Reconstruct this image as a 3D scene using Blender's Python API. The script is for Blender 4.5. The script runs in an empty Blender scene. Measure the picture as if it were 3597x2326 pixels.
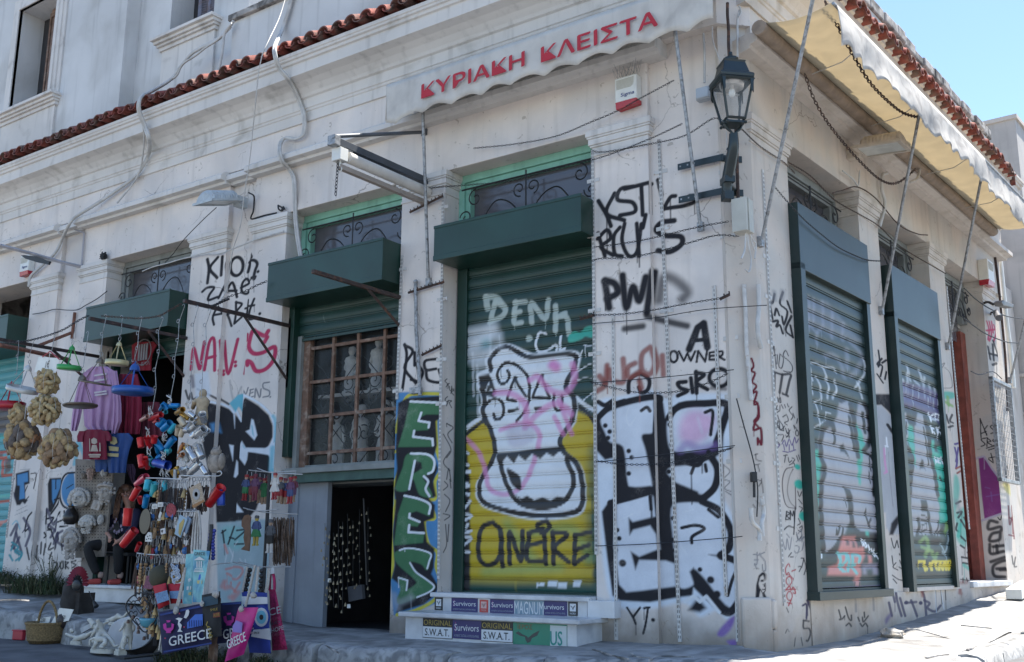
import bpy, math, random
import numpy as np
from mathutils import Vector, Matrix
random.seed(7)
RNG = np.random.default_rng(7)
SC = bpy.context.scene
COL = SC.collection
# ------------------------------------------------------------------ camera
F_PX, PITCH, ROLL, YAW_L, YAW_R = 3715.0, 0.2127, 0.00653, -0.94674, 0.6745
CXY = (1798.5, 1163.0)
def yaw_dir(a):
 b = a - YAW_L
 return np.array([-math.cos(b), math.sin(b), 0.0])
_f, _r = yaw_dir(0), yaw_dir(math.pi / 2)
FWD = _f * math.cos(PITCH) + np.array([0, 0, math.sin(PITCH)])
_u = -_f * math.sin(PITCH) + np.array([0, 0, math.cos(PITCH)])
RGT = math.cos(ROLL) * _r + math.sin(ROLL) * _u
UPV = -math.sin(ROLL) * _r + math.cos(ROLL) * _u
def ray(x, y):
 return FWD + RGT * ((x - CXY[0]) / F_PX) - UPV * ((y - CXY[1]) / F_PX)
CAM = -ray(2600, 2260) * 9.3          # the corner foot of the building is the origin
cam = bpy.data.cameras.new('camera')
cam.lens, cam.sensor_width, cam.sensor_fit = 36 * F_PX / 3597, 36, 'HORIZONTAL'
cam.clip_start, cam.clip_end = 0.1, 2000
camo = bpy.data.objects.new('camera', cam)
COL.objects.link(camo)
camo.matrix_world = Matrix([[RGT[i], UPV[i], -FWD[i], CAM[i]] for i in range(3)] + [[0, 0, 0, 1]])
SC.camera = camo
# ------------------------------------------------------------------ light
SUN_EL, SUN_AZ = math.radians(71.3), math.radians(27)     # azimuth from +Y towards +X
w = bpy.data.worlds.new('World')
SC.world = w
w.use_nodes = True
nt = w.node_tree
sky = nt.nodes.new('ShaderNodeTexSky')
sky.sky_type = 'NISHITA'
sky.sun_disc = False
sky.sun_elevation = SUN_EL
sky.sun_rotation = SUN_AZ
sky.air_density, sky.dust_density, sky.ozone_density = 1.0, 0.15, 2.2
nt.nodes['Background'].inputs[1].default_value = 0.085
nt.links.new(sky.outputs[0], nt.nodes['Background'].inputs[0])
sl = bpy.data.lights.new('sun', 'SUN')
sl.energy, sl.angle, sl.color = 4.6, math.radians(0.5), (1.0, 0.95, 0.87)
so = bpy.data.objects.new('sun', sl)
COL.objects.link(so)
_sd = Vector((math.sin(SUN_AZ) * math.cos(SUN_EL), math.cos(SUN_AZ) * math.cos(SUN_EL), math.sin(SUN_EL)))
so.rotation_euler = _sd.to_track_quat('Z', 'Y').to_euler()
SC.view_settings.view_transform = 'Standard'
SC.view_settings.look = 'None'
SC.view_settings.exposure = 1.8
SC.view_settings.gamma = 1.0
SC.cycles.max_bounces = 6
# ------------------------------------------------------------------ frames of reference
class Frame:
 """a vertical plane: u along it, z up, off outwards"""
 def __init__(s, o, du):
  s.o, s.du = np.array(o, float), np.array(du, float)
  s.n = np.array([s.du[1], -s.du[0], 0.0])
 def p(s, u, z, off=0.0):
  q = s.o + s.du * u + s.n * off
  return np.array([q[0], q[1], z])
 def px(s, x, y, off=0.0):
  d = ray(x, y)
  t = np.dot(s.o + s.n * off - CAM, s.n) / np.dot(d, s.n)
  q = CAM + d * t
  return np.dot(q - s.o, s.du), q[2]
 def at(s, x, y, off=0.0):
  u, z = s.px(x, y, off)
  return s.p(u, z, off)
DR = yaw_dir(YAW_R)
FL = Frame((0, 0, 0), (1, 0, 0))                 # long front, u < 0
FR = Frame((0.21, 0.21, 0), DR)                  # side street front, u > 0
FC = Frame((0, 0, 0), (0.70710678, 0.70710678, 0))  # cut corner between them
def ground(x, y, z):
 d = ray(x, y)
 return CAM + d * ((z - CAM[2]) / d[2])
Q = {}
for _i in range(8):
 Q['Q%d' % _i] = ([0, 900, 1800, 2697][_i % 4], 1163 * (_i // 4), 1.32444)
Q.update(D=(0, 0, 0.66222), N=(0, 0, 1.0), M1=(1500, 1100, 3.85), M0=(1500, 700, 3.85), M3=(1350, 1900, 3.615), M4=(1850, 1900, 3.615),
   B2=(900, 700, 3.85), R1=(2700, 600, 3.85), R2=(2750, 1000, 3.85), R3=(2750, 1400, 3.85), R4=(2750, 1800, 3.85),
   R5=(3100, 1000, 4.638), R6=(3100, 1800, 2.928), R7=(3100, 500, 3.0805), P1=(2480, 1000, 3.08), P2=(2480, 1400, 3.08),
   P3=(2500, 1800, 2.928), K1=(500, 600, 2.8), K3=(620, 1080, 2.9625), K2=(680, 1050, 3.5806), A4=(0, 1450, 3.4222), A0=(0, 1050, 3.5806),
   A1=(340, 1050, 3.5806), Z7=(660, 1560, 3.08), Z6=(440, 1560, 3.85), Z5=(220, 1560, 3.85), Z8=(220, 1980, 4.45), D3=(3350, 1450, 2.444),
   D2=(3350, 880, 2.4858), W0=(0, 1900, 3.615), W1=(450, 1900, 3.615), W2=(900, 1900, 3.615), C2=(2380, 0, 1.9258), C3=(2500, 300, 2.0543),
   U1=(880, 0, 2.406), U0=(0, 0, 2.406), U2=(500, 0, 2.406), V2=(1020, 1100, 2.5667), A8=(0, 780, 3.6667))
def nat(c, x, y):
 ox, oy, s = Q[c]
 return ox + x / s, oy + y / s
def pts(c, s):
 out = []
 for t in s.split():
  a, b = t.split(',')
  out.append(nat(c, float(a), float(b)))
 return out
def smooth(P, n=5, closed=False):
 P = [np.array(p, float) for p in P]
 if len(P) < 3:
  return P
 out = []
 m = len(P)
 for i in range(m if closed else m - 1):
  p0 = P[i - 1] if (i > 0 or closed) else 2 * P[0] - P[1]
  p1, p2 = P[i], P[(i + 1) % m]
  p3 = P[(i + 2) % m] if (i + 2 < m or closed) else 2 * P[-1] - P[-2]
  for k in range(n):
   t = k / n
   out.append(0.5 * (2 * p1 + (p2 - p0) * t + (2 * p0 - 5 * p1 + 4 * p2 - p3) * t * t + (3 * p1 - p0 - 3 * p2 + p3) * t ** 3))
 if not closed:
  out.append(P[-1])
 return out
# ------------------------------------------------------------------ mesh builder
class MB:
 def __init__(s):
  s.v, s.f, s.sm, s.cv = [], [], [], {}
 def add(s, vs, fs, smooth=False):
  b = len(s.v)
  s.v.extend([tuple(map(float, q)) for q in vs])
  for f in fs:
   s.f.append([b + i for i in f])
   s.sm.append(smooth)
  return b
 def hexa(s, c):
  s.add(c, [(0, 3, 2, 1), (4, 5, 6, 7), (0, 1, 5, 4), (1, 2, 6, 5), (2, 3, 7, 6), (3, 0, 4, 7)])
 def box(s, fr, u0, u1, z0, z1, o0, o1):
  s.hexa([fr.p(u0, z0, o0), fr.p(u1, z0, o0), fr.p(u1, z0, o1), fr.p(u0, z0, o1),
    fr.p(u0, z1, o0), fr.p(u1, z1, o0), fr.p(u1, z1, o1), fr.p(u0, z1, o1)])
 def wbox(s, c, d, rz=0.0, rx=0.0, ry=0.0):
  M = Matrix.Rotation(rz, 3, 'Z') @ Matrix.Rotation(ry, 3, 'Y') @ Matrix.Rotation(rx, 3, 'X')
  q = []
  for z in (-1, 1):
   for x, y in ((-1, -1), (1, -1), (1, 1), (-1, 1)):
    q.append(np.array(c, float) + np.array(M @ Vector((x * d[0] / 2, y * d[1] / 2, z * d[2] / 2))))
  s.hexa(q)
 def prism(s, P, Qp):
  n = len(P)
  s.add(list(P) + list(Qp), [tuple(range(n)), tuple(range(2 * n - 1, n - 1, -1))] + [(i, n + i, n + (i + 1) % n, (i + 1) % n) for i in range(n)])
 def plate(s, fr, poly, o0, o1):
  """polygon of (u, z) given a real thickness"""
  s.prism([fr.p(u, z, o1) for u, z in poly], [fr.p(u, z, o0) for u, z in poly])
 def mould(s, fr, prof, u0, u1, m0=0.0, m1=0.0):
  """profile of (off, z) run along the wall; m = mitre slope at each end"""
  A = [fr.p(u0 - m0 * o, z, o) for o, z in prof]
  B = [fr.p(u1 + m1 * o, z, o) for o, z in prof]
  s.prism(A, B)
 def tube(s, P, r, seg=6, closed=False, taper=None, cap=True, flat=1.0):
  P = [np.array(p, float) for p in P]
  n = len(P)
  if n < 2:
   return
  ring, base = [], None
  nrm = None
  for i in range(n):
   a = P[i - 1] if (i > 0 or closed) else P[0]
   b = P[(i + 1) % n] if (i < n - 1 or closed) else P[-1]
   t = b - a
   l = np.linalg.norm(t)
   t = t / l if l > 1e-9 else np.array([0, 0, 1.0])
   if nrm is None:
    h = np.array([0, 0, 1.0]) if abs(t[2]) < 0.9 else np.array([1.0, 0, 0])
    nrm = np.cross(t, h)
   nrm = nrm - t * np.dot(nrm, t)
   nrm /= max(np.linalg.norm(nrm), 1e-9)
   bn = np.cross(t, nrm)
   rr = r[i] if hasattr(r, '__len__') else r
   ring.append([P[i] + rr * (math.cos(2 * math.pi * k / seg) * nrm + flat * math.sin(2 * math.pi * k / seg) * bn) for k in range(seg)])
  vs = [q for g in ring for q in g]
  fs = []
  for i in range(n if closed else n - 1):
   j = (i + 1) % n
   for k in range(seg):
    l = (k + 1) % seg
    fs.append((i * seg + k, i * seg + l, j * seg + l, j * seg + k))
  s.add(vs, fs, seg > 4)
  if cap and not closed:
   s.add(ring[0], [tuple(range(seg - 1, -1, -1))])
   s.add(ring[-1], [tuple(range(seg))])
 def lathe(s, c, prof, seg=12, axis=(0, 0, 1), smooth=True, arc=1.0):
  """profile of (radius, height) spun round an axis through c"""
  ax = Vector(axis).normalized()
  M = Vector((0, 0, 1)).rotation_difference(ax).to_matrix()
  c = np.array(c, float)
  vs, fs = [], []
  n = len(prof)
  for r, h in prof:
   for k in range(seg):
    a = 2 * math.pi * k / seg
    vs.append(c + np.array(M @ Vector((r * math.cos(a), r * math.sin(a), h))))
  for i in range(n - 1):
   for k in range(seg):
    l = (k + 1) % seg
    fs.append((i * seg + k, i * seg + l, (i + 1) * seg + l, (i + 1) * seg + k))
  s.add(vs, fs, smooth)
  if prof[0][0] > 1e-5:
   s.add(vs[:seg], [tuple(range(seg - 1, -1, -1))])
  if prof[-1][0] > 1e-5:
   s.add(vs[-seg:], [tuple(range(seg))])
 def ball(s, c, rad, seg=10, rings=6, M=None, lump=0.0, smooth=True):
  c = np.array(c, float)
  rad = rad if hasattr(rad, '__len__') else (rad,) * 3
  vs, fs = [], []
  for i in range(rings + 1):
   th = math.pi * i / rings
   for k in range(seg):
    a = 2 * math.pi * k / seg
    j = 1 + (random.uniform(-lump, lump) if lump else 0)
    q = Vector((rad[0] * math.sin(th) * math.cos(a) * j, rad[1] * math.sin(th) * math.sin(a) * j, rad[2] * math.cos(th) * j))
    if i in (0, rings):
     q = Vector((0, 0, rad[2] * math.cos(th)))
    if M is not None:
     q = M @ q
    vs.append(c + np.array(q))
  for i in range(rings):
   for k in range(seg):
    l = (k + 1) % seg
    fs.append((i * seg + k, (i + 1) * seg + k, (i + 1) * seg + l, i * seg + l))
  s.add(vs, fs, smooth)
 def grid(s, rows, smooth=True):
  """rows: list of equally long rows of points"""
  n, m = len(rows), len(rows[0])
  s.add([q for r in rows for q in r], [(i * m + j, i * m + j + 1, (i + 1) * m + j + 1, (i + 1) * m + j) for i in range(n - 1) for j in range(m - 1)], smooth)
 def build(s, name, mt, parent=None, label=None, bevel=0.0, kind=None, solid=0.0):
  me = bpy.data.meshes.new(name)
  me.from_pydata(s.v, [], s.f)
  me.polygons.foreach_set('use_smooth', s.sm)
  me.materials.append(mt)
  me.update()
  if mt.get('painted'):
   at = me.color_attributes.new('paint', 'FLOAT_COLOR', 'POINT')
   at.data.foreach_set('color', np.zeros(4 * len(me.vertices), np.float32))
  o = bpy.data.objects.new(name, me)
  COL.objects.link(o)
  if parent is not None:
   set_parent(o, parent)
  if label:
   o['label'] = label
  if kind:
   o['kind'] = kind
  if solid:
   m = o.modifiers.new('thick', 'SOLIDIFY')
   m.thickness, m.offset = solid, 0
  if bevel:
   m = o.modifiers.new('edge', 'BEVEL')
   m.width, m.segments, m.limit_method, m.angle_limit = bevel, 2, 'ANGLE', math.radians(40)
  return o
def world_of(o):
 M = o.matrix_basis.copy()
 return world_of(o.parent) @ M if o.parent else M
def set_parent(o, parent):
 o.parent = parent
 o.matrix_parent_inverse = Matrix.Identity(4)
 o.matrix_basis = world_of(parent).inverted() @ o.matrix_basis
def tag(o, label, cat, group=None, kind=None):
 o['label'], o['category'] = label, cat
 if group:
  o['group'] = group
 if kind:
  o['kind'] = kind
 return o
def thing(name, loc, label, cat, group=None):
 o = bpy.data.objects.new(name, None)
 o.empty_display_size = 0.1
 COL.objects.link(o)
 o.location = Vector([float(q) for q in loc])
 return tag(o, label, cat, group)
def part_empty(name, parent, loc=None, label=None):
 o = bpy.data.objects.new(name, None)
 COL.objects.link(o)
 if loc is not None:
  o.location = Vector([float(q) for q in loc])
 set_parent(o, parent)
 if label:
  o['label'] = label
 return o
def copy_tree(o, parent=None):
 c = o.copy()
 COL.objects.link(c)
 if parent is not None:
  c.parent = parent
 for ch in list(o.children):
  copy_tree(ch, c)
 return c
def text_into(mb, s, fr, u, z, off, h, w=None, ext=0.002, bold=0.0, shear=0.0, align='LEFT', slope=0.0, rot=0.0):
 """letters as real geometry on a vertical plane: h = cap height, w = total width"""
 cu = bpy.data.curves.new('lettering', 'FONT')
 cu.body, cu.size, cu.shear, cu.align_x = s, 1.0, shear, 'LEFT'
 cu.resolution_u = 3
 ob = bpy.data.objects.new('lettering', cu)
 COL.objects.link(ob)
 dg = bpy.context.evaluated_depsgraph_get()
 me = bpy.data.meshes.new_from_object(ob.evaluated_get(dg))
 V = np.array([v.co[:2] for v in me.vertices]) if len(me.vertices) else np.zeros((0, 2))
 fs = [tuple(p.vertices) for p in me.polygons]
 bpy.data.objects.remove(ob)
 bpy.data.curves.remove(cu)
 bpy.data.meshes.remove(me)
 if not len(V):
  return
 x0, x1 = V[:, 0].min(), V[:, 0].max()
 sc = h / 0.72
 wd = w if w else (x1 - x0) * sc
 X = (V[:, 0] - x0) / max(x1 - x0, 1e-6) * wd
 if align == 'CENTER':
  X = X - wd / 2
 Y = V[:, 1] * sc
 if rot:
  X, Y = X * math.cos(rot) - Y * math.sin(rot), X * math.sin(rot) + Y * math.cos(rot)
 for q in ((-1, 0, 1) if bold else (0,)):       # bold: overprinted with a small shift
  for i, f in enumerate(fs):                 # strokes of a letter may overlap: each face a hair apart
   mb.add([fr.p(u + X[k] + q * bold * sc * .55, z + Y[k] + slope * X[k] + q * bold * sc * .3, off + q * .0009 + (i % 23) * .00003) for k in f], [tuple(range(len(f)))])
# ------------------------------------------------------------------ materials
def lin(c):
 return tuple(((q / 255) / 12.92 if q / 255 <= 0.04045 else ((q / 255 + 0.055) / 1.055) ** 2.4) for q in c)
def mat(name, col, rough=0.6, metal=0.0, var=0.12, scale=6.0, bump=0.0, bscale=60.0, col2=None, f2=0.5, s2=3.0, trans=0.0, paint=False, spec=0.5, emit=None,
  dirt=None, streak=0.0, chips=0):
 m = bpy.data.materials.new(name)
 m.use_nodes = True
 t = m.node_tree
 N, Lk = t.nodes, t.links
 b = N['Principled BSDF']
 b.inputs['Roughness'].default_value = rough
 b.inputs['Metallic'].default_value = metal
 b.inputs['Specular IOR Level'].default_value = spec
 geo = N.new('ShaderNodeNewGeometry')
 def noise(sc, det=4.0, vec=None, dist=0.0):
  n = N.new('ShaderNodeTexNoise')
  n.inputs['Scale'].default_value, n.inputs['Detail'].default_value, n.inputs['Distortion'].default_value = sc, det, dist
  Lk.new(vec if vec else geo.outputs['Position'], n.inputs['Vector'])
  return n.outputs['Fac']
 def mixc(fac, a, c, mode='MIX'):
  x = N.new('ShaderNodeMix')
  x.data_type, x.blend_type = 'RGBA', mode
  for s_, k in ((fac, 0), (a, 6), (c, 7)):
   if isinstance(s_, (int, float)):
    x.inputs[k].default_value = s_
   elif isinstance(s_, tuple):
    x.inputs[k].default_value = (*s_, 1)
   else:
    Lk.new(s_, x.inputs[k])
  return x.outputs[2]
 def ramp(src, a, c, lo=0.0, hi=1.0):
  r = N.new('ShaderNodeMapRange')
  r.inputs[1].default_value, r.inputs[2].default_value, r.inputs[3].default_value, r.inputs[4].default_value = a, c, lo, hi
  r.interpolation_type = 'SMOOTHSTEP'
  Lk.new(src, r.inputs[0])
  return r.outputs[0]
 out = tuple(col)
 if col2:
  out = mixc(ramp(noise(s2, 6, dist=0.6), f2 - 0.12, f2 + 0.12), out, tuple(col2))
 if streak:
  mp = N.new('ShaderNodeMapping')
  mp.inputs['Scale'].default_value = (9, 9, 0.7)
  Lk.new(geo.outputs['Position'], mp.inputs['Vector'])
  out = mixc(ramp(noise(1.0, 5, mp.outputs[0]), 0.52, 0.75, 0, streak), out, tuple(q * 0.5 for q in col))
 if chips:       # hairline cracks and flaked spots
  vo = N.new('ShaderNodeTexVoronoi')
  vo.feature = 'DISTANCE_TO_EDGE'
  vo.inputs['Scale'].default_value = 1.1
  wp_ = N.new('ShaderNodeMix')
  wp_.data_type = 'VECTOR'
  wp_.inputs[0].default_value = .22
  nn = N.new('ShaderNodeTexNoise')
  nn.inputs['Scale'].default_value = 4
  nn.inputs['Detail'].default_value = 6
  Lk.new(geo.outputs['Position'], nn.inputs['Vector'])
  Lk.new(geo.outputs['Position'], wp_.inputs[4])
  Lk.new(nn.outputs['Color'], wp_.inputs[5])
  Lk.new(wp_.outputs[1], vo.inputs['Vector'])
  mu = N.new('ShaderNodeMath')
  mu.operation = 'MULTIPLY'
  Lk.new(ramp(vo.outputs['Distance'], 0.0, 0.007, .75, 0), mu.inputs[0])
  Lk.new(ramp(noise(.9, 2), .5, .62), mu.inputs[1])
  out = mixc(mu.outputs[0], out, (.17, .145, .125))
  out = mixc(ramp(noise(11, 8, dist=1.2), .66, .69, 0, .7), out, (.34, .30, .26))
 if dirt:        # (colour, height, strength): splashed grime with its own ragged edge near the ground
  sx = N.new('ShaderNodeSeparateXYZ')
  Lk.new(geo.outputs['Position'], sx.inputs[0])
  ad = N.new('ShaderNodeMath')
  ad.operation = 'MULTIPLY_ADD'
  Lk.new(noise(3.5, 7), ad.inputs[0])
  ad.inputs[1].default_value = -1.3 * dirt[1]
  Lk.new(sx.outputs[2], ad.inputs[2])
  out = mixc(ramp(ad.outputs[0], -dirt[1] * 0.9, dirt[1] * 0.25, dirt[2], 0.0), out, tuple(dirt[0]))
 if var:
  g = ramp(noise(scale, 6, dist=0.3), 0.25, 0.75, 1 - var, 1 + var)
  cm = N.new('ShaderNodeCombineColor')
  for k in range(3):
   Lk.new(g, cm.inputs[k])
  out = mixc(1.0, out, cm.outputs[0], 'MULTIPLY')
 if paint:
  m['painted'] = 1
  at = N.new('ShaderNodeAttribute')
  at.attribute_name = 'paint'
  out = mixc(at.outputs['Alpha'], out, at.outputs['Color'])
 if isinstance(out, tuple):
  b.inputs['Base Color'].default_value = (*out, 1)
 else:
  Lk.new(out, b.inputs['Base Color'])
 if bump:
  bp = N.new('ShaderNodeBump')
  bp.inputs['Strength'].default_value = bump
  bp.inputs['Distance'].default_value = 0.01
  Lk.new(noise(bscale, 6), bp.inputs['Height'])
  Lk.new(bp.outputs[0], b.inputs['Normal'])
 if trans:
  tr = N.new('ShaderNodeBsdfTranslucent')
  mx = N.new('ShaderNodeMixShader')
  mx.inputs[0].default_value = trans
  if isinstance(out, tuple):
   tr.inputs[0].default_value = (*out, 1)
  else:
   Lk.new(out, tr.inputs[0])
  Lk.new(b.outputs[0], mx.inputs[1])
  Lk.new(tr.outputs[0], mx.inputs[2])
  Lk.new(mx.outputs[0], N['Material Output'].inputs[0])
 if emit:
  b.inputs['Emission Color'].default_value = (*emit[0], 1)
  b.inputs['Emission Strength'].default_value = emit[1]
 return m
PL = (0.67, 0.61, 0.56)
M = {}
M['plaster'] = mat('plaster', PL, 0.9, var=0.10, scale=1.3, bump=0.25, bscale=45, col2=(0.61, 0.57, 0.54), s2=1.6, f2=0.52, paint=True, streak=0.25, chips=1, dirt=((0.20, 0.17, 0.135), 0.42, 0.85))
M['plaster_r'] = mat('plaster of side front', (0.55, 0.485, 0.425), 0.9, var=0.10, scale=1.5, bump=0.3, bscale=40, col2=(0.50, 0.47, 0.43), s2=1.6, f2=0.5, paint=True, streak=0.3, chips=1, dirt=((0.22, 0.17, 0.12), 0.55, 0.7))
M['upper'] = mat('upper plaster', (0.56, 0.56, 0.555), 0.92, var=0.10, scale=0.9, bump=0.2, bscale=30, col2=(0.46, 0.455, 0.44), s2=0.8, f2=0.56, streak=0.35)
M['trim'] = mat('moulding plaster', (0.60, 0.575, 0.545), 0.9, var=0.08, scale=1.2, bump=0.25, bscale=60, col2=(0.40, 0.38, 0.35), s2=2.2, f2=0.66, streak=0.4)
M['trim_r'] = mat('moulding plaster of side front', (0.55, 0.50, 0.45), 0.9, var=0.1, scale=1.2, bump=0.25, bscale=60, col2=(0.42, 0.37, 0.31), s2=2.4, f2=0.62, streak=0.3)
M['tile'] = mat('clay tile', (0.20, 0.05, 0.036), 0.9, var=0.4, scale=9, bump=0.4, bscale=50, col2=(0.13, 0.085, 0.07), s2=4, f2=0.53)
M['coping'] = mat('weathered coping', (0.34, 0.32, 0.30), 0.95, var=0.3, scale=6, bump=0.6, bscale=25, col2=(0.10, 0.095, 0.09), s2=4, f2=0.52)
M['green'] = mat('green enamel', (0.007, 0.034, 0.025), 0.38, var=0.18, scale=2.2, col2=(0.010, 0.043, 0.033), s2=1.3, f2=0.55, bump=0.04, bscale=120, paint=True)
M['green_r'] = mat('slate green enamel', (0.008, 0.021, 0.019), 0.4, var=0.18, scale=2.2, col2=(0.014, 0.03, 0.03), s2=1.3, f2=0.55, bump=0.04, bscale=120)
M['slat'] = mat('shutter slats', (0.010, 0.042, 0.035), 0.42, var=0.2, scale=3, bump=0.03, bscale=150, paint=True, streak=0.4)
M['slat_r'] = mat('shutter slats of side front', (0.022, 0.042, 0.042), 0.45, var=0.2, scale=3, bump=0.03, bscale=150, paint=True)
M['mint'] = mat('mint woodwork', (0.22, 0.46, 0.36), 0.6, var=0.12, scale=4, streak=0.4)
M['greywood'] = mat('grey painted wood', (0.22, 0.235, 0.225), 0.7, var=0.15, scale=4, streak=0.4)
M['brownwood'] = mat('worn brown wood', (0.16, 0.092, 0.062), 0.75, var=0.3, scale=14, bump=0.3, bscale=40, streak=0.5, col2=(0.27, 0.21, 0.17), s2=9, f2=0.6)
M['iron'] = mat('dark wrought iron', (0.018, 0.019, 0.022), 0.55, var=0.2)
M['rust'] = mat('rusty iron', (0.045, 0.03, 0.026), 0.8, var=0.35, scale=25, col2=(0.13, 0.06, 0.035), s2=16, f2=0.6)
M['darkbar'] = mat('dark painted bar', (0.03, 0.022, 0.022), 0.6, var=0.3, scale=12, col2=(0.09, 0.045, 0.035), s2=9, f2=0.6)
M['galv'] = mat('galvanised steel', (0.30, 0.31, 0.32), 0.5, 0.4, var=0.3, scale=25, col2=(0.12, 0.11, 0.10), s2=22, f2=0.62)
M['whitemetal'] = mat('white painted metal', (0.50, 0.49, 0.47), 0.5, var=0.15, scale=12, col2=(0.30, 0.20, 0.13), s2=20, f2=0.68)
M['glass'] = mat('window glass', (0.10, 0.095, 0.105), 0.15, var=0, spec=0.8)
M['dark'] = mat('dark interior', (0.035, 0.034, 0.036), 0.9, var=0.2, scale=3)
M['marble'] = mat('white marble', (0.56, 0.57, 0.58), 0.35, var=0.1, scale=5, col2=(0.42, 0.43, 0.45), s2=3, f2=0.6, bump=0.05, bscale=80)
M['stone'] = mat('rough stone', (0.40, 0.37, 0.33), 0.95, var=0.25, scale=8, bump=0.8, bscale=22, col2=(0.25, 0.22, 0.18), s2=5, f2=0.52)
M['asphalt'] = mat('worn asphalt', (0.125, 0.125, 0.128), 0.9, var=0.22, scale=3, bump=0.4, bscale=120, col2=(0.085, 0.085, 0.09), s2=1.2, f2=0.5)
M['pave'] = mat('cement pavement', (0.27, 0.265, 0.255), 0.9, var=0.3, scale=5, bump=0.7, bscale=45, chips=1, col2=(0.17, 0.165, 0.16), s2=1.5, f2=0.54)
M['kerb'] = mat('grey stone kerb', (0.30, 0.30, 0.295), 0.95, var=0.2, scale=5, bump=0.9, bscale=18, col2=(0.15, 0.15, 0.15), s2=9, f2=0.55)
M['cable'] = mat('pale cable', (0.48, 0.47, 0.45), 0.6, var=0.15, scale=9)
M['black'] = mat('black rubber', (0.012, 0.012, 0.013), 0.55, var=0.1)
M['white'] = mat('white plastic', (0.66, 0.66, 0.62), 0.45, var=0.06, scale=8)
# ------------------------------------------------------------------ spray paint: strokes laid on a wall, kept as a colour attribute of its own mesh
PC = dict(k=(0.012, 0.012, 0.016), w=(0.64, 0.67, 0.70), W=(0.56, 0.60, 0.66), l=(0.60, 0.66, 0.73), r=(0.42, 0.03, 0.09), g=(0.055, 0.16, 0.075), b=(0.07, 0.22, 0.42),
   y=(0.52, 0.47, 0.06), Y=(0.46, 0.34, 0.012), p=(0.60, 0.22, 0.44), P=(0.20, 0.12, 0.34), c=(0.13, 0.42, 0.52), t=(0.035, 0.36, 0.27), d=(0.24, 0.065, 0.05),
   m=(0.13, 0.008, 0.02), n=(0.045, 0.04, 0.08), G=(0.30, 0.30, 0.33), L=(0.28, 0.29, 0.35), s=(0.52, 0.19, 0.17), C=(0.16, 0.46, 0.44), e=(0.40, 0.47, 0.44),
   o=(0.20, 0.34, 0.11), z=(0.20, 0.035, 0.17), q=(0.40, 0.35, 0.44), T=(0.04, 0.27, 0.31), R=(0.42, 0.07, 0.05), B=(0.045, 0.03, 0.03), j=(0.0, 0.06, 0.045),
   x=(0.20, 0.20, 0.21), v=(0.08, 0.05, 0.17), O=(0.62, 0.50, 0.05), f=(0.35, 0.04, 0.05), S=(0.36, 0.37, 0.39), i=(0.30, 0.40, 0.44), h=(0.42, 0.38, 0.34))
DRIP = random.Random(77)
def mottle(nz, nu, cell):
 g = RNG.random((nz // cell + 3, nu // cell + 3))
 y, x = np.arange(nz) / cell, np.arange(nu) / cell
 i, j = y.astype(int), x.astype(int)
 fy, fx = (y - i)[:, None], (x - j)[None, :]
 a = g[i][:, j] * (1 - fx) + g[i][:, j + 1] * fx
 c = g[i + 1][:, j] * (1 - fx) + g[i + 1][:, j + 1] * fx
 return a * (1 - fy) + c * fy
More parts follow.
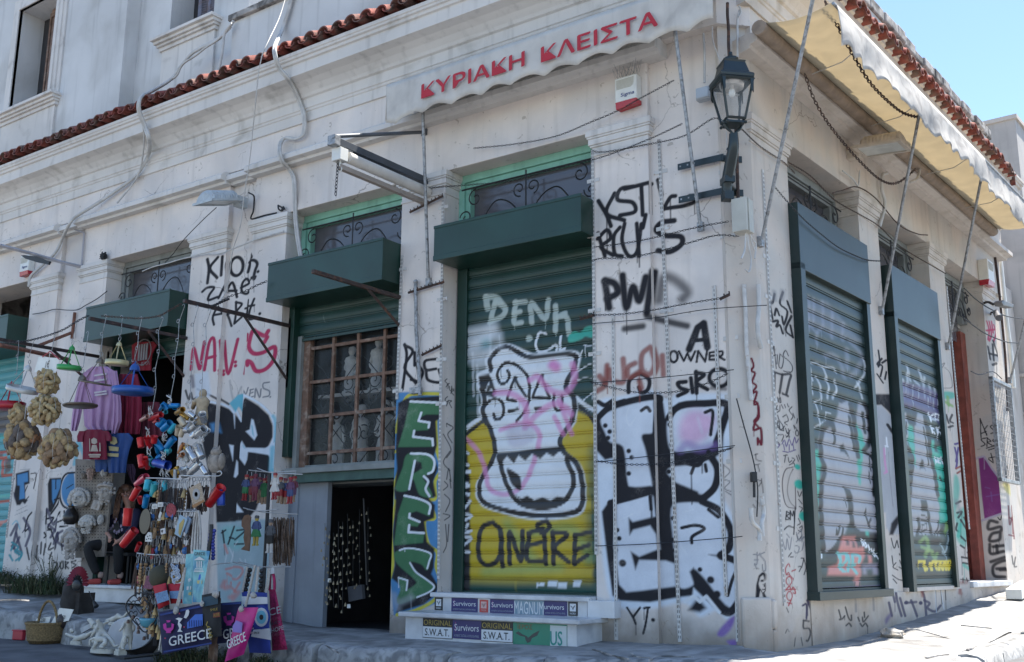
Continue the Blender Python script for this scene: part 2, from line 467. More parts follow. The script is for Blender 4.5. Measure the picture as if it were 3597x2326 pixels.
class Canvas:
 def __init__(s, fr, off, text):
  s.ops = []
  for line in text.strip().split('\n'):
   line = line.strip()
   if not line or line.startswith('#'):
    continue
   head, body = line.split(':', 1)
   hp = head.split()
   crop, kind, col = hp[0], hp[1], PC[hp[2]]
   wd = float(hp[3]) if len(hp) > 3 else 10.0
   soft = float(hp[4]) if len(hp) > 4 else 0.32
   alpha = float(hp[5]) if len(hp) > 5 else 1.0
   for piece in body.split(';'):
    if not piece.strip():
     continue
    if kind == 'E':
     for t in piece.split():
      a = [float(q) for q in t.split(',')]
      rot = math.radians(a[4]) if len(a) > 4 else 0
      P = []
      for k in range(25):
       th = 2 * math.pi * k / 24
       ex, ey = a[2] * math.cos(th), a[3] * math.sin(th)
       P.append(nat(crop, a[0] + ex * math.cos(rot) - ey * math.sin(rot), a[1] + ex * math.sin(rot) + ey * math.cos(rot)))
      s._op('S', crop, P, fr, off, col, wd, soft, alpha)
     continue
    P = pts(crop, piece)
    if kind == 'D':
     for p in P:
      s._op('S', crop, [p, (p[0] + 0.01, p[1])], fr, off, col, wd * 2, soft, alpha)
     continue
    if kind in 'SP' and wd > 15 and DRIP.random() < .45:
     q = P[DRIP.randrange(len(P))]
     L = DRIP.uniform(25, 110) / Q[crop][2] * 1.5
     s._op('S', crop, [q, (q[0] + .02 * L, q[1] + L)], fr, off, col, 6.0, .3, .8 * alpha)
    if kind in 'SG':
     P = smooth(P, 5, kind == 'G')
    s._op('F' if kind in 'FG' else 'S', crop, P, fr, off, col, wd, soft, alpha)
 def _op(s, kind, crop, P, fr, off, col, wd, soft, alpha):
  uv = np.array([fr.px(p[0], p[1], off) for p in P])
  cx = np.mean(np.array(P), 0)
  k = abs(fr.px(cx[0], cx[1] - 5, off)[1] - fr.px(cx[0], cx[1] + 5, off)[1]) / 10
  kx = abs(fr.px(cx[0] - 5, cx[1], off)[0] - fr.px(cx[0] + 5, cx[1], off)[0]) / 10
  asp = min(max(k / max(kx, 1e-6), 0.25), 1.0)      # the sprayed width as it shows, on a face seen aslant
  r = max(wd / Q[crop][2] * k * 0.5, 0.0045)
  s.ops.append((kind, uv, r, np.array(col), max(soft * r, 0.004) if kind == 'S' else max(soft * 0.03, 0.004), alpha, asp))
 def raster(s, us, zs):
  out = np.zeros((len(zs), len(us), 4))
  for kind, uv, r, col, soft, alpha, asp in s.ops:
   pad = (r if kind == 'S' else 0) + soft
   i0, i1 = np.searchsorted(us, [uv[:, 0].min() - pad / asp, uv[:, 0].max() + pad / asp])
   j0, j1 = np.searchsorted(zs, [uv[:, 1].min() - pad, uv[:, 1].max() + pad])
   if i1 <= i0 or j1 <= j0:
    continue
   d = np.full((j1 - j0, i1 - i0), 9.0)
   n = len(uv)
   for k in range(n - 1 if kind == 'S' else n):
    a, b = uv[k], uv[(k + 1) % n]
    p0, p1 = np.searchsorted(us[i0:i1], [min(a[0], b[0]) - pad / asp, max(a[0], b[0]) + pad / asp])
    q0, q1 = np.searchsorted(zs[j0:j1], [min(a[1], b[1]) - pad, max(a[1], b[1]) + pad])
    if p1 <= p0 or q1 <= q0:
     continue
    X, Z = (us[i0 + p0:i0 + p1][None, :] - a[0]) * asp, zs[j0 + q0:j0 + q1][:, None] - a[1]
    e = (b - a) * np.array([asp, 1.0])
    t = np.clip((X * e[0] + Z * e[1]) / max(e @ e, 1e-9), 0, 1)
    D = np.hypot(X - t * e[0], Z - t * e[1])
    d[q0:q1, p0:p1] = np.minimum(d[q0:q1, p0:p1], D)
   if kind == 'F':
    X, Z = us[i0:i1][None, :], zs[j0:j1][:, None]
    ins = np.zeros(d.shape, bool)
    for k in range(n):
     a, b = uv[k], uv[(k + 1) % n]
     if a[1] == b[1]:
      continue
     ins ^= ((a[1] > Z) != (b[1] > Z)) & (X < (b[0] - a[0]) * (Z - a[1]) / (b[1] - a[1]) + a[0])
    cv = np.clip(0.5 + np.where(ins, d, -d) / (2 * soft), 0, 1)
   else:
    cv = np.clip(0.5 + (r - d) / (2 * soft), 0, 1)
   cv = cv * cv * (3 - 2 * cv) * alpha
   blk = out[j0:j1, i0:i1]
   al = blk[..., 3:] * (1 - cv[..., None])
   na = al + cv[..., None]
   blk[..., :3] = np.where(na > 1e-6, (blk[..., :3] * al + col * cv[..., None]) / np.maximum(na, 1e-6), 0)
   blk[..., 3:] = na
  m = .5 * mottle(len(zs), len(us), 17) + .3 * mottle(len(zs), len(us), 6) + .2 * RNG.random((len(zs), len(us)))
  out[..., 3] *= np.clip(1.36 - .56 * m, 0, 1)
  out[..., :3] *= (.86 + .28 * m)[..., None]
  return out
def painted(name, fr, cv, u0, u1, z0, z1, mt, parent, step=0.009, off=0.0, zprof=None, core=None, extra=None, tilt=None, label=None, bevel=0):
 """a wall face fine enough to carry the paint, joined with its solid core into one mesh; zprof = rows of (z, off)"""
 nu = max(2, int(abs(u1 - u0) / step) + 1)
 us = np.linspace(u0, u1, nu)
 if zprof is None:
  zs = np.linspace(z0, z1, max(2, int((z1 - z0) / step) + 1))
  offs = np.full(len(zs), off)
 else:
  zs, offs = np.array(zprof).T
  offs = offs + off
 rg = cv.raster(us, zs + np.arange(len(zs)) * 1e-7) if cv else np.zeros((len(zs), nu, 4))
 pos = fr.o[None, None, :] + fr.du[None, None, :] * us[None, :, None] + fr.n[None, None, :] * offs[:, None, None]
 pos = np.array(np.broadcast_to(pos, (len(zs), nu, 3)))
 pos[:, :, 2] = zs[:, None]
 nz = len(zs)
 idx = np.arange(nz * nu).reshape(nz, nu)
 quads = np.stack([idx[:-1, :-1], idx[:-1, 1:], idx[1:, 1:], idx[1:, :-1]], -1).reshape(-1, 4)
 ev, ef, es = [], [], []
 if core:
  b = MB()
  core(b)
  ev, ef, es = b.v, b.f, b.sm
 nv, ne = nz * nu, len(ev)
 V = np.concatenate([pos.reshape(-1, 3), np.array(ev).reshape(-1, 3)])
 me = bpy.data.meshes.new(name)
 me.vertices.add(nv + ne)
 me.vertices.foreach_set('co', V.ravel())
 lens = [4] * len(quads) + [len(f) for f in ef]
 loops = np.concatenate([quads.ravel()] + [np.array(f) + nv for f in ef])
 me.loops.add(len(loops))
 me.loops.foreach_set('vertex_index', loops.astype(np.int32))
 me.polygons.add(len(lens))
 st = np.concatenate([[0], np.cumsum(lens)[:-1]]).astype(np.int32)
 me.polygons.foreach_set('loop_start', st)
 me.update(calc_edges=True)
 me.validate()
 at = me.color_attributes.new('paint', 'FLOAT_COLOR', 'POINT')
 at.data.foreach_set('color', np.concatenate([rg.reshape(-1, 4), np.zeros((ne, 4))]).astype(np.float32).ravel())
 sm = np.zeros(len(lens), bool)
 if zprof is not None and False:
  sm[:len(quads)] = True
 me.polygons.foreach_set('use_smooth', sm)
 me.materials.append(mt)
 o = bpy.data.objects.new(name, me)
 COL.objects.link(o)
 if parent is not None:
  set_parent(o, parent)
 if label:
  o['label'] = label
 return o
CV = {}
CV['corner_pier'] = Canvas(FL, 0, """
Q6 G l 10 1: 385,345 520,300 650,275 700,310 760,290 880,285 1000,300 1020,420 1000,560 960,640 965,760 1030,900 1030,1010 1110,1090 1090,1190 1000,1340 940,1300 860,1330 790,1265 640,1290 480,1275 425,1100 400,800 383,600
Q6 F k 8 .5: 385,400 470,345 655,303 690,335 700,400 760,330 800,322 990,330 975,430 965,560 915,600 940,660 935,720 915,760 870,790 960,830 1010,930 1010,1010 970,1050 1090,1105 1070,1200 1010,1308 960,1312 830,1195 825,1232 760,1240 640,1262 500,1255 465,1230 440,1050 415,840 450,790 475,780 475,590 430,600 385,550
Q6 G W 8 .5: 412,408 480,362 640,322 656,350 660,465 602,485 620,560 648,705 635,720 556,724 536,700 522,562 500,527 455,517 432,475
Q6 F W 8 .5: 478,806 640,750 655,772 665,862 560,888 540,868 545,950 562,925 640,905 667,945 676,1015 590,1050 550,1025 572,1112 590,1065 700,1068 742,1082 748,1188 600,1208 530,1215 497,1180 470,1000
Q6 G W 8 .5: 722,395 782,352 975,343 977,365 935,505 890,545 800,560 760,560 718,540 706,440
Q6 G W 8 .5: 712,640 800,622 870,610 890,585 930,640 915,735 870,758 780,738 716,705
Q6 G W 8 .5: 735,805 870,800 950,842 995,930 985,1008 950,1040 900,1040 1000,1065 1080,1108 1065,1190 1000,1288 880,1150 832,1110 830,1180 762,1190 745,1060 733,950
Q6 S k 34 .25: 716,400 742,362 790,340 880,334 985,338 968,430 938,515; 905,572 942,640 930,722 880,775; 870,792 952,836 1004,930 994,1012 955,1045 1005,1060 1092,1107 1072,1200 1006,1306 955,1300
Q6 S k 30 .25: 398,402 470,347 655,305 672,340 666,474; 455,800 560,772 648,746
Q6 G p 8 2 .55: 770,420 820,370 900,380 930,410 900,480 840,520 770,500
Q6 S P 40 .8 .55: 770,550 800,525 860,545 930,530
Q6 S k 22: 870,600 905,580 900,560; 742,588 800,612 850,622 870,600
Q6 S k 16: 775,915 840,903 880,920 825,955 822,985; 900,830 945,865; 1030,1115 1010,1160 990,1230; 885,375 920,372 910,480; 600,370 625,355 640,372; 640,770 645,830; 820,660 835,620; 885,620 890,650
Q6 F k 8 .5: 830,1100 850,1140 960,1270 990,1300 950,1312 840,1200 812,1120
Q6 F k 8 .5: 690,640 742,700 850,745 870,790 740,800 690,790
Q6 D k 11 .3: 432,440 452,468 445,497 541,558 555,588 541,663 468,912 487,926 497,965 480,1020 735,870 735,970 745,1020 905,1160 860,1110 720,432 728,524 715,652 733,680
Q6 D k 17 .3: 512,1080 910,1158 940,1225
Q6 S w 6 .4 .6: 540,360 530,400 545,440 575,400; 790,840 830,830; 500,880 560,850; 770,1000 800,1040
Q6 S W 14 1 .35: 600,560 610,640; 560,540 570,640; 850,870 900,900 910,960; 760,860 830,870; 550,1110 600,1160; 850,400 870,470; 760,1110 800,1160
Q6 S k 20: 540,285 545,230 590,200 635,225 630,272 600,286 588,262
Q6 S k 22: 400,330 430,345 465,325; 440,350 520,325
Q6 S d 26 .6 .85: 395,280 430,250 440,160; 405,210 430,240; 450,180 455,222 500,240 520,222 515,130; 570,150 538,170 542,215 590,190; 640,75 603,110 603,180 640,200 662,150 645,80; 685,110 690,200; 590,230 600,265
M4 S k 30: 1275,850 1350,970 1385,1055; 1350,970 1440,850; 1490,855 1560,845; 1540,860 1510,1060 1480,1175
M4 D k 26: 1605,1005
Q6 P k 34: 810,80 850,-20 878,-40 895,70
Q6 S k 20: 822,40 882,36
Q6 E k 12: 738,115,18,26
Q6 P k 11: 762,90 785,135 802,100 818,135 838,90; 845,140 852,88 885,138 895,80; 930,92 905,96 905,130 932,128; 906,112 926,110; 942,132 942,90; 942,112 975,130
Q6 S k 11: 942,92 966,92 962,110 942,112
Q6 S k 20: 795,232 757,238 770,262 802,275 757,298; 818,215 826,282; 845,285 842,185; 842,190 880,200 845,235 895,268
Q6 E k 20 .5: 950,213,46,42
Q6 S k 18 .6 .6: 915,262 978,266
Q6 G P 8 .6: 940,1410 985,1350 1022,1328 1010,1380 970,1422; 985,1445 1030,1440 1022,1475
Q6 F k 8 .8: 805,1300 850,1240 890,1290 860,1310
Q6 P w 16: 790,1260 830,1235 860,1260 890,1235 950,1310
Q6 S k 4 .4 .7: 970,620 1000,650 975,680; 972,620 968,680; 975,690 1000,700 975,730 1005,745; 1005,760 980,745 1020,770
Q2 S k 20: 400,935 438,1000 458,1052; 475,900 437,992 520,1025; 560,868 503,880 490,930 558,942 570,985 500,1002; 522,880 635,850; 600,872 606,1000; 665,830 682,900; 620,1000 607,1060; 690,968 722,912 746,905; 690,965 740,958 790,950 835,932 836,906 812,905
Q2 S k 19: 398,1085 430,1192; 396,1112 440,1070 456,1110 412,1150 468,1188; 500,1058 472,1100 476,1180 510,1192; 522,1040 510,1120 540,1190 580,1170 600,1042; 578,1040 590,1192
Q2 S k 26: 740,1020 680,1030 656,1065 700,1090 770,1095 775,1130 722,1165 665,1160
Q2 S k 34 .5: 430,1310 450,1432; 430,1305 475,1320 490,1362 440,1390; 512,1282 530,1432 560,1335 590,1400 620,1290; 650,1262 625,1455
Q2 S k 46 .9 .75: 670,1390 690,1290 740,1295 800,1350 780,1385
Q2 S k 30 .7 .9: 625,1470 700,1490 800,1512; 522,1530 606,1518
""")
CV['narrow_pier'] = Canvas(FL, 0, """
Q5 F b 8 .5: 648,285 868,280 868,1000 852,1200 845,1265 700,1322 640,1322 622,1150 628,800 625,560 640,430
Q5 S y 16: 650,470 665,400 700,308 760,292 868,292; 866,408 836,410 842,560; 628,565 682,562 668,640 640,720; 842,560 860,640 832,700 834,778 806,790 830,870 783,885 800,990 842,1030 838,1100 862,1180 830,1250 740,1300 655,1320; 650,790 628,930 636,1080 622,1150
Q5 F k 8 .5: 660,335 700,312 868,300 868,400 836,420 842,530 828,580 846,640 824,700 838,770 805,780 832,810 828,870 783,888 795,980 830,1012 826,1100 815,1130 850,1190 828,1232 780,1272 650,1312 660,1278 690,1200 630,1150 645,1090 635,950 648,790 640,740 655,640 648,545
Q5 F g 8 .4: 715,325 863,330 850,388 790,388 762,402 755,420 806,427 800,460 735,465 730,492 822,508 820,538 660,540 690,440
Q5 G g 8 .4: 705,572 800,572 832,610 822,655 777,680 800,720 818,772 760,762 730,690 705,742 648,735 680,640
Q5 F k 8 .4: 738,602 768,612 772,640 725,668
Q5 F g 8 .4: 690,760 812,808 806,862 746,838 715,848 716,870 762,892 750,910 711,905 706,935 782,945 776,985 640,998 660,850
M3 G g 8 .4: 125,165 200,110 340,92 470,120 592,172 545,372 470,300 345,265 340,310 450,430 630,570 610,630 420,720 200,805 155,745 200,620 180,468 292,500 292,612 400,545 380,490 200,330 140,250
Q5 P w 11: 718,328 862,334; 768,380 755,418 806,426 802,448; 735,464 730,492 820,502 822,532; 714,850 712,868 760,888; 712,903 708,936 780,940
Q5 S w 11: 720,570 795,574 828,602 822,650 800,664; 738,604 712,735; 780,676 800,700 788,735 806,768; 690,766 760,782 808,808 804,850
M3 S w 22: 195,120 260,98 340,95 480,120 592,170 570,260 545,352; 325,280 400,395 520,480 625,565 615,615 540,665 415,716
M3 P w 22: 180,468 295,503 280,628
Q5 G v 8 .6: 615,890 625,900 622,1060 605,1075
Q5 S k 14: 690,62 700,110 690,200 680,272; 690,65 728,95 690,170 742,242; 737,100 737,160; 746,150 762,230 720,226; 746,152 775,190 762,230; 838,130 786,140 790,180 836,176; 790,182 800,228 862,236 850,180
Q5 S S 30 1 .5: 640,1230 660,1290; 680,1260 720,1240
""")
CV['double_pier'] = Canvas(FL, 0, """
K1 S k 30 .4: 640,870 655,965 640,1105; 742,852 665,960 735,1052; 787,845 775,1028; 1047,800 1033,860 1000,985; 1042,810 1072,850 1015,890 1095,880 1130,915 1110,980 1095,1042
K1 E k 32 .4: 888,930,62,92,8
K1 D k 15: 1138,992 1155,1406
K1 S k 26 .4: 590,1190 640,1150 705,1150 660,1220 650,1272 738,1242; 750,1252 830,1098 862,1120 890,1232; 790,1172 885,1170; 930,1140 1010,1095 985,1052 945,1095 938,1175 985,1200 1025,1160; 1050,1082 1078,1050 1098,1068 1112,1042
K2 S k 30 .4: 300,90 242,230 256,325; 300,90 380,200 425,330; 250,205 390,180; 482,25 480,180 460,300; 482,30 555,55 490,150 575,185 470,292; 645,0 612,235; 600,108 762,80; 762,0 705,150 700,255 775,240
K3 S r 34 .35: 152,645 180,425 238,640 262,520 290,360; 290,652 340,370 392,342 397,655; 312,530 402,508; 455,345 495,682 595,322; 735,282 726,345; 710,440 668,680
K3 S r 44 .3: 955,245 915,295 830,255 795,240 765,330 755,420 805,480 900,470 1020,412 1012,540 930,640 830,662 780,580 735,560 738,600; 915,362 945,310
K3 D r 18: 445,655 447,690 570,560 570,600
K3 S x 15: 690,925 690,862 722,900 745,835; 770,860 760,935 800,925; 765,860 800,850; 762,895 795,885; 815,935 825,845 865,935 880,850; 965,780 905,790 905,840 965,870 960,920 900,935
K3 D x 10: 976,932
K3 S x 20 .8 .45: 512,755 525,860 548,970; 630,820 600,890 575,950
K3 S k 22 .4 .85: 95,865 115,930 130,960 150,890 170,955 215,930; 218,850 260,872 380,930 500,1000
K3 S n 40 .8 .6: 160,720 175,820
K3 F l 10 .8 .7: 190,690 330,665 360,900 300,980 200,990
N F k 8 .5: 715,1410 758,1421 789,1434 812,1455 839,1482 853,1404 863,1397 907,1424 944,1458 958,1495 958,1536 944,1566 949,1600 948,1660 900,1790 860,1836 745,1836 740,1700 712,1560
N S l 8 .3: 722,1408 760,1416 792,1430 808,1448 815,1440 838,1478 853,1398 862,1391 912,1418 950,1456 964,1498 962,1538 950,1568
K3 F c 8 .5: 505,992 600,900 662,888 692,940 665,1010 652,1105 615,1040 600,1030 570,1085
K3 S c 34 .8 .8: 1005,1130 1030,1200 1025,1500; 1000,1620 1010,1800
K3 F l 8 .4: 780,1160 802,1172 840,1330 810,1382 720,1290 762,1270; 548,1100 566,1110 562,1255; 680,1390 720,1460 950,1465 985,1500 985,1540 745,1500 650,1560 640,1460
K3 F c 6 .4: 778,1225 790,1230 806,1345 790,1320; 690,1430 715,1470 705,1500
K3 F b 8 1: 350,1210 400,1200 425,1300 365,1290
Z7 F l 8 .4: 570,10 635,70 830,50 890,10 940,-20 930,260 880,280 890,150 850,80 650,85 640,170 615,228 540,130; 480,170 495,190 500,320 470,360 450,350; 525,640 600,738 520,742; 400,0 450,10 440,180
Z7 S c 50 .8 .8: 915,40 900,280
Z7 F i 10 .6: 265,850 1030,800 1010,1500 930,2360 300,2360 270,1400
Z7 G C 10 1.5 .55: 330,905 480,885 620,930 605,1090 520,1150 350,1080
Z7 S k 20 .4 .9: 328,935 345,1065; 318,960 360,930; 455,890 420,990 388,1082; 405,1010 460,1025; 530,935 622,930 540,1010 460,1080 600,1080
Z7 S w 14 .8 .45: 400,1120 480,1300; 450,1160 420,1280; 540,1050 480,1130; 560,1240 610,1340 520,1460; 380,1160 350,1300; 620,1250 640,1400
Z7 S s 26 .7 .7: 365,1355 480,1330 580,1340 585,1400 510,1465 375,1400; 350,1090 380,1180; 420,1500 520,1600; 560,1500 500,1600
W1 S s 60 .8 .6: 1180,600 1260,580; 1240,720 1310,700; 1330,740 1400,650; 1140,580 1170,520
""")
CV['left_pier'] = Canvas(FL, 0, """
A4 F k 8 .4: 188,732 352,688 357,850 325,862 303,870 305,1035 335,1050 300,1100 268,1075 240,1110 200,1112 165,1000 192,850
A4 F b 8 .4: 207,747 335,717 338,828 288,838 300,1028 232,1044 240,880 207,870
A4 F k 8 .4: 545,785 702,775 690,870 655,1020 592,1150 560,1205 530,1180 522,850
A4 F b 8 .4: 572,802 690,798 680,880 590,1092 575,1040
A4 G b 8 .4: 890,730 800,760 745,870 745,1010 800,1115 890,1135
A4 S k 24: 895,722 790,740 732,850 718,1000 760,1120 850,1160
A4 S k 12: 620,800 618,915; 800,910 880,860; 330,880 300,950; 345,1010 300,1060; 370,735 436,735 405,910
A4 S t 20 .8 .5: 735,700 715,860
A4 S c 14 .6 .8: 150,1340 200,1300 240,1400
Q4 S c 16 .5 .8: 350,540 375,500 345,620; 372,530 400,590 415,520
A4 S k 22 .3: 605,1045 662,1030 640,1100 560,1215
A4 S k 20 .3: 510,1150 500,1335; 520,1272 592,1262 522,1372 562,1402 520,1410; 600,1312 642,1272 618,1370; 720,1190 650,1320 772,1282; 772,1180 780,1335 ; 720,1370 810,1360; 380,1200 330,1270 300,1420 350,1380; 640,1480 660,1540 690,1440 700,1530; 560,1400 600,1540; 480,1440 500,1480 480,1500
A4 S x 50 .9 .55: 440,1200 420,1350 400,1520
A4 S n 12 .4 .9: 140,850 175,790; 165,960 185,1040; 270,1440 330,1360 345,1420
Q4 S n 12 .4 .85: 50,950 80,900 60,1010 90,960; 55,1000 90,1040; 75,940 100,1030; 200,830 230,900 260,840; 205,900 240,930; 215,960 260,890 230,990; 110,870 140,930 120,1000; 290,930 250,960 290,1000; 270,940 255,1010; 310,960 295,1000
W0 S T 26 .4 .9: 150,20 230,80 190,140 270,190 200,250; 120,180 160,250; 160,70 140,120; 220,120 280,160 240,250
W0 S k 22 .3 .9: 340,90 370,240; 420,60 400,200 440,260; 470,20 460,160; 520,40 500,180; 590,30 560,110 620,90; 600,150 570,230; 700,20 690,110; 780,30 790,120
W0 E k 20 .3 .9: 690,330,38,60,15
W0 S k 20 .3 .9: 762,272 772,350 802,340 800,262; 830,262 832,355; 832,268 868,275 835,310 870,350; 962,252 905,270 960,305 915,345
A4 S x 8 .4 .6: 240,690 360,680; 180,1230 330,1170; 560,700 680,690; 200,1180 320,1120
""")
CV['shop_left_shutter'] = Canvas(FL, -0.26, """
N F T 10 1: -200,1100 100,1050 100,1500 80,1700 0,2100 -200,2100
A4 F B 10 .6: -200,-40 130,-40 130,240 -200,260; -200,480 40,470 40,560 -200,580; 60,560 135,550 130,700 60,740
A4 P R 34: -20,480 85,470; 40,560 30,760 140,745; -20,545 70,540; -20,1075 110,1060; -20,1330 80,1300
A4 F s 8 .5: -40,1300 80,1300 0,1370 -40,1380
A4 S t 40 .8 .8: -20,300 60,290; -20,1010 120,990
""")
CV['main_shutter'] = Canvas(FL, -0.26, """
D F Y 10 .8: 1083,1010 1130,960 1330,950 1384,975 1384,1290 1378,1345 1083,1345
D S Y 20 1 .7: 1090,1350 1200,1352 1300,1348 1370,1352
D S j 26 1.4 .8: 1090,1372 1240,1376 1384,1372
D S j 24 1.4 .75: 1380,1200 1374,1300; 1384,1050 1378,1150
D S o 20 1.4 .6: 1240,1240 1330,1230 1370,1300; 1180,1220 1240,1300; 1130,1330 1300,1320
D F k 8 .6: 1050,1085 1072,1060 1086,1040 1094,1120 1094,1385 1048,1385
D S w 20 1.2 .55: 1093,790 1140,770; 1100,820 1150,810; 1110,850 1140,848; 1095,805 1125,790; 1090,835 1120,835; 1110,800 1150,775
D S w 10 .4: 1070,1010 1100,985 1140,958; 1340,925 1365,945 1384,955
D S k 8 .4: 1065,1030 1100,998 1142,968; 1335,940 1365,960 1384,985
D G w 8 .5: 1130,830 1175,799 1225,816 1250,822 1343,817 1346,860 1327,903 1343,935 1338,985 1308,1022 1312,1046 1353,1085 1364,1150 1348,1198 1250,1210 1152,1190 1112,1166 1110,1120 1150,1060 1143,1010 1114,960 1120,930 1110,900 1110,870 1130,857
D S k 11 .3: 1142,862 1142,832 1176,806 1216,826 1242,831 1330,824 1338,850 1316,898 1336,930 1330,980 1304,1020 1311,1050 1345,1085 1356,1150 1340,1190 1250,1200 1150,1180 1119,1160 1118,1120 1150,1060 1145,1010 1124,960 1128,930 1120,905
M1 S k 40 .25: 1090,780 1115,830 1080,930 1005,955 955,880 960,800 1000,720 1080,672 1200,700 1320,800 1380,930 1382,1150 1345,1280 1290,1370 1215,1460
M1 P k 38 .3: 1190,880 1130,1020 1085,1170 1195,1190; 1190,880 1250,1000 1345,1130; 1550,850 1480,1000 1430,1145 1660,1150 1600,1000 1550,850
M1 D k 30: 1190,880 1555,850
M1 S k 40 .25: 900,1370 925,1432 1000,1420 1042,1300 1000,1192 920,1160 830,1200 765,1300 760,1420 805,1510; 1720,1090 1712,1200 1740,1300 1800,1310 1832,1200 1820,1120
M1 P k 46 .25: 1110,1330 1225,1300; 1470,1290 1535,1280
M1 F k 8 .4: 700,855 840,820 900,950 940,1090 900,1140 800,1120 705,960
M1 F w 6 .3: 810,990 840,930 850,980; 830,1050 880,1020 885,1060; 780,1040 820,1010 800,1060
M1 S p 85 .6 .75: 1400,905 1490,860 1600,980 1700,1060 1850,1085 1950,1000 2000,860 1970,690; 930,1080 1100,1080 1250,1150 1340,1270 1330,1540; 1330,1540 1500,1360 1700,1230 1850,1260 1950,1370
M1 D p 60 .8: 1700,700 1750,730
D S p 11 .6 .75: 1062,1010 1085,1022 1112,1050 1128,1090 1140,1138 1180,1150 1215,1130 1240,1080 1255,1010 1220,985 1165,1000; 1290,970 1310,1010; 1300,930 1330,1010
D G q 8 1 .5: 1180,1000 1220,985 1245,1000 1235,1030 1190,1040
D F k 7 .4: 1155,1054 1205,1050 1245,1044 1312,1038 1314,1049 1300,1052 1288,1063 1272,1054 1257,1068 1238,1056 1222,1072 1207,1060 1195,1078 1180,1062 1168,1076
D S k 11 .3: 1160,1062 1178,1125 1208,1170 1262,1182 1312,1166 1335,1120 1318,1070
D F k 7 .4: 1200,1152 1214,1160 1227,1153 1242,1164 1262,1157 1280,1165 1297,1155 1312,1158 1302,1174 1262,1184 1218,1174
D G k 7 .4: 1180,1090 1210,1110 1210,1140 1190,1125
D S k 11 .35: 1147,1215 1120,1230 1113,1288 1130,1314 1160,1300 1166,1240 1147,1216; 1165,1240 1169,1318; 1186,1312 1186,1238 1212,1305 1216,1235; 1232,1240 1226,1300 1262,1305; 1226,1270 1258,1262; 1230,1240 1262,1230; 1272,1212 1250,1222 1262,1240 1278,1226 1272,1212; 1266,1240 1270,1312; 1288,1312 1286,1238; 1286,1238 1320,1244 1290,1275 1324,1308; 1338,1245 1336,1312; 1338,1246 1374,1238; 1338,1280 1370,1268; 1336,1312 1366,1292
M0 S e 80 .35 .9: 800,1320 820,1480; 790,1330 930,1330 1040,1450
M1 S e 70 .35 .9: 930,-160 900,-60 860,120; 930,-150 1060,-60 1020,40 850,125; 1200,-150 1180,120 1280,130; 1190,0 1260,-20; 1190,-140 1330,-150; 1420,130 1410,-140 1600,80 1640,-180; 1740,-100 1740,240; 1870,0 1780,50 1890,60 1920,290
M1 D e 45: 1380,345
M1 S w 34 .4: 1610,280 1520,270 1475,400 1500,515 1620,505 1740,430 1755,495; 1812,310 1800,490 1865,475
M1 G t 8 .4: 1920,300 1990,245 2060,260 2100,235 2150,190 2240,180 2240,330 2150,320 2100,350 2030,380 1920,395
M1 S w 120 1.2 .6: 560,260 700,230 900,190; 610,450 730,400 860,330
M1 S w 90 1.2 .55: 650,600 740,590 820,550; 980,300 990,420
M1 D T 60 1.2 .6: 790,410
M1 S w 18 .4: 2050,780 2130,730 2225,680; 2035,912 2130,880 2225,880; 2090,1205 2150,1150 2235,1075; 2050,640 2070,580 2105,510; 2140,440 2190,440; 2120,430 2240,450
M4 F w 5 .3: 128,530 165,545 180,530 230,535 225,580 150,580 130,602; 270,505 390,505 388,590 270,585; 400,525 515,525 512,602 400,598; 592,500 700,497 680,580 592,585
Q5 S w 14 .4: 985,570 945,562 938,610 985,625; 950,660 995,655; 930,690 990,720 930,740 990,760; 960,780 925,800 960,830 995,790; 940,850 1000,860 950,890; 985,900 960,940 1000,930 ; 970,960 1000,965 960,1000; 955,1030 990,1030
""")
CV['half_shutter'] = Canvas(FL, -0.26, """
V2 S e 6 .6 .3: 320,30 330,90
V2 P e 9 .5 .5: 560,180 940,120
""")
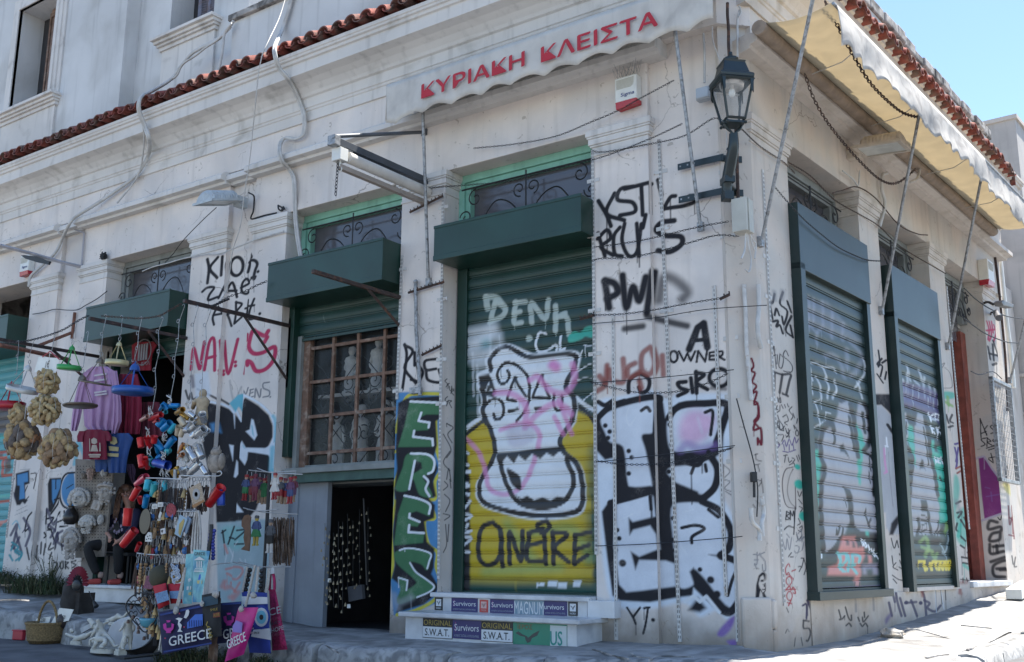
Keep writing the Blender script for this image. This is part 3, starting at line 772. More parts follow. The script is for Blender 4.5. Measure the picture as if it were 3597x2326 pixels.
CV['side_pier'] = Canvas(FR, 0, """
P1 S k 24 .4: 672,130 700,260 720,370; 742,100 722,190 700,200; 742,330 762,260 792,330; 832,80 800,205 880,290 842,430 822,345; 880,180 922,300; 722,400 780,392 760,455 800,440 830,530; 925,340 862,490 940,570; 940,570 912,440
P1 S x 44 .9 .6: 690,110 700,200; 740,80 745,160; 830,70 820,150
P1 S k 10: 735,650 710,800; 735,650 760,910; 715,775 755,760; 772,760 768,860; 800,750 838,800 820,900 788,880 800,750; 892,772 862,712 836,770 900,830 935,890 922,945 840,935
P1 S k 26 .4 .9: 725,940 820,972 915,970 900,1050 870,1180; 742,960 738,1135; 826,975 796,1170; 830,1180 885,1205
P1 S k 7: 740,1290 745,1220 765,1280 775,1220; 790,1230 785,1270 810,1275 805,1220; 735,1320 750,1360; 770,1310 760,1350 780,1350; 800,1310 800,1350; 815,1300 835,1340; 850,1300 860,1330; 880,1290 890,1320
P2 S k 7 .3: 770,150 800,130; 775,180 790,230 830,290; 745,230 760,270; 780,290 810,340 850,300; 930,90 900,130 940,190 920,230; 990,220 980,270; 860,320 880,380 910,340; 800,390 840,400 820,460; 870,420 900,380 890,330; 960,330 950,290 990,350; 940,160 960,210; 830,200 870,180 890,240 850,260 880,290; 770,400 790,390; 760,450 800,500
P2 S k 10 .3: 780,240 770,300 800,330 840,350 830,290; 790,250 800,340; 870,350 905,420 860,400
P2 E k 8: 985,375,16,32
P2 S v 10 .3: 822,492 850,452 870,520 900,440 930,505 960,420 975,480 1000,440; 832,570 890,580 970,555; 840,500 850,560; 900,500 900,560; 940,490 950,550; 770,490 795,500 780,530
P2 S k 6: 840,620 880,610; 860,615 850,690; 890,640 900,690 930,670; 930,640 960,660 940,690; 980,620 1000,680; 1000,610 1015,660; 900,720 950,700 960,740
P2 S B 12 .3: 942,742 862,770 826,900 842,1080 882,1170 972,1192; 942,762 902,850 880,1000 912,1120 972,1182; 966,950 972,1192
P2 G h 8 1 .5: 930,760 860,800 835,920 850,1070 890,1160 960,1180 960,900
P2 S k 13 .3: 872,1220 862,1312; 872,1222 905,1245 872,1270 905,1300 862,1312; 912,1215 912,1310; 912,1215 935,1270 948,1215 958,1330; 965,1190 950,1470; 842,1422 892,1382 955,1400
P2 S k 8 .3: 990,1000 1010,1060 1035,1010; 1000,1090 1040,1140; 1010,1170 1045,1190 1020,1230; 1000,1300 1020,1350 990,1370; 1010,1400 1040,1380 1030,1440 1000,1430; 980,1470 1000,1530 1040,1480
P2 D t 30 .4: 990,740
P2 D t 52 .3: 1008,930
P2 D t 50 .3: 1060,1275
P3 D t 44 .3: 945,40
P3 S x 10 .4: 725,280 760,385 775,270 800,385 822,260; 770,220 800,260; 860,340 900,360 880,420 850,400; 870,300 950,250; 890,220 920,180 930,300; 870,205 905,290 970,240; 930,390 950,300
P3 S k 9 .3: 790,455 820,415; 810,460 840,455; 890,560 920,560 900,610; 920,470 945,480 925,570; 945,470 970,560 950,640; 975,605 1005,600
P3 S f 10 .2: 805,560 790,528 760,580 770,640 805,650 842,690; 770,640 790,620 805,650
P3 E f 10 .2: 795,705,30,42 800,860,28,45
P3 S f 13 .2: 760,800 800,760 815,800 840,770 862,830 840,830; 780,930 822,940; 790,960 815,905; 825,605 862,590; 760,800 860,790
P3 S n 28 .3: 985,905 1035,1020 1080,1110
P3 S n 20 .3: 935,960 975,950 975,1090
P3 S k 18 .3 .85: 945,1110 1000,1120; 945,1110 945,1190 1000,1195 1015,1250 990,1320 975,1320
P3 S k 10 .4 .8: 830,1180 800,1230 780,1200 760,1240; 860,1290 850,1380; 920,1290 935,1370; 770,980 790,1030
P3 G h 8 .8: 780,1090 850,1070 845,1200 800,1230
P3 S v 30 .8 .6: 1080,1160 1070,1290
""")
CV['cut_corner'] = Canvas(FC, 0, """
P1 S m 24 .3: 492,800 515,880 488,930 530,960 500,1050 545,1100 490,1180 550,1160 520,1290 560,1300 560,1420 520,1480 565,1540
P2 S m 26 .3: 520,30 560,60 572,200 530,262 515,340 560,330 595,330 600,500 560,430 560,500
P2 S k 7 .4 .8: 525,610 560,600; 540,600 545,660 600,680; 525,720 580,710; 560,720 580,790; 560,880 600,900 570,950; 600,870 620,1020; 510,1150 530,1180
P3 S x 11 .3: 430,430 480,440 495,420; 465,410 465,530 440,530 465,580; 545,410 500,440 545,500 555,590 530,600 520,540; 440,490 480,490
P3 F k 5 .2: 520,615 482,650 457,750 450,882 488,872 502,800 482,735 500,665 528,645 552,705 556,640 540,615; 540,820 566,880 530,872 520,850; 528,735 522,745 535,750
P3 S k 5 .2: 505,712 530,708; 510,700 530,700; 520,790 545,795; 540,760 550,730 552,800 530,830; 500,790 525,835
P3 S k 8 .3 .8: 555,1010 570,1060; 585,1010 560,1090; 600,1020 600,1060; 615,1020 630,1030 618,1060; 640,1020 640,1060 655,1060; 670,1020 690,1040 670,1060; 700,1010 720,1015 705,1060
""")
CV['side_base'] = Canvas(FR, 0, """
R4 S n 34 .4 .85: 1470,1090 1500,1210; 1510,1060 1540,1230 1590,1400; 1420,1220 1460,1400; 1570,1160 1640,1400; 1640,1225 1790,1212; 1720,1190 1760,1290 1800,1400; 1860,1050 1900,1150 1930,1440; 1880,1060 1980,1030; 1900,1190 1970,1230 1940,1290 2040,1340 2120,1260
R4 D n 26: 1655,1220 1850,1225
R4 G v 8 .8 .7: 1370,1440 1430,1370 1440,1420 1380,1510
R4 S k 22 .5 .85: 740,1320 770,1440 750,1450; 790,1440 820,1400; 830,1280 870,1420 910,1460 910,1390; 840,1530 880,1500 910,1540; 1000,1420 1020,1470; 1060,1420 1075,1480 1140,1400 ; 1030,1500 1060,1540 1100,1500 1130,1540; 1085,1350 1090,1420
R4 S x 30 .6 .7: 960,1130 970,1240 975,1340; 1205,1100 1215,1320
R4 S d 40 .8 .5: 1880,1040 1990,1030; 2380,1030 2400,1100
R4 S k 16 .5 .8: 2050,1030 2065,1400; 2120,1010 2140,1240; 2180,1010 2190,1180
R6 S d 30 .8 .6: 390,790 400,860; 410,780 500,790; 780,730 860,720; 800,740 780,830
R6 S w 10 .5 .6: 530,780 545,1040; 590,780 620,990
P3 F h 8 1 .8: 1120,900 1250,890 1464,870 1464,930 1300,960 1200,920
R4 S h 60 1 .6: 530,1170 700,1180 880,1140 1300,1110
""")
CV['side_mid'] = Canvas(FR, 0, """
R3 F k 8 .5: 1235,-60 1545,-60 1580,330 1500,265 1420,170 1330,90 1240,95
R3 F S 8 .5: 1245,100 1330,92 1500,270 1585,335 1640,900 1700,1400 1600,1540 1345,1540 1300,900
R3 P w 20 .5: 1400,530 1410,640; 1385,640 1420,650
R3 S p 30 .6 .6: 1370,680 1380,850 1400,980; 1375,1010 1410,990
R3 P x 9 .5 .7: 1430,720 1440,1000 1490,1460; 1330,1100 1350,1500
R3 S k 46 .4: 1420,360 1500,480 1590,570
R4 F S 8 .5: 1390,-20 1700,-20 1700,180 1600,300 1450,290 1400,200
R4 F k 8 .5: 1590,-10 1565,150 1490,305 1440,305 1465,150
R2 S k 24 .4: 1292,890 1310,1050 1290,1110; 1340,1000 1275,1080 1345,1100 1320,1240; 1275,1210 1355,1330; 1400,1020 1340,1060; 1400,1180 1380,1280
R4 S k 14 .4: 1465,350 1505,485 1540,385; 1545,380 1565,475; 1610,380 1612,470; 1475,590 1490,700; 1530,680 1490,740 1555,780; 1580,650 1640,800; 1570,740 1640,780; 1480,850 1570,910 1650,920; 1490,900 1540,960; 1575,560 1580,575; 1612,575 1612,600
""")
CV['side_third'] = Canvas(FR, 0, """
R2 G t 8 .6 .8: 2170,1450 2310,1460 2310,1540 2170,1540
R3 S o 40 .5 .8: 2200,50 2290,100; 2230,-20 2240,90
R3 S k 26 .4 .9: 2210,220 2240,330; 2290,220 2260,300 2300,330; 2240,390 2300,370
R6 G t 8 1 .7: 745,20 880,-60 870,200 850,350 760,280 760,150
D3 G t 8 .8 .7: 0,560 40,560 50,700 0,900
D3 S v 16 .4: 10,300 30,400 20,480; 40,300 20,420; 10,270 50,260
D3 S d 14 .4: 20,480 60,460; 30,520 60,500
D3 S k 18 .4 .9: 20,780 60,760; 30,860 70,850 40,900; 60,920 110,1000; 90,900 120,960; 30,950 20,1000 40,1020; 60,1060 100,1100; 60,1140 90,1160; 70,1240 130,1250; 80,1290 150,1300; 120,1200 160,1250 170,1320 140,1350 130,1220
D3 S t 30 .6 .7: 60,960 40,1060; 90,1310 130,1340
D3 S k 9 .4: 60,1430 130,1440; 80,1420 80,1460; 110,1420 120,1450
R6 S d 40 .8 .5: 780,725 860,720
D3 S x 40 1 .5: 20,760 50,830
R2 S k 8 .4 .7: 2150,1080 2190,1060 2150,1130; 2190,1120 2260,1200 2290,1380 2180,1400
""")
CV['side_fourth'] = Canvas(FR, 0, """
D2 S r 14 .5 .9: 290,620 310,700 300,780; 310,620 330,730 310,790; 330,620 345,720; 350,650 370,720 350,790 ; 285,700 360,690
D2 S k 18 .4 .9: 300,840 320,950; 340,820 350,960; 345,790 395,940; 310,900 390,920; 340,1000 375,985
D3 S m 14 .4 .8: 470,800 480,960 500,900; 500,800 510,1040; 530,860 520,1080; 545,860 560,1140; 480,900 560,960; 475,1050 530,1060
D3 S k 12 .4 .8: 560,860 580,920; 560,1010 590,1070; 540,980 590,1090; 500,1230 510,1300; 530,1240 520,1320 540,1320; 560,1250 570,1330; 440,480 450,560; 460,460 480,560
D3 G y 8 1 .6: 420,610 460,600 550,700 540,730 460,690
""")
CV['door_reveal'] = Canvas(Frame(FR.p(8.0, 0), -FR.n), 0, """
D3 F z 8 .3: 212,382 262,374 330,480 412,590 452,852 265,918 240,700
D3 P q 16 .4: 150,412 215,384 262,374 330,480 412,590 452,852 265,918 210,935
D3 S P 10 .6 .5: 280,720 400,700; 320,680 330,760; 270,640 310,650
D3 S k 28 .6 .9: 375,940 310,930 300,1000 400,980 400,1020 330,1040 310,1100 390,1090 400,1030; 310,1130 320,1210 430,1190; 370,1140 375,1200; 430,1140 340,1150; 320,1280 440,1240; 400,1350 480,1340 470,1270 400,1280 340,1320 350,1400 440,1410
D3 S k 28 .6 .9: 370,1340 440,1335
D3 S k 9 .4: 228,50 235,215; 228,55 285,195; 235,180 280,160; 290,110 265,150 285,185; 350,100 315,120 350,160 320,180; 285,215 235,230 270,270 235,290; 290,215 285,290; 290,220 320,245 290,255 330,280; 365,215 335,240 370,260 340,285; 280,305 350,285; 300,320 350,305; 300,400 340,430; 320,350 340,420; 300,390 350,380; 380,900 400,920 415,880
""")
SH1 = """
R2 S L 40 1 .4: 370,160 372,420 340,800; 440,190 430,480; 560,230 560,560; 690,360 680,720; 840,520 820,740 870,700; 400,560 470,640 540,590; 480,650 480,800
R2 F L 10 1 .33: 350,190 620,230 880,540 1080,760 1010,800 870,690 780,690 700,720 540,600 400,570 330,650
R2 S L 60 .9 .42: 600,960 700,950 800,1050 850,1250; 930,770 1040,890 1090,1010 1010,1170 940,1235; 890,880 890,1120
R2 S w 26 .9 .6: 350,1060 480,1060 560,1110 700,1120 745,1190; 360,1200 400,1330 420,1480; 470,1240 530,1390 540,1540; 600,1270 640,1380 620,1540; 720,1290 745,1420 690,1540; 380,1100 420,1290; 560,1100 620,1280; 1110,1000 1125,1190 1000,1390; 1020,1320 1060,1400 1090,1540; 1180,1290 1200,1370; 345,1350 380,1540
R3 S w 20 .9 .6: 460,50 500,200 520,320; 450,40 520,20; 450,390 590,300; 600,180 660,200; 380,20 400,60
R3 F G 10 .6: 500,560 540,430 620,390 700,400 760,200 780,60 850,-10 910,40 960,300 1000,400 1030,100 1060,40 1130,110 1170,300 1230,600 1290,900 1345,1540 480,1540 520,1100 580,940 520,800
R4 F G 10 .6: 490,-10 1362,-10 1375,300 1200,290 980,220 930,120 850,300 760,400 640,560 570,520 560,100
R3 F t 8 .5: 1010,330 1080,430 1142,640 1105,760 1072,1170 1042,1160 1028,800 1050,600; 400,690 500,690 540,900 520,1060 520,1300 490,1545 440,1545 400,1250 412,1000
R3 S k 60 .5: 640,340 570,430 535,560 545,800 592,960 548,1150 530,1545; 600,330 680,330 712,430
R3 S k 34 .4: 705,400 722,520 715,610
R3 S k 60 .5: 800,30 860,5; 930,80 980,300 1030,700 1035,790; 1130,80 1180,250 1195,560 1120,700
R3 S k 40 .4: 1120,720 1205,780 1250,900 1250,1320; 1100,190 1130,460; 915,240 950,440 990,690
R3 F k 8 .4: 800,640 835,610 880,700 920,810 850,730 795,720; 835,1180 930,1230 970,1350 975,1545 900,1545 900,1400
R3 S k 14 .4: 1185,810 1210,980; 1180,980 1205,1150; 860,1350 880,1460; 1140,1490 1140,1545
R4 S k 60 .4: 945,-10 960,150 1010,230 1100,290 1370,310; 540,-10 555,250 575,520; 830,330 740,460 640,570
R4 F k 8 .5: 640,560 720,470 840,320 1000,250 1100,300 1390,310 1395,560 1100,480 640,640 560,600
R4 S k 26 .4: 1135,-10 1160,110 1200,200; 1210,90 1170,160; 800,180 760,300; 840,210 820,300; 750,230 745,300
R4 F t 8 .5: 440,-10 500,-10 500,180 455,120; 1135,250 1180,250 1180,320 1140,310
R4 F s 8 .6: 835,325 1000,325 1030,480 1100,458 1142,560 1082,690 1080,830 1052,1010 1000,1000 985,930 1000,860 620,850 645,735 760,700 780,480
R4 F B 8 .6: 880,370 920,370 915,440 880,440; 960,380 990,400 1000,480 960,470
R4 F s 8 .6: 1170,570 1220,580 1225,680 1180,690
R4 F q 10 .8 .6: 1100,700 1310,690 1300,840 1240,840 1230,760 1150,770 1150,840 1100,840
R4 S C 40 .5: 770,545 800,640 800,760 860,800; 800,570 870,560 880,640 830,720; 900,560 920,700 900,790; 960,580 970,720 1000,700; 980,570 1060,590 1050,680; 1000,800 960,740 1020,830
R4 S w 20 .4: 1090,360 1120,440; 1130,380 1150,470 1100,440; 1170,440 1190,500; 1210,490 1230,530; 1250,510 1260,590 1290,560; 1290,600 1330,650
R4 S v 34 .6 .6: 560,1050 1000,1010 1340,990
R4 S k 16 .4: 1000,940 985,1010 1040,1040 1060,950
R4 P w 16 .4: 535,540 525,600 545,620 550,560
"""
SH2 = """
R2 S w 30 .9 .5: 1560,1240 1580,1400 1600,1540; 1640,1280 1660,1540; 1700,1100 1740,1300; 1800,1300 1860,1360; 1930,1250 1920,1400; 1700,1200 1710,1500; 1860,1150 1900,1300; 2000,1350 2010,1500; 2070,1400 2080,1540
R2 F v 10 .8 .75: 1555,1290 2000,1400 2120,1480 2130,1560 1600,1560
R2 S L 16 .5 .7: 1600,1290 1620,1400 1590,1540; 1690,1330 1680,1460; 1780,1360 1770,1540; 1860,1400 1850,1540; 1940,1430 1935,1540; 2020,1460 2010,1540; 2080,1480 2070,1540
R3 F v 8 .8 .75: 1600,-10 2105,-10 2135,350 2000,210 1860,150 1600,120
R3 S L 16 .5 .7: 1980,-10 1990,120; 2050,0 2060,140; 2110,0 2110,90; 1760,-10 1780,60
R3 F G 8 .6: 1620,200 1720,180 1750,420 1700,560 1705,700 1790,760 1800,250 1850,185 1920,220 1960,500 2030,700 2080,1100 2155,1545 1700,1545 1740,1100 1780,800 1720,640 1640,560
R3 F t 8 .5: 1720,310 1785,400 1805,700 1825,940 1760,760 1710,560; 2015,560 2060,560 2072,720 2200,740 2205,920 2285,1150 2285,1545 2150,1545 2060,950
R3 S k 50 .4: 1625,200 1645,560 1740,700 1775,850 1750,1100 1720,1545; 1935,250 1992,500 2012,760 2072,1000 2112,1310
R3 S k 60 .5: 1700,130 1740,330; 1800,140 1790,330
R3 F k 8 .4: 1890,815 1915,830 1948,970 1930,940 1880,945 1868,965 1875,900; 1878,1370 1962,1368 1992,1545 1900,1545
R3 S k 20 .4: 1685,310 1690,480; 1915,380 1950,560 1990,900; 1735,850 1745,930 1720,1240; 2140,1060 2175,1120
R3 S w 22 .3: 1990,200 2020,310; 2060,210 2010,260 2080,290; 2080,210 2090,290; 2095,210 2130,220 2120,290 2085,280; 2020,370 2040,460; 2025,380 2060,400 2030,420 2070,470; 2100,390 2110,470; 2140,390 2110,430 2150,470; 2080,790 2090,860; 2110,800 2140,820 2110,850 2150,880; 2160,800 2180,880
R3 D t 40 .4: 2145,690
R4 F G 8 .6: 1722,-10 2132,-10 2140,320 2010,300 1940,310 1850,300 1800,320 1745,305
R4 F t 8 .5: 2130,-10 2285,-10 2275,120 2142,150; 1730,420 1780,440 1760,510 1730,490; 1715,30 1745,60 1720,170
R4 S k 40 .4: 1985,-10 2000,150 2040,330; 1855,80 1860,220 1830,310
R4 F k 8 .6: 2020,330 2160,340 2150,420 2090,480 2030,440
R4 S k 20 .4: 2130,120 2110,220 2070,310; 2180,190 2110,300; 1890,30 1960,60; 1895,100 1960,110; 1900,170 1960,150; 1890,270 1970,230; 1945,295 1950,300
R4 S o 44 .7 .75: 1880,400 1950,340 1990,450 1950,600; 1960,540 2030,520 2070,620 2110,560; 2240,150 2220,260 2260,130; 1900,470 1980,500
R4 S i 20 .6 .7: 2250,250 2250,420 2200,560 2170,520; 2150,420 2230,600
R4 P O 34 .4: 1855,665 1930,660; 1930,670 1945,790; 1965,740 1970,760; 2010,680 2030,785 2040,670 2085,670 2100,770; 2130,780 2150,690 2180,780 2200,690; 2220,690 2225,775 2250,690 2260,775 2295,690; 2050,665 2300,655
R4 P w 12 .4: 1765,540 1760,600; 1785,540 1790,600; 1765,570 1790,570
"""
CV['side_shutter_one'] = Canvas(FR, 0.05, SH1)
CV['side_shutter_two'] = Canvas(FR, 0.05, SH2)
CV['jamb_main'] = Canvas(Frame((-3.465, 0, 0), (0, 1, 0)), 0, """
M1 S k 10: 268,890 240,920 275,960 255,1000; 270,960 300,950; 285,960 280,1020; 300,990 305,1040 325,1050 330,990; 330,1020 320,1090; 335,1030 358,1040 330,1070 360,1110; 275,1130 245,1160 250,1200 280,1190; 290,1180 260,1255; 295,1180 330,1190 300,1215 330,1280
M1 S k 7 .3 .8: 265,1490 290,1510 320,1530; 260,1500 265,1540
Q5 S k 5 .3 .8: 885,430 915,450 890,480 910,520; 870,480 905,550 885,590; 900,560 870,610 900,650; 885,690 895,640 905,700; 875,700 890,720 870,740; 900,690 905,730; 875,760 900,790 880,840; 870,850 900,860 875,880; 880,900 885,990 870,1030; 895,900 890,980
""")
# ------------------------------------------------------------------ the corner building
BLD = thing('corner_building', (-5, 3, 0), 'old cream plaster corner building with clay tile ledge, pilasters and graffiti-covered shutters', 'building')
WT = 0.6
def slab(u0, u1, z0, z1, off=0.0, th=WT, fr=FL):
 def f(b):
  b.box(fr, u0, u1, z0, z1, off - th, off - 0.004)
 return f
def capital(fr, u0, u1, z0, z1, mt, parent, proj=0.055, depth=0.3):
 b = MB()
 h = z1 - z0
 for a, c, o in ((0, .10, .012), (.10, .36, .004), (.36, .44, .02), (.44, .68, .033), (.68, .76, .045), (.76, 1.0, proj)):
  b.box(fr, u0 - o, u1 + o, z0 + h * a, z0 + h * c, -depth, o)
 return b.build('capital', mt, parent, bevel=0.006)
def pilaster(fr, u0, u1, zt, cv, mt, tm, off=0.0, cap=True, step=0.0095, zc=0.28, name='pilaster'):
 p = painted(name, fr, cv, u0, u1, -0.45, zt, mt, BLD, step=step, off=off, core=slab(u0, u1, -0.45, zt, off, WT, fr))
 if cap:
  capital(fr, u0, u1, zt - zc, zt, tm, p)
 return p
ST, LED = 5.142, 5.77
lp = CV['left_pier']
for a, c in ((-12.18, -11.41), (-10.81, -10.10)):
 pilaster(FL, a, c, ST, lp, M['plaster'], M['trim'], step=0.014)
for a, c in ((-8.08, -7.33), (-6.80, -6.14)):
 pilaster(FL, a, c, ST, CV['double_pier'], M['plaster'], M['trim'])
pilaster(FL, -4.13, -3.465, ST, CV['narrow_pier'], M['plaster'], M['trim'])
pilaster(FL, -1.465, -0.80, ST, CV['corner_pier'], M['plaster'], M['trim'])
pilaster(FL, -14.95, -14.2, ST, None, M['plaster'], M['trim'], step=0.3)
for a, c, cv, o, stp in ((-11.41, -10.81, lp, -0.07, 0.014), (-7.33, -6.80, CV['double_pier'], -0.07, 0.0095), (-0.80, 0.0, CV['corner_pier'], -0.055, 0.0095)):
 painted('recessed_wall', FL, cv, a, c, -0.45, 6.0, M['plaster'], BLD, step=stp, off=o, core=slab(a, c, -0.45, 6.0, o, 0.5))
b = MB()
for a, c in ((-16.2, -11.41), (-10.81, -7.33), (-6.80, -0.80)):
 b.box(FL, a, c, ST, 6.0, -WT, 0)
b.build('lintel_wall', M['plaster'], BLD, bevel=0.008)
painted('door_reveal', CV['jamb_main'].fr if hasattr(CV['jamb_main'], 'fr') else Frame((-3.462, 0, 0), (0, 1, 0)), CV['jamb_main'], 0.0, 0.27, 0.35, 4.8, M['plaster'], BLD, step=0.008)
LEDGE = [(-.12, 5.754), (.11, 5.754), (.12, 5.79), (.20, 5.80), (.20, 5.865), (.16, 5.90), (.09, 5.93), (-.12, 5.93)]
b = MB()
for a, c, o in ((-16.2, -11.41, 0), (-11.41, -10.81, -.09), (-10.81, -7.33, 0), (-7.33, -6.80, -.09), (-6.80, -0.62, 0)):
 b.mould(FL, [(q + o, z) for q, z in LEDGE], a - (0.0 if o else 0.03), c + (0.0 if o else 0.03))
b.build('ledge', M['trim'], BLD, bevel=0.004)
CORN = [(-.3, 6.30), (.085, 6.30), (.085, 6.43), (.10, 6.44), (.105, 6.465), (.12, 6.475), (.12, 6.60), (.15, 6.615), (.17, 6.65), (.23, 6.71), (.31, 6.755), (.42, 6.785),
  (.42, 6.94), (.45, 6.95), (.455, 6.985), (.48, 6.995), (.485, 7.02), (.50, 7.03), (.50, 7.075), (-.3, 7.075)]
FRIEZE = [(-.3, 5.92), (.06, 5.92), (.06, 6.30), (-.3, 6.30)]
KR = 0.973
b = MB()
b.mould(FL, CORN, -16.2, 0, 0, 0.414)
b.mould(FC, CORN, 0, 0.297, 0.414, 0.444)
b.build('cornice', M['trim'], BLD, bevel=0.003)
b = MB()
b.mould(FL, FRIEZE, -16.2, 0, 0, 0.414)
b.mould(FC, FRIEZE, 0, 0.297, 0.414, 0.444)
b.build('frieze', M['plaster'], BLD)
SEND = 9.25
b = MB()
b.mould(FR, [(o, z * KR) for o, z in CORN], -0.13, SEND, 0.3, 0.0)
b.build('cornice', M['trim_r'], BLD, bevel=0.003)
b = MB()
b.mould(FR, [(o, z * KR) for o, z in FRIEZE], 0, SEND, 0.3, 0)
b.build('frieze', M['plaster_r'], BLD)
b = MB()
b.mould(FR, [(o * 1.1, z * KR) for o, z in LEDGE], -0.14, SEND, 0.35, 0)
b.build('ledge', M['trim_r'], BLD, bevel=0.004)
def tile_row(fr, u0, u1, z, off, back, rise, pitch=0.24, seed=1):
 rg = random.Random(seed)
 b = MB()
 n = int((u1 - u0) / pitch)
 K = 14
 for i in range(n):
  uc = u0 + (i + 0.5) * pitch
  dz, do, tw = rg.uniform(-.012, .012), rg.uniform(-.025, .025), rg.uniform(-.012, .012)
  for top in (True, False):
   cx = uc if top else uc + pitch / 2
   r = 0.098 if top else 0.088
   rows = []
   for t, q in ((0, 0), (0.34, 0.34), (0.345, 0.36), (1, 1)):
    o = off + (do if top else do * .5) - (off - back) * t
    zz = z + rise * t + dz + (0.012 if t > 0.344 else 0)
    row = []
    for k in range(K + 1):
     a = math.pi * k / K
     x = cx - math.cos(a) * r + tw * (1 - t)
     h = math.sin(a) * r * (0.95 if top else -0.75)
     row.append(fr.p(x, zz + h + (0.045 if top else 0.075), o))
    rows.append(row)
   b.grid(rows)
   e = []
   for k in range(K + 1):
    a = math.pi * k / K
    rr = r - 0.017
    e.append(fr.p(cx - math.cos(a) * rr + tw, z + dz + math.sin(a) * rr * (0.95 if top else -0.75) + (0.045 if top else 0.075), off + (do if top else do * .5)))
   b.grid([rows[0], e], False)
   e2 = [q - fr.n * 0.25 for q in e]
   b.grid([e, e2])
 return b.build('roof_tiles', M['tile'], BLD)
tile_row(FL, -16.2, 0.25, 7.10, 0.56, -0.06, 0.30)
tile_row(FR, -0.2, SEND - 0.6, 6.72, 0.56, -0.02, 0.28, seed=2)
b = MB()
b.box(FR, SEND - 0.62, SEND - 0.6, 6.66, 6.9, 0, .5)
b.build('tile_end', M['tile'], BLD)
def holed(fr, u0, u1, z0, z1, holes, off, th, mt, name, bev=0.006):
 us = sorted({u0, u1, *[h[0] for h in holes], *[h[1] for h in holes]})
 b = MB()
 for i in range(len(us) - 1):
  a, c = us[i], us[i + 1]
  cuts = sorted([(h[2], h[3]) for h in holes if h[0] <= a + 1e-6 and h[1] >= c - 1e-6])
  z = z0
  for lo, hi in cuts:
   b.box(fr, a, c, z, lo, off - th, off)
   z = hi
  b.box(fr, a, c, z, z1, off - th, off)
 return b.build(name, mt, BLD)
holed(FL, -16.2, -10.21, 7.0, 12.0, [(-13.46, -12.23, 8.36, 10.36)], 0, 0.45, M['upper'], 'upper_wall')
holed(FL, -10.21, -7.50, 7.0, 12.0, [(-9.38, -8.31, 8.69, 10.6)], -0.25, 0.45, M['upper'], 'upper_wall')
b = MB()
b.box(FL, -7.50, -7.2, 7.0, 12.0, -3.0, -0.7)
b.box(FL, -16.2, -7.2, 7.0, 12.2, -8.2, -7.9)
b.box(FL, -16.2, -7.1, 11.9, 12.1, -8.2, 0.12)
b.build('upper_wall', M['upper'], BLD)
def window(u0, u1, z0, z1, off, leaves, mt, sillw, trimw):
 W = part_empty('window', BLD, FL.p((u0 + u1) / 2, z0, off))
 b = MB()
 if trimw:
  for k, (w_, o) in enumerate(((trimw, .03), (trimw * .66, .055), (trimw * .3, .075))):
   b.box(FL, u0 - w_, u0, z0, z1 + w_, off, off + o)
   b.box(FL, u1, u1 + w_, z0, z1 + w_, off, off + o)
   b.box(FL, u0, u1, z1, z1 + w_, off, off + o)
  b.build('frame', M['trim'], W, bevel=0.004)
 b = MB()
 for k, (h, o) in enumerate(((0.05, .20), (.05, .15), (.04, .11), (.06, .07))):
  zt = z0 - sum((0.05, .05, .04, .06)[:k])
  b.box(FL, u0 - sillw + k * .025, u1 + sillw - k * .025, zt - h, zt, off - 0.3, off + o)
 b.box(FL, u0 - sillw + .12, u1 + sillw - .12, 7.2, z0 - .2, off, off + 0.04)
 b.build('sill', M['trim'], W, bevel=0.004)
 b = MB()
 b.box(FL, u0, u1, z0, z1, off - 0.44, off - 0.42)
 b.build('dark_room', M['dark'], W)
 for a, c, ang in leaves:
  b = MB()
  fr = Frame(FL.p(a, 0, off - 0.33), (math.cos(ang), math.sin(ang), 0))
  L = c - a
  for q in (0, L - .07):
   b.box(fr, q, q + .07, z0 + .02, z1 - .02, 0, .045)
  for q in (z0 + .02, (z0 + z1) / 2 + .2, z1 - .12):
   b.box(fr, .07, L - .07, q, q + .1, 0, .045)
  z = z0 + .14
  while z < z1 - .14:
   if not (0 < z - ((z0 + z1) / 2 + .17) < .14):
    q = [fr.p(.06, z, .005), fr.p(L - .06, z, .005), fr.p(L - .06, z + .028, .045), fr.p(.06, z + .028, .045)]
    b.prism(q, [p + np.array([0, 0, .009]) for p in q])
   z += .042
  b.build('shutter_leaf', mt, W)
 return W
M['leafA'] = mat('faded brown louvres', (0.30, 0.25, 0.235), 0.8, var=0.25, scale=8, col2=(0.16, 0.07, 0.06), s2=2.5, f2=0.6)
M['leafB'] = mat('faded violet louvres', (0.16, 0.165, 0.215), 0.8, var=0.25, scale=8, col2=(0.19, 0.12, 0.10), s2=4, f2=0.6)
window(-13.46, -12.23, 8.36, 10.36, 0, [(-12.90, -12.25, 0.0)], M['leafA'], 0.34, 0.26)
b = MB()
for q in (0, .09):
 b.box(FL, -12.98 - q, -12.93 - q, 8.37, 10.33, -.36 + q * .5, -.30)
b.box(FL, -12.93, -12.25, 10.2, 10.34, -.3, -.25)
b.build('window_frame', M['brownwood'], BLD)
window(-9.38, -8.31, 8.69, 10.6, -0.25, [(-9.10, -8.84, 0.18), (-8.84, -8.58, -0.12), (-8.58, -8.32, 0.18)], M['leafB'], 0.22, 0)
PZ = 8.30
b = MB()
b.box(FL, -7.52, 0.02, 7.0, PZ, -0.3, 0.0)
b.box(FC, 0.0, 0.297, 7.0, PZ, -0.3, 0.0)
b.build('parapet', M['upper'], BLD)
b = MB()
for i in range(12):
 u = -7.56 + i * 0.64
 b.box(FL, u, u + 0.637, PZ, PZ + .10 + random.uniform(-.008, .008), -0.34, 0.07 + random.uniform(-.006, .006))
b.build('coping', M['coping'], BLD, bevel=0.012)
b = MB()
b.box(FR, 0, SEND, 6.7, 7.78, -0.3, 0.0)
b.build('parapet', M['upper'], BLD)
b = MB()
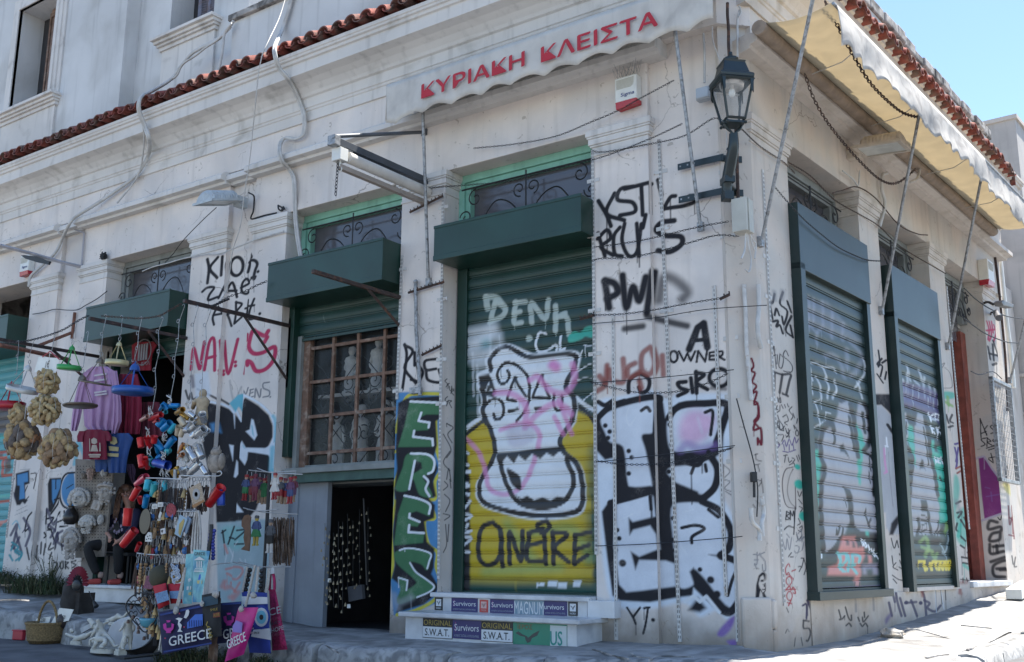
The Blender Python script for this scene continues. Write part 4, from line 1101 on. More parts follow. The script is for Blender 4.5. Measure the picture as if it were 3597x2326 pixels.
rg = random.Random(5)
s = -0.1
while s < SEND:
 l = rg.uniform(.25, .5)
 b.box(FR, s, s + l, 7.78, 7.93 + rg.uniform(-.03, .03), -0.34, 0.05 + rg.uniform(-.03, .03))
 s += l
b.build('coping', M['coping'], BLD, bevel=0.02)
b = MB()
b.box(FL, -16, 0.5, 6.9, 7.0, -9.4, -0.3)
b.box(FL, -16.2, -15.9, -0.4, 12, -9.4, -0.1)
b.box(FL, -16, 0.1, -0.4, 7.0, -9.9, -9.6)
b.build('roof_deck', M['coping'], BLD)
# ------------------------------------------------------------------ side street front
RT, RL = 4.995, 5.61
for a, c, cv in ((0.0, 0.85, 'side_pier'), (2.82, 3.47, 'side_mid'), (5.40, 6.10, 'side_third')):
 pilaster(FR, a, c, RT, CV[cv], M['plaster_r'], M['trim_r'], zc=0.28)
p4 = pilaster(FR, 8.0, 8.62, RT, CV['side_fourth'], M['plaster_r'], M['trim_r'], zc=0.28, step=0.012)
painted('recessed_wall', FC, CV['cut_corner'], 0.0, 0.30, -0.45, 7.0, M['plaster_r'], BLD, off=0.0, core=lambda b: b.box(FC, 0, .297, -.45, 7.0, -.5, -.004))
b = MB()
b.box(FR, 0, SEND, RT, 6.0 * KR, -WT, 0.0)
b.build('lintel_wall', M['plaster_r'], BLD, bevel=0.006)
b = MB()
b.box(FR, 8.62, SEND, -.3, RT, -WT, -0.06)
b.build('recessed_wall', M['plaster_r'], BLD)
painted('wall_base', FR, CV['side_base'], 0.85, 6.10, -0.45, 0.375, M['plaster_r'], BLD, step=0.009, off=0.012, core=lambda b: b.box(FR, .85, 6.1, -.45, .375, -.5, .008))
b = MB()
for i in range(3):
 b.box(FR, -0.02, 0.06, -.4 + i * .26, -.145 + i * .26, -.1, .03 + .006 * i)
b.box(FC, 0.02, .30, -.4, .39, -.1, .035)
b.build('corner_stone', M['plaster_r'], BLD, bevel=0.02)
# ------------------------------------------------------------------ roller shutters
def slats(z0, z1, pitch=0.135):
 pr = [(0, -.012), (.06, -.012), (.085, .002), (.15, .003), (.175, -.008), (.225, -.008), (.255, .001), (.40, .005), (.55, .006), (.70, .005), (.85, .003), (.975, 0)]
 rows, k = [], 0
 z = z1
 out = []
 while z > z0 - pitch:
  for f, o in reversed(pr):
   q = z - pitch + f * pitch
   if z0 <= q <= z1:
    out.append((q, o))
  z -= pitch
 return sorted(out)
def roller(fr, u0, u1, z0, z1, off, cv, box, guides, label, mt=None, gm='green', step=0.009, pitch=0.135):
 Rr = part_empty('roller_shutter', BLD, fr.p((u0 + u1) / 2, z0, off), label)
 painted('curtain', fr, cv, u0, u1, z0, z1, mt or M['slat'], Rr, step=step, off=off, zprof=slats(z0, z1, pitch),
   core=lambda b: b.box(fr, u0, u1, z0 - .03, z0 + .004, off - .02, off + .012))
 if guides:
  for a, c, g0, g1, gz in guides:
   b = MB()
   b.box(fr, a, c, gz, z1 + .05, g0, g1)
   b.build('guide_rail', M[gm], Rr, bevel=0.004)
 if box:
  a, c, q0, q1, o0, o1, lip = box
  b = MB()
  b.box(fr, a, c, q0, q1, o0, o1)
  if lip:
   b.box(fr, a - .004, c + .004, q0 - .006, q0 + .055, o1 - .02, o1 + .007)
   b.box(fr, a - .004, c + .004, q1 - .03, q1 + .006, o1 - .02, o1 + .007)
  b.build('shutter_box', M[gm], Rr, bevel=0.005)
 return Rr
roller(FL, -3.31, -1.47, 0.37, 4.0, -0.26, CV['main_shutter'], (-3.41, -1.455, 3.985, 4.385, -.3, .25, True),
  [(-3.44, -3.30, -.32, -.225, .36), (-1.475, -1.45, -.32, -.245, .36)], 'closed shutter with a white cartoon skull on yellow')
roller(FL, -6.05, -4.22, 3.46, 3.9, -0.22, CV['half_shutter'], (-6.11, -4.14, 3.87, 4.372, -.3, .30, True),
  [(-6.14, -6.04, -.32, -.12, 1.95), (-4.225, -4.135, -.32, -.12, 1.95)], 'shutter rolled half down over the lattice window')
roller(FL, -10.06, -8.12, 3.55, 3.9, -0.24, None, (-10.08, -8.10, 3.81, 4.33, -.3, .30, True),
  [(-10.1, -10.02, -.32, -.2, .3), (-8.16, -8.08, -.32, -.2, .3)], 'rolled up shutter above the clothes shop', step=0.05)
roller(FL, -14.1, -12.22, 0.35, 4.0, -0.26, CV['shop_left_shutter'], (-14.15, -12.19, 3.97, 4.50, -.3, .34, True),
  [(-12.29, -12.185, -.32, -.2, .3)], 'turquoise painted shutter at the left edge', step=0.016)
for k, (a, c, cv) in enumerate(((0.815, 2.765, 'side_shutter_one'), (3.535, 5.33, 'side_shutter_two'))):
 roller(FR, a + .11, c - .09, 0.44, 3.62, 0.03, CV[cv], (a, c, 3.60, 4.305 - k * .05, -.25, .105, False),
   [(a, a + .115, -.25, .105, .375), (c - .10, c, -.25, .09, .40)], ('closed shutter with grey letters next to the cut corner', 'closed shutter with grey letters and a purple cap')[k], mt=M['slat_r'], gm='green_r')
b = MB()
b.box(FR, .80, 2.80, 0.345, 0.425, -.1, .13)
b.build('sill_angle', M['green_r'], BLD, bevel=0.003)
b = MB()
b.box(FR, 3.5, 5.42, 0.375, 0.42, -.2, .05)
b.build('sill', M['trim_r'], BLD, bevel=0.004)
def spiral(fr, c, r0, r1, a0, a1, off, n=22):
 out = []
 for k in range(n + 1):
  t = k / n
  a = a0 + (a1 - a0) * t
  r = r0 + (r1 - r0) * t
  out.append(fr.p(c[0] + r * math.cos(a), c[1] + r * math.sin(a), off))
 return out
def scrolls(b, fr, u0, u1, z0, z1, off, r=0.009, seg=4):
 um, H = (u0 + u1) / 2, z1 - z0
 b.tube([fr.p(u0, z1 - .06, off), fr.p(u1, z1 - .06, off)], r * 1.3, seg)
 b.tube([fr.p(um, z0, off), fr.p(um, z1, off)], r * 1.3, seg)
 for sg in (-1, 1):
  w2 = (u1 - u0) / 2
  P = [(um + sg * .01, z0 + .12), (um + sg * w2 * .22, z0 + H * .52), (um + sg * w2 * .45, z0 + H * .62), (um + sg * w2 * .62, z0 + H * .42), (um + sg * w2 * .75, z0 + .1), (um + sg * w2 * .98, z0 + .06)]
  b.tube(smooth([fr.p(*q, off) for q in P], 6), r, seg)
  for cx, cz, R0, st, tw in ((.10, .72, .09, -1.4, 1), (.42, .22, .09, 2.6, -1), (.62, .15, .07, 2.2, 1), (.78, .74, .11, 1.5, -1), (.93, .45, .09, 3.0, 1), (.25, .2, .1, 0, 1)):
   b.tube(spiral(fr, (um + sg * w2 * cx, z0 + H * cz), R0, .022, st, st + tw * sg * 7.2, off), r, seg)
def transom(fr, u0, u1, z0, z1, fm, depth=0.28, label=None, mid=True):
 T = part_empty('transom_window', BLD, fr.p((u0 + u1) / 2, z0, -depth), label)
 b = MB()
 for a, c, q0, q1, o in ((u0, u1, z1 - .09, z1, .03), (u0, u0 + .08, z0, z1 - .09, .03), (u1 - .08, u1, z0, z1 - .09, .03), (u0 + .08, u1 - .08, z1 - .16, z1 - .09, 0), (u0 + .08, u0 + .15, z0, z1 - .16, 0), (u1 - .15, u1 - .08, z0, z1 - .16, 0)):
  b.box(fr, a, c, q0, q1, -depth - .1, -depth + o)
 b.build('frame', fm, T, bevel=0.004)
 b = MB()
 b.box(fr, u0 + .14, u1 - .14, z0 - .3, z1 - .15, -depth - .09, -depth - .08)
 b.build('glass', M['glass'], T)
 b = MB()
 scrolls(b, fr, u0 + .1, u1 - .06, z0 - .05, z1 - .15, -depth + .1)
 b.build('grille', M['iron'], T)
transom(FL, -3.46, -1.47, 4.30, ST, M['mint'], label='mint framed window with curled iron above the skull shutter')
transom(FL, -6.13, -4.14, 4.30, ST, M['mint'], label='mint framed window with curled iron above the lattice window')
transom(FL, -10.09, -8.09, 4.25, ST, M['greywood'])
transom(FR, .86, 2.81, 4.22, RT - .01, M['greywood'])
transom(FR, 3.48, 5.39, 4.15, RT - .01, M['greywood'])
transom(FR, 6.11, 7.99, 4.33, RT - .01, M['greywood'])
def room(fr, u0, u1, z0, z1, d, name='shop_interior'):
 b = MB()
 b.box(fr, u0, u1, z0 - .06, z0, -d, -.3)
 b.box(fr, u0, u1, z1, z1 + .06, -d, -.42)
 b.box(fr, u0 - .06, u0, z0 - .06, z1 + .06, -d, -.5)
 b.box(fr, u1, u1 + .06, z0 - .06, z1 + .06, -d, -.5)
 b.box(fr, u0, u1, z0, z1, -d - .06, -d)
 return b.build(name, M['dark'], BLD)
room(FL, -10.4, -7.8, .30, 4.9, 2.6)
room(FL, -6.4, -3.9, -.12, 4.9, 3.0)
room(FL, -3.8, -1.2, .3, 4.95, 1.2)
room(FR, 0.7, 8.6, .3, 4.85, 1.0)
# ------------------------------------------------------------------ shop entrance under the lattice window
E2 = part_empty('shop_window', BLD, FL.p(-5.1, 1.9, -.28), 'brown wooden lattice window with scroll grille and white statues behind')
lx = [-5.88, -5.457, -5.029, -4.588]
lz = [3.334, 2.893, 2.451, 1.989]
b = MB()
for x in lx[1:]:
 b.box(FL, x - .022, x + .022, 1.80, 3.5, -.30, -.262)
for z in lz:
 b.box(FL, -5.95, -4.22, z - .02, z + .02, -.298, -.268)
b.box(FL, -5.97, -5.86, 1.80, 3.5, -.32, -.25)
b.box(FL, -4.26, -4.20, 1.80, 3.5, -.32, -.25)
b.build('lattice', M['brownwood'], E2, bevel=0.003)
b = MB()
b.box(FL, -6.04, -5.97, 1.80, 3.5, -.33, -.2)
b.box(FL, -5.86, -4.2, 1.80, 1.84, -.33, -.25)
b.build('frame', M['greywood'], E2, bevel=0.003)
b = MB()
b.box(FL, -5.9, -4.24, 1.82, 3.5, -.335, -.328)
gl = mat('dusty pane', (0.08, 0.085, 0.085), 0.15, var=0.2, scale=4)
N_ = gl.node_tree.nodes['Principled BSDF']
N_.inputs['Transmission Weight'].default_value = 0.0
N_.inputs['Alpha'].default_value = 0.16
b.build('pane', gl, E2)
b = MB()
for (xc, sg) in ((-5.45, 1), (-4.62, -1)):
 for zc in (2.75, 2.2):
  b.tube([FL.p(xc - .4, zc + .42, -.36), FL.p(xc + .4, zc - .35, -.36)], .008, 4)
  b.tube([FL.p(xc + .4, zc + .42, -.36), FL.p(xc - .4, zc - .35, -.36)], .008, 4)
  for dx, dz, st in ((-.2, .1, 0), (.2, .1, 3), (-.2, -.12, 1), (.2, -.12, 2), (0, .28, 1.5), (0, -.3, 4.5), (-.34, 0, 2), (.34, 0, 1)):
   b.tube(spiral(FL, (xc + dx, zc + dz), .11, .02, st, st + 7.5 * (1 if dx * dz > 0 else -1), -.355, 20), .008, 4)
b.build('grille', M['iron'], E2)
b = MB()
b.box(FL, -6.06, -4.18, 1.73, 1.80, -.33, -.10)
b.build('window_ledge', M['greywood'], E2, bevel=0.006)
b = MB()
b.box(FL, -5.95, -4.18, 1.62, 1.73, -.33, -.14)
b.build('lintel_beam', mat('teal beam', (0.05, 0.10, 0.085), 0.7, var=.25, scale=6), E2, bevel=0.004)
b = MB()
b.box(FL, -6.14, -5.45, -.3, 1.64, -.34, -.27)
b.box(FL, -6.06, -5.95, -.3, 1.64, -.27, -.25)
b.build('entrance_panel', mat('blue-grey painted panel', (0.26, 0.285, 0.32), 0.75, var=.1, scale=3, streak=.3), BLD)
b = MB()
b.box(FL, -6.16, -3.95, -.35, -.105, -.5, .10)
b.build('threshold', M['stone'], BLD, bevel=0.02)
b = MB()
b.box(FL, -4.26, -4.13, .30, 1.75, -.3, -.2)
b.build('door_post', M['green'], BLD, bevel=0.004)
S1 = part_empty('marble_steps', BLD, FL.p(-2.5, -.05, .1), 'two marble steps with stickers on the risers under the skull shutter')
b = MB()
b.box(FL, -3.46, -1.475, .315, .36, -.3, .125)
b.build('tread', M['marble'], S1, bevel=0.008)
b = MB()
b.box(FL, -3.41, -1.52, .17, .315, -.3, .09)
b.build('riser', M['marble'], S1)
b = MB()
b.box(FL, -3.56, -1.345, .125, .172, -.05, .51)
b.build('tread', M['marble'], S1, bevel=0.010)
b = MB()
b.box(FL, -3.50, -1.41, -.12, .125, -.05, .455)
b.build('riser', M['marble'], S1)
b = MB()
b.box(FL, -1.50, -1.20, .17, .33, -.1, .12)
b.build('block', M['marble'], S1, bevel=0.006)
S2 = MB()
S2.box(FL, -10.09, -8.09, .10, .30, -.6, .16)
S2.box(FL, -10.11, -8.07, .285, .33, -.6, .20)
S2.build('doorstep', M['marble'], BLD, bevel=0.01)
D1 = part_empty('side_door', BLD, FR.p(7.0, .45, -.5), 'rust red wooden door in a deep reveal covered in paint')
redw = mat('rust red wood', (0.22, 0.055, 0.035), 0.7, var=.25, scale=9, streak=.5)
b = MB()
b.box(FR, 6.1, 6.25, .45, 4.28, -.62, -.5)
b.box(FR, 7.85, 8.0, .45, 4.28, -.62, -.42)
b.box(FR, 6.25, 7.85, 4.13, 4.28, -.62, -.5)
b.box(FR, 7.75, 8.0, .45, 4.20, -.42, -.30)
b.build('frame', redw, D1, bevel=0.006)
b = MB()
b.box(FR, 6.1, 8.0, 4.28, 4.36, -.6, -.36)
b.build('transom_bar', M['whitemetal'], D1, bevel=0.004)
b = MB()
for a, c in ((6.26, 6.7), (6.72, 7.2), (7.22, 7.84)):
 b.box(FR, a, c, .47, 1.3, -.58, -.55)
 b.box(FR, a + .05, c - .05, .6, 1.2, -.55, -.535)
 for q in (2.2, 3.1, 4.1):
  b.box(FR, a, c, q - .05, q, -.58, -.55)
 b.box(FR, a, a + .05, 1.3, 4.1, -.58, -.55)
b.build('leaf', redw, D1, bevel=0.004)
b = MB()
b.box(FR, 6.26, 7.84, 1.3, 4.1, -.61, -.60)
b.build('glazing', M['glass'], D1)
for q, (a, c, z0, z1, col) in enumerate(((6.3, 6.75, 1.9, 2.35, 'b'), (6.4, 6.85, 1.35, 1.6, 'b'), (6.5, 7.1, .85, 1.25, 'b'))):
 b = MB()
 b.box(FR, a + .5, c + .5, z0, z1, -.56, -.53)
 b.build('poster', mat('blue paint panel', PC[col], .6, var=.2), D1)
b = MB()
b.box(FR, 7.25, 7.7, 1.25, 2.6, -.55, -.54)
b.build('poster', mat('red paint panel', (0.4, 0.03, 0.04), .6, var=.2), D1)
painted('door_reveal', Frame(FR.p(7.998, 0), -FR.n), CV['door_reveal'], 0.0, 0.42, 0.45, 4.3, M['plaster_r'], BLD, step=0.009)
b = MB()
b.box(FR, 6.08, 8.06, .38, .455, -.6, .05)
b.build('doorstep', M['marble'], BLD, bevel=0.01)
b = MB()
b.box(FR, 6.10, 8.06, -.3, .38, -.5, .0)
b.build('wall_base', M['plaster_r'], BLD)
# ------------------------------------------------------------------ ground
def zpave(x):
 return float(np.interp(x, [-16, -12.5, -10, -8.4, -5.6, -4, -1.8, 0, 0.3], [.42, .30, .16, .08, -.105, -.10, -.06, -.03, -.07]))
def zside(s):
 return float(np.interp(s, [-2, 0.3, 1.9, 3.2, 4.7, 6.3, 6.9, 10, 30], [-.1, -.085, -.06, .02, .11, .22, .25, .43, 1.6]))
def zroad(x, y):
 a = float(np.interp(x, [-16, -10, -6, -2, 1, 4], [-.12, -.30, -.36, -.40, -.42, -.40]))
 d = max(0.0, -y - 1.4)
 return a - float(np.interp(x, [-6, 0], [.022, .07])) * min(d, 8)
b = MB()
rows = []
xs = [-60, -30] + list(np.arange(-16, 3.1, 0.35)) + [4, 6, 9, 14, 40]
ys = [-60, -30, -16, -12] + list(np.arange(-9, -1.0, 0.3)) + [-0.9]
for y in ys:
 rows.append([(x, y, zroad(min(max(x, -16), 4), y) + 0.012 * math.sin(x * 2.1 + y) * (1 if abs(y) < 10 else 0)) for x in xs])
b.grid(rows)
rows = []
for s in [-1.2, -0.6] + list(np.arange(0, 12, 0.5)) + [16, 30, 80]:
 z = zside(s) - 0.16 + 0.03 * min(max(s, 0), 1)
 rows.append([FR.p(s, zroad(2.5, -1) if s < -0.9 else z - 0.04 * min(o - 1.1, 2), o) for o in (1.1, 1.6, 2.4, 4, 8, 20, 60)])
b.grid(rows)
tag(b.build('road', M['asphalt']), 'worn grey asphalt of the street', 'road', kind='structure')
def edge(x):
 return -(1.18 + 0.05 * math.sin(x * 3.1) + 0.03 * math.sin(x * 7.7))
b = MB()
xs = list(np.arange(-16, 0.01, 0.2))
rows = []
for t in (0, .15, .35, .6, .85, 1):
 r_ = []
 for x in xs:
  y = 0.3 + (edge(x) - 0.3) * t
  r_.append((x, y, zpave(x) - t * float(np.interp(x, [-12, -10, -8, -5, -2, 0], [.16, .15, .11, .02, .07, .06])) + 0.008 * math.sin(x * 5 + t * 9)))
 for k in range(1, 9):
  a = math.radians(-90 + 90 * k / 8)
  ro = 1.15 + .1 * (k / 8)
  R_ = -.3 + (ro + .3) * t
  z = (zpave(0) * (1 - k / 8) + zside(0.3) * k / 8) - .03 * t
  c0 = np.array([0.0, 0.0]) * (1 - k / 8) + np.array([.21, .21]) * k / 8
  r_.append((c0[0] + R_ * math.cos(a), c0[1] + R_ * math.sin(a), z))
 for s in list(np.arange(0.4, 12, .3)) + [14, 18, 26, 40]:
  o = -.3 + (1.28 + .05 * math.sin(s * 2.7) + .3) * t
  r_.append(FR.p(s, zside(s) - .05 * t + .008 * math.sin(s * 6 + t * 8), o))
 rows.append(r_)
b.grid(rows)
tag(b.build('pavement', M['pave'], solid=0.03), 'cracked cement pavement round the foot of the building', 'pavement', kind='structure')
top = rows[-1]
b = MB()
rg = random.Random(3)
i = 0
while i < len(top) - 3:
 n = rg.choice([3, 4, 5])
 n = min(n, len(top) - 1 - i)
 P = [np.array(top[j], float) for j in range(i, i + n + 1)]
 out = []
 for j, p in enumerate(P):
  a = P[max(j - 1, 0)]
  c = P[min(j + 1, n)]
  d = (c - a)[:2]
  d /= np.linalg.norm(d)
  out.append(np.array([d[1], -d[0], 0]))
 dz = rg.uniform(-.012, .018)
 cols = []
 for o, h in ((-.02, -.02), (-.02, .014 + dz), (.05, .022 + dz), (.14, .012 + dz), (.19, -.02 + dz), (.205, -.14), (.215, -.42)):
  cols.append([P[j] + out[j] * (o + rg.uniform(-.006, .006)) + np.array([0, 0, h + rg.uniform(-.005, .005)]) for j in range(len(P))])
 for c in cols:
  c[0] = c[0] + (c[1] - c[0]) * .05
  c[-1] = c[-1] + (c[-2] - c[-1]) * .05
 b.grid(cols)
 for e in (0, -1):
  b.add([c[e] for c in cols], [tuple(range(len(cols)))])
 i += n
tag(b.build('kerb', M['kerb']), 'rough whitewashed kerb stones along the pavement edge', 'kerb', kind='structure')
b = MB()
for (c, s_) in (('R6', '270,1195 400,1225 560,1270 700,1310'), ('R6', '830,1170 950,1185 1120,1200'), ('R6', '880,1420 980,1380 1130,1330 1260,1260 1330,1240'), ('R6', '1200,1045 1330,1050 1455,1065'),
    ('R6', '450,1500 560,1480 700,1475'), ('M4', '850,1390 940,1420 1100,1470 1270,1510'), ('M4', '1560,1530 1680,1480 1900,1475 2140,1490'), ('W2', '900,1340 1050,1440'), ('M4', '1300,1440 1400,1490 1560,1500'),
    ('W0', '0,770 200,760 380,770'), ('W2', '1480,1150 1700,1200')):
 P = []
 for x, y in pts(c, s_):
  z = -.06
  for _ in range(4):
   g = ground(x, y, z)
   ss = np.dot(g - FR.o, FR.du)
   z = zside(ss) - .03 if g[0] > 0.05 else zpave(g[0]) - .03
  P.append(g + np.array([rg.uniform(-.02, .02), rg.uniform(-.02, .02), .012]))
 if max(np.linalg.norm(P[i] - P[i + 1]) for i in range(len(P) - 1)) > 2.5:
  continue
 P = smooth(P, 4)
 for k in range(len(P) - 1):
  d = P[k + 1] - P[k]
  n_ = np.array([d[1], -d[0], 0])
  n_ /= np.linalg.norm(n_) + 1e-9
  w_ = rg.uniform(.004, .012)
  b.prism([P[k] - n_ * w_, P[k] + n_ * w_, P[k + 1] + n_ * w_, P[k + 1] - n_ * w_], [q - np.array([0, 0, .01]) for q in (P[k] - n_ * w_, P[k] + n_ * w_, P[k + 1] + n_ * w_, P[k + 1] - n_ * w_)])
tag(b.build('pavement_cracks', M['coping']), 'dark cracks running across the pavement', 'pavement', kind='structure')
b = MB()
b.add([(-900, -900, -1.6), (900, -900, -1.6), (900, 900, -1.6), (-900, 900, -1.6)], [(0, 1, 2, 3)])
tag(b.build('far_ground', mat('far ground', (0.22, 0.2, 0.18), 0.95, var=.1, scale=.05)), 'distant ground of the city', 'ground', kind='structure')
# ------------------------------------------------------------------ things fixed to the building
def A(c, x, y, off=0.0, fr=FL):
 return fr.at(*nat(c, x, y), off)
def path(c, s, off=0.0, fr=FL, n=5):
 P = []
 for t in s.split():
  q = t.split(',')
  P.append(A(c, float(q[0]), float(q[1]), float(q[2]) if len(q) > 2 else off, fr))
 return smooth(P, n)
def resample(P, d):
 P = [np.array(p, float) for p in P]
 out, acc = [P[0]], 0.0
 for i in range(len(P) - 1):
  a, l = P[i], np.linalg.norm(P[i + 1] - P[i])
  if l < 1e-9:
   continue
  t = d - acc
  while t <= l:
   out.append(a + (P[i + 1] - a) * t / l)
   t += d
  acc = (acc + l) % d
 return out
def chain_into(b, P, link=0.036, r=0.0028, w=0.0085):
 P = resample(P, link * 0.78)
 for i in range(len(P) - 1):
  t = P[i + 1] - P[i]
  l = np.linalg.norm(t)
  if l < 1e-6:
   continue
  t /= l
  h = np.array([0, 0, 1.0]) if abs(t[2]) < .9 else np.array([1.0, 0, 0])
  n = np.cross(t, h)
  n /= np.linalg.norm(n)
  m = np.cross(t, n)
  q = n if i % 2 else m
  c = (P[i] + P[i + 1]) / 2
  b.tube([c + t * (link / 2) * math.cos(a) + q * w * math.sin(a) for a in [math.pi * k / 4 for k in range(8)]], r, 4, closed=True)
def chain(c, s, label, off=0.06, fr=FL, group=None, mt='iron', **kw):
 b = MB()
 chain_into(b, path(c, s, off, fr), **kw)
 return tag(b.build('chain', M[mt]), label, 'chain', group)
def wire(name, c, s, r, label, cat, off=0.05, fr=FL, mt='cable', group=None, seg=6):
 b = MB()
 b.tube(path(c, s, off, fr), r, seg)
 return tag(b.build(name, M[mt]), label, cat, group)
M['canvas'] = mat('off white awning canvas', (0.70, 0.67, 0.62), 0.85, var=.08, scale=5, col2=(0.60, 0.57, 0.53), s2=3, f2=.6, trans=0.30, streak=.2)
M['canvas_r'] = mat('sun bleached yellow canvas', (0.60, 0.535, 0.41), 0.85, var=.06, scale=4, trans=0.45)
M['valance_r'] = mat('bleached valance', (0.62, 0.60, 0.57), 0.85, var=.08, scale=9, col2=(0.45, 0.43, 0.41), s2=6, f2=.58, trans=0.4)
M['lred'] = mat('red lettering', (0.42, 0.02, 0.035), 0.7, var=.08)
# ---- the long awning over the front, with its Greek lettering
AW = thing('front_awning', FL.p(-1.9, 5.65, .5), 'off white front awning with wavy edge lettered ΚΥΡΙΑΚΗ ΚΛΕΙΣΤΑ in red', 'awning')
u0, u1, zt, zb = -3.98, 0.19, 6.17, 5.70
rows = []
nu = 180
for k in range(nu + 1):
 u = u0 + (u1 - u0) * k / nu
 ph = (u - u0 - .16) / 0.415
 sc = 0.062 * abs(math.sin(math.pi * ph)) ** 1.0
 bot = zb - 0.03 + sc + (0.0 if u > u0 + .45 else -.03)
 rows.append([FL.p(u, zt + (bot - zt) * t, .50 + .012 * math.sin(u * 5) * t + .006 * math.sin(u * 23) * t) for t in (0, .12, .35, .6, .85, 1)])
b = MB()
b.grid(rows)
b.build('valance', M['canvas'], AW, solid=.004)
b = MB()
b.grid([[FL.p(u, zt + .004, .50), FL.p(u, zt + .03, .36), FL.p(u, zt + .05, .16)] for u in np.linspace(u0, u1, 12)])
b.grid([[FL.p(u0, zt - .0, o), FL.p(u0 + .0, zt - .45 * (o - .16) / .34, o)] for o in np.linspace(.16, .5, 6)])
b.build('canopy', M['canvas'], AW, solid=.004)
b = MB()
b.tube([FL.p(u0 + .02, zt + .045, .17), FL.p(u1 - .02, zt + .045, .17)], .055, 10)
b.build('roller_tube', M['whitemetal'], AW)
b = MB()
b.tube([FL.p(u0 + .1, zt - .02, .47), FL.p(u1 - .05, zt - .02, .47)], .018, 8)
b.build('front_bar', M['galv'], AW)
b = MB()
for s_, ca, cb in (('ΚΥΡΙΑΚΗ', (-3.405, 5.838), -1.975), ('ΚΛΕΙΣΤΑ', (-1.755, 5.815), -0.385)):
 text_into(b, s_, FL, ca[0], ca[1], .532, .165, cb - ca[0], bold=.055)
b.build('lettering', M['lred'], AW)
for (ub, zb_), (ut, ot) in (((-3.665, 3.84), (-3.47, .46)), ((-0.237, 3.88), (-0.27, .46))):
 b = MB()
 b.tube([FL.p(ub, zb_, .03), FL.p(ut, 6.12, ot)], .019, 8)
 b.box(FL, ub - .03, ub + .03, zb_ - .06, zb_ + .03, 0, .045)
 b.build('pole', M['galv'], AW)
# ---- awning of the side street
SA = thing('side_awning', FR.p(4, 5.7, .3), 'yellowed side street awning with scalloped valance propped on thin poles', 'awning')
b = MB()
b.tube([FR.p(-.28, 5.73, .27), FR.p(7.9, 5.73, .27)], .075, 12)
b.build('roller_tube', mat('brown roller tube', (0.26, 0.2, 0.15), .7, var=.2, scale=8), SA)
rows = []
for s in np.linspace(-.25, 7.9, 60):
 sag = .02 * math.sin(s * 2.2)
 rows.append([FR.p(s, 5.79 - .06 * math.sin(math.pi * t) - .03 * t + sag * t * (1 - t) * 3, .27 + .74 * t) for t in np.linspace(0, 1, 7)])
b = MB()
b.grid(rows)
b.build('canopy', M['canvas_r'], SA, solid=.003)
rg = random.Random(11)
def valance(s0, s1, h, o0, nm):
 rows = []
 n = int((s1 - s0) / .03)
 for k in range(n + 1):
  s = s0 + (s1 - s0) * k / n
  f = (s - s0) / .30
  d = h - .055 * abs(math.sin(math.pi * f))
  row = []
  for t in np.linspace(0, 1, 9):
   o = o0 + .018 * math.sin(s * 7 + 1) * t + .012 * math.sin(s * 19 + t * 3) * t + .02 * math.sin(s * 3.1 + 4 * t) * t + .035 * t
   row.append(FR.p(s + .01 * math.sin(s * 13) * t, 5.74 - d * t, o))
  rows.append(row)
 b = MB()
 b.grid(rows)
 return b.build('valance', M['valance_r'], SA, solid=.003)
valance(-.2, 4.62, .42, 1.02, 0)
valance(4.66, 8.0, .46, 1.0, 1)
b = MB()
b.tube([FR.p(-.25, 5.745, 1.0), FR.p(7.9, 5.745, 1.0)], .016, 8)
b.build('front_bar', M['galv'], SA)
for (sb, zb_), (st, zt_) in (((0.08, 3.73), (-.62, 5.72)), ((3.32, 3.66), (2.30, 5.70)), ((5.88, 3.64), (4.72, 5.68)), ((9.11, 3.60), (8.15, 5.70))):
 b = MB()
 b.tube([FR.p(sb, zb_, .04), FR.p(st, zt_, .98)], .018, 8)
 b.box(FR, sb - .03, sb + .03, zb_ - .07, zb_ + .03, 0, .05)
 b.build('pole', M['galv'], SA)
b = MB()
for s in (.9, 2.6, 4.6, 6.3):
 b.tube([FR.p(s, 5.68, .27), FR.p(s - .2, 5.62, .7), FR.p(s - .3, 5.70, .98)], .006, 5)
b.build('stay_wire', M['cable'], SA)
# ---- retracted roller awning that sticks straight out over the entrance
RA = thing('retracted_awning', FL.p(-3.75, 4.84, 0), 'rolled up cassette awning sticking straight out of the narrow pier', 'awning')
b = MB()
fp = Frame(FL.p(-3.74, 0, 0), FL.n)
b.box(fp, 0, 1.50, 5.02, 5.10, -.04, .04)
b.build('arm', mat('dark blue steel', (0.05, 0.058, 0.07), .5, var=.15), RA, bevel=.004)
b = MB()
b.box(fp, 1.50, 1.585, 5.005, 5.115, -.055, .055)
b.box(fp, 1.28, 1.40, 4.955, 5.02, -.03, .03)
b.build('end_plate', M['galv'], RA, bevel=.004)
b = MB()
b.tube([fp.p(.03, 4.92, -.03), fp.p(1.36, 4.925, -.03)], .062, 12)
b.build('fabric_roll', M['canvas'], RA)
b = MB()
b.box(fp, .0, 1.45, 4.77, 4.825, -.03, .03)
b.build('drop_bar', mat('taupe bar', (0.30, 0.255, 0.22), .6, var=.1), RA, bevel=.004)
b = MB()
b.box(fp, 1.38, 1.5, 4.86, 5.0, -.06, .07)
b.tube([fp.p(1.44, 4.86, 0), fp.p(1.44, 4.80, 0)], .018, 8)
b.tube([fp.p(1.44, 4.77 + .03 * math.cos(a), .03 * math.sin(a)) for a in np.linspace(0, 2 * math.pi, 12)], .008, 5)
b.build('gear_box', M['white'], RA, bevel=.008)
b = MB()
b.tube([fp.p(1.52, 5.12, 0), FL.p(-3.80, 5.70, 0.02)], .022, 8)
b.box(FL, -3.84, -3.76, 5.66, 5.74, 0, .02)
b.build('brace', mat('blue grey tube', (0.10, 0.11, 0.125), .5, .3, var=.2), RA)
b = MB()
chain_into(b, [fp.p(1.47, 4.86, 0), fp.p(1.475, 4.45, .01)], .05, .005, .014)
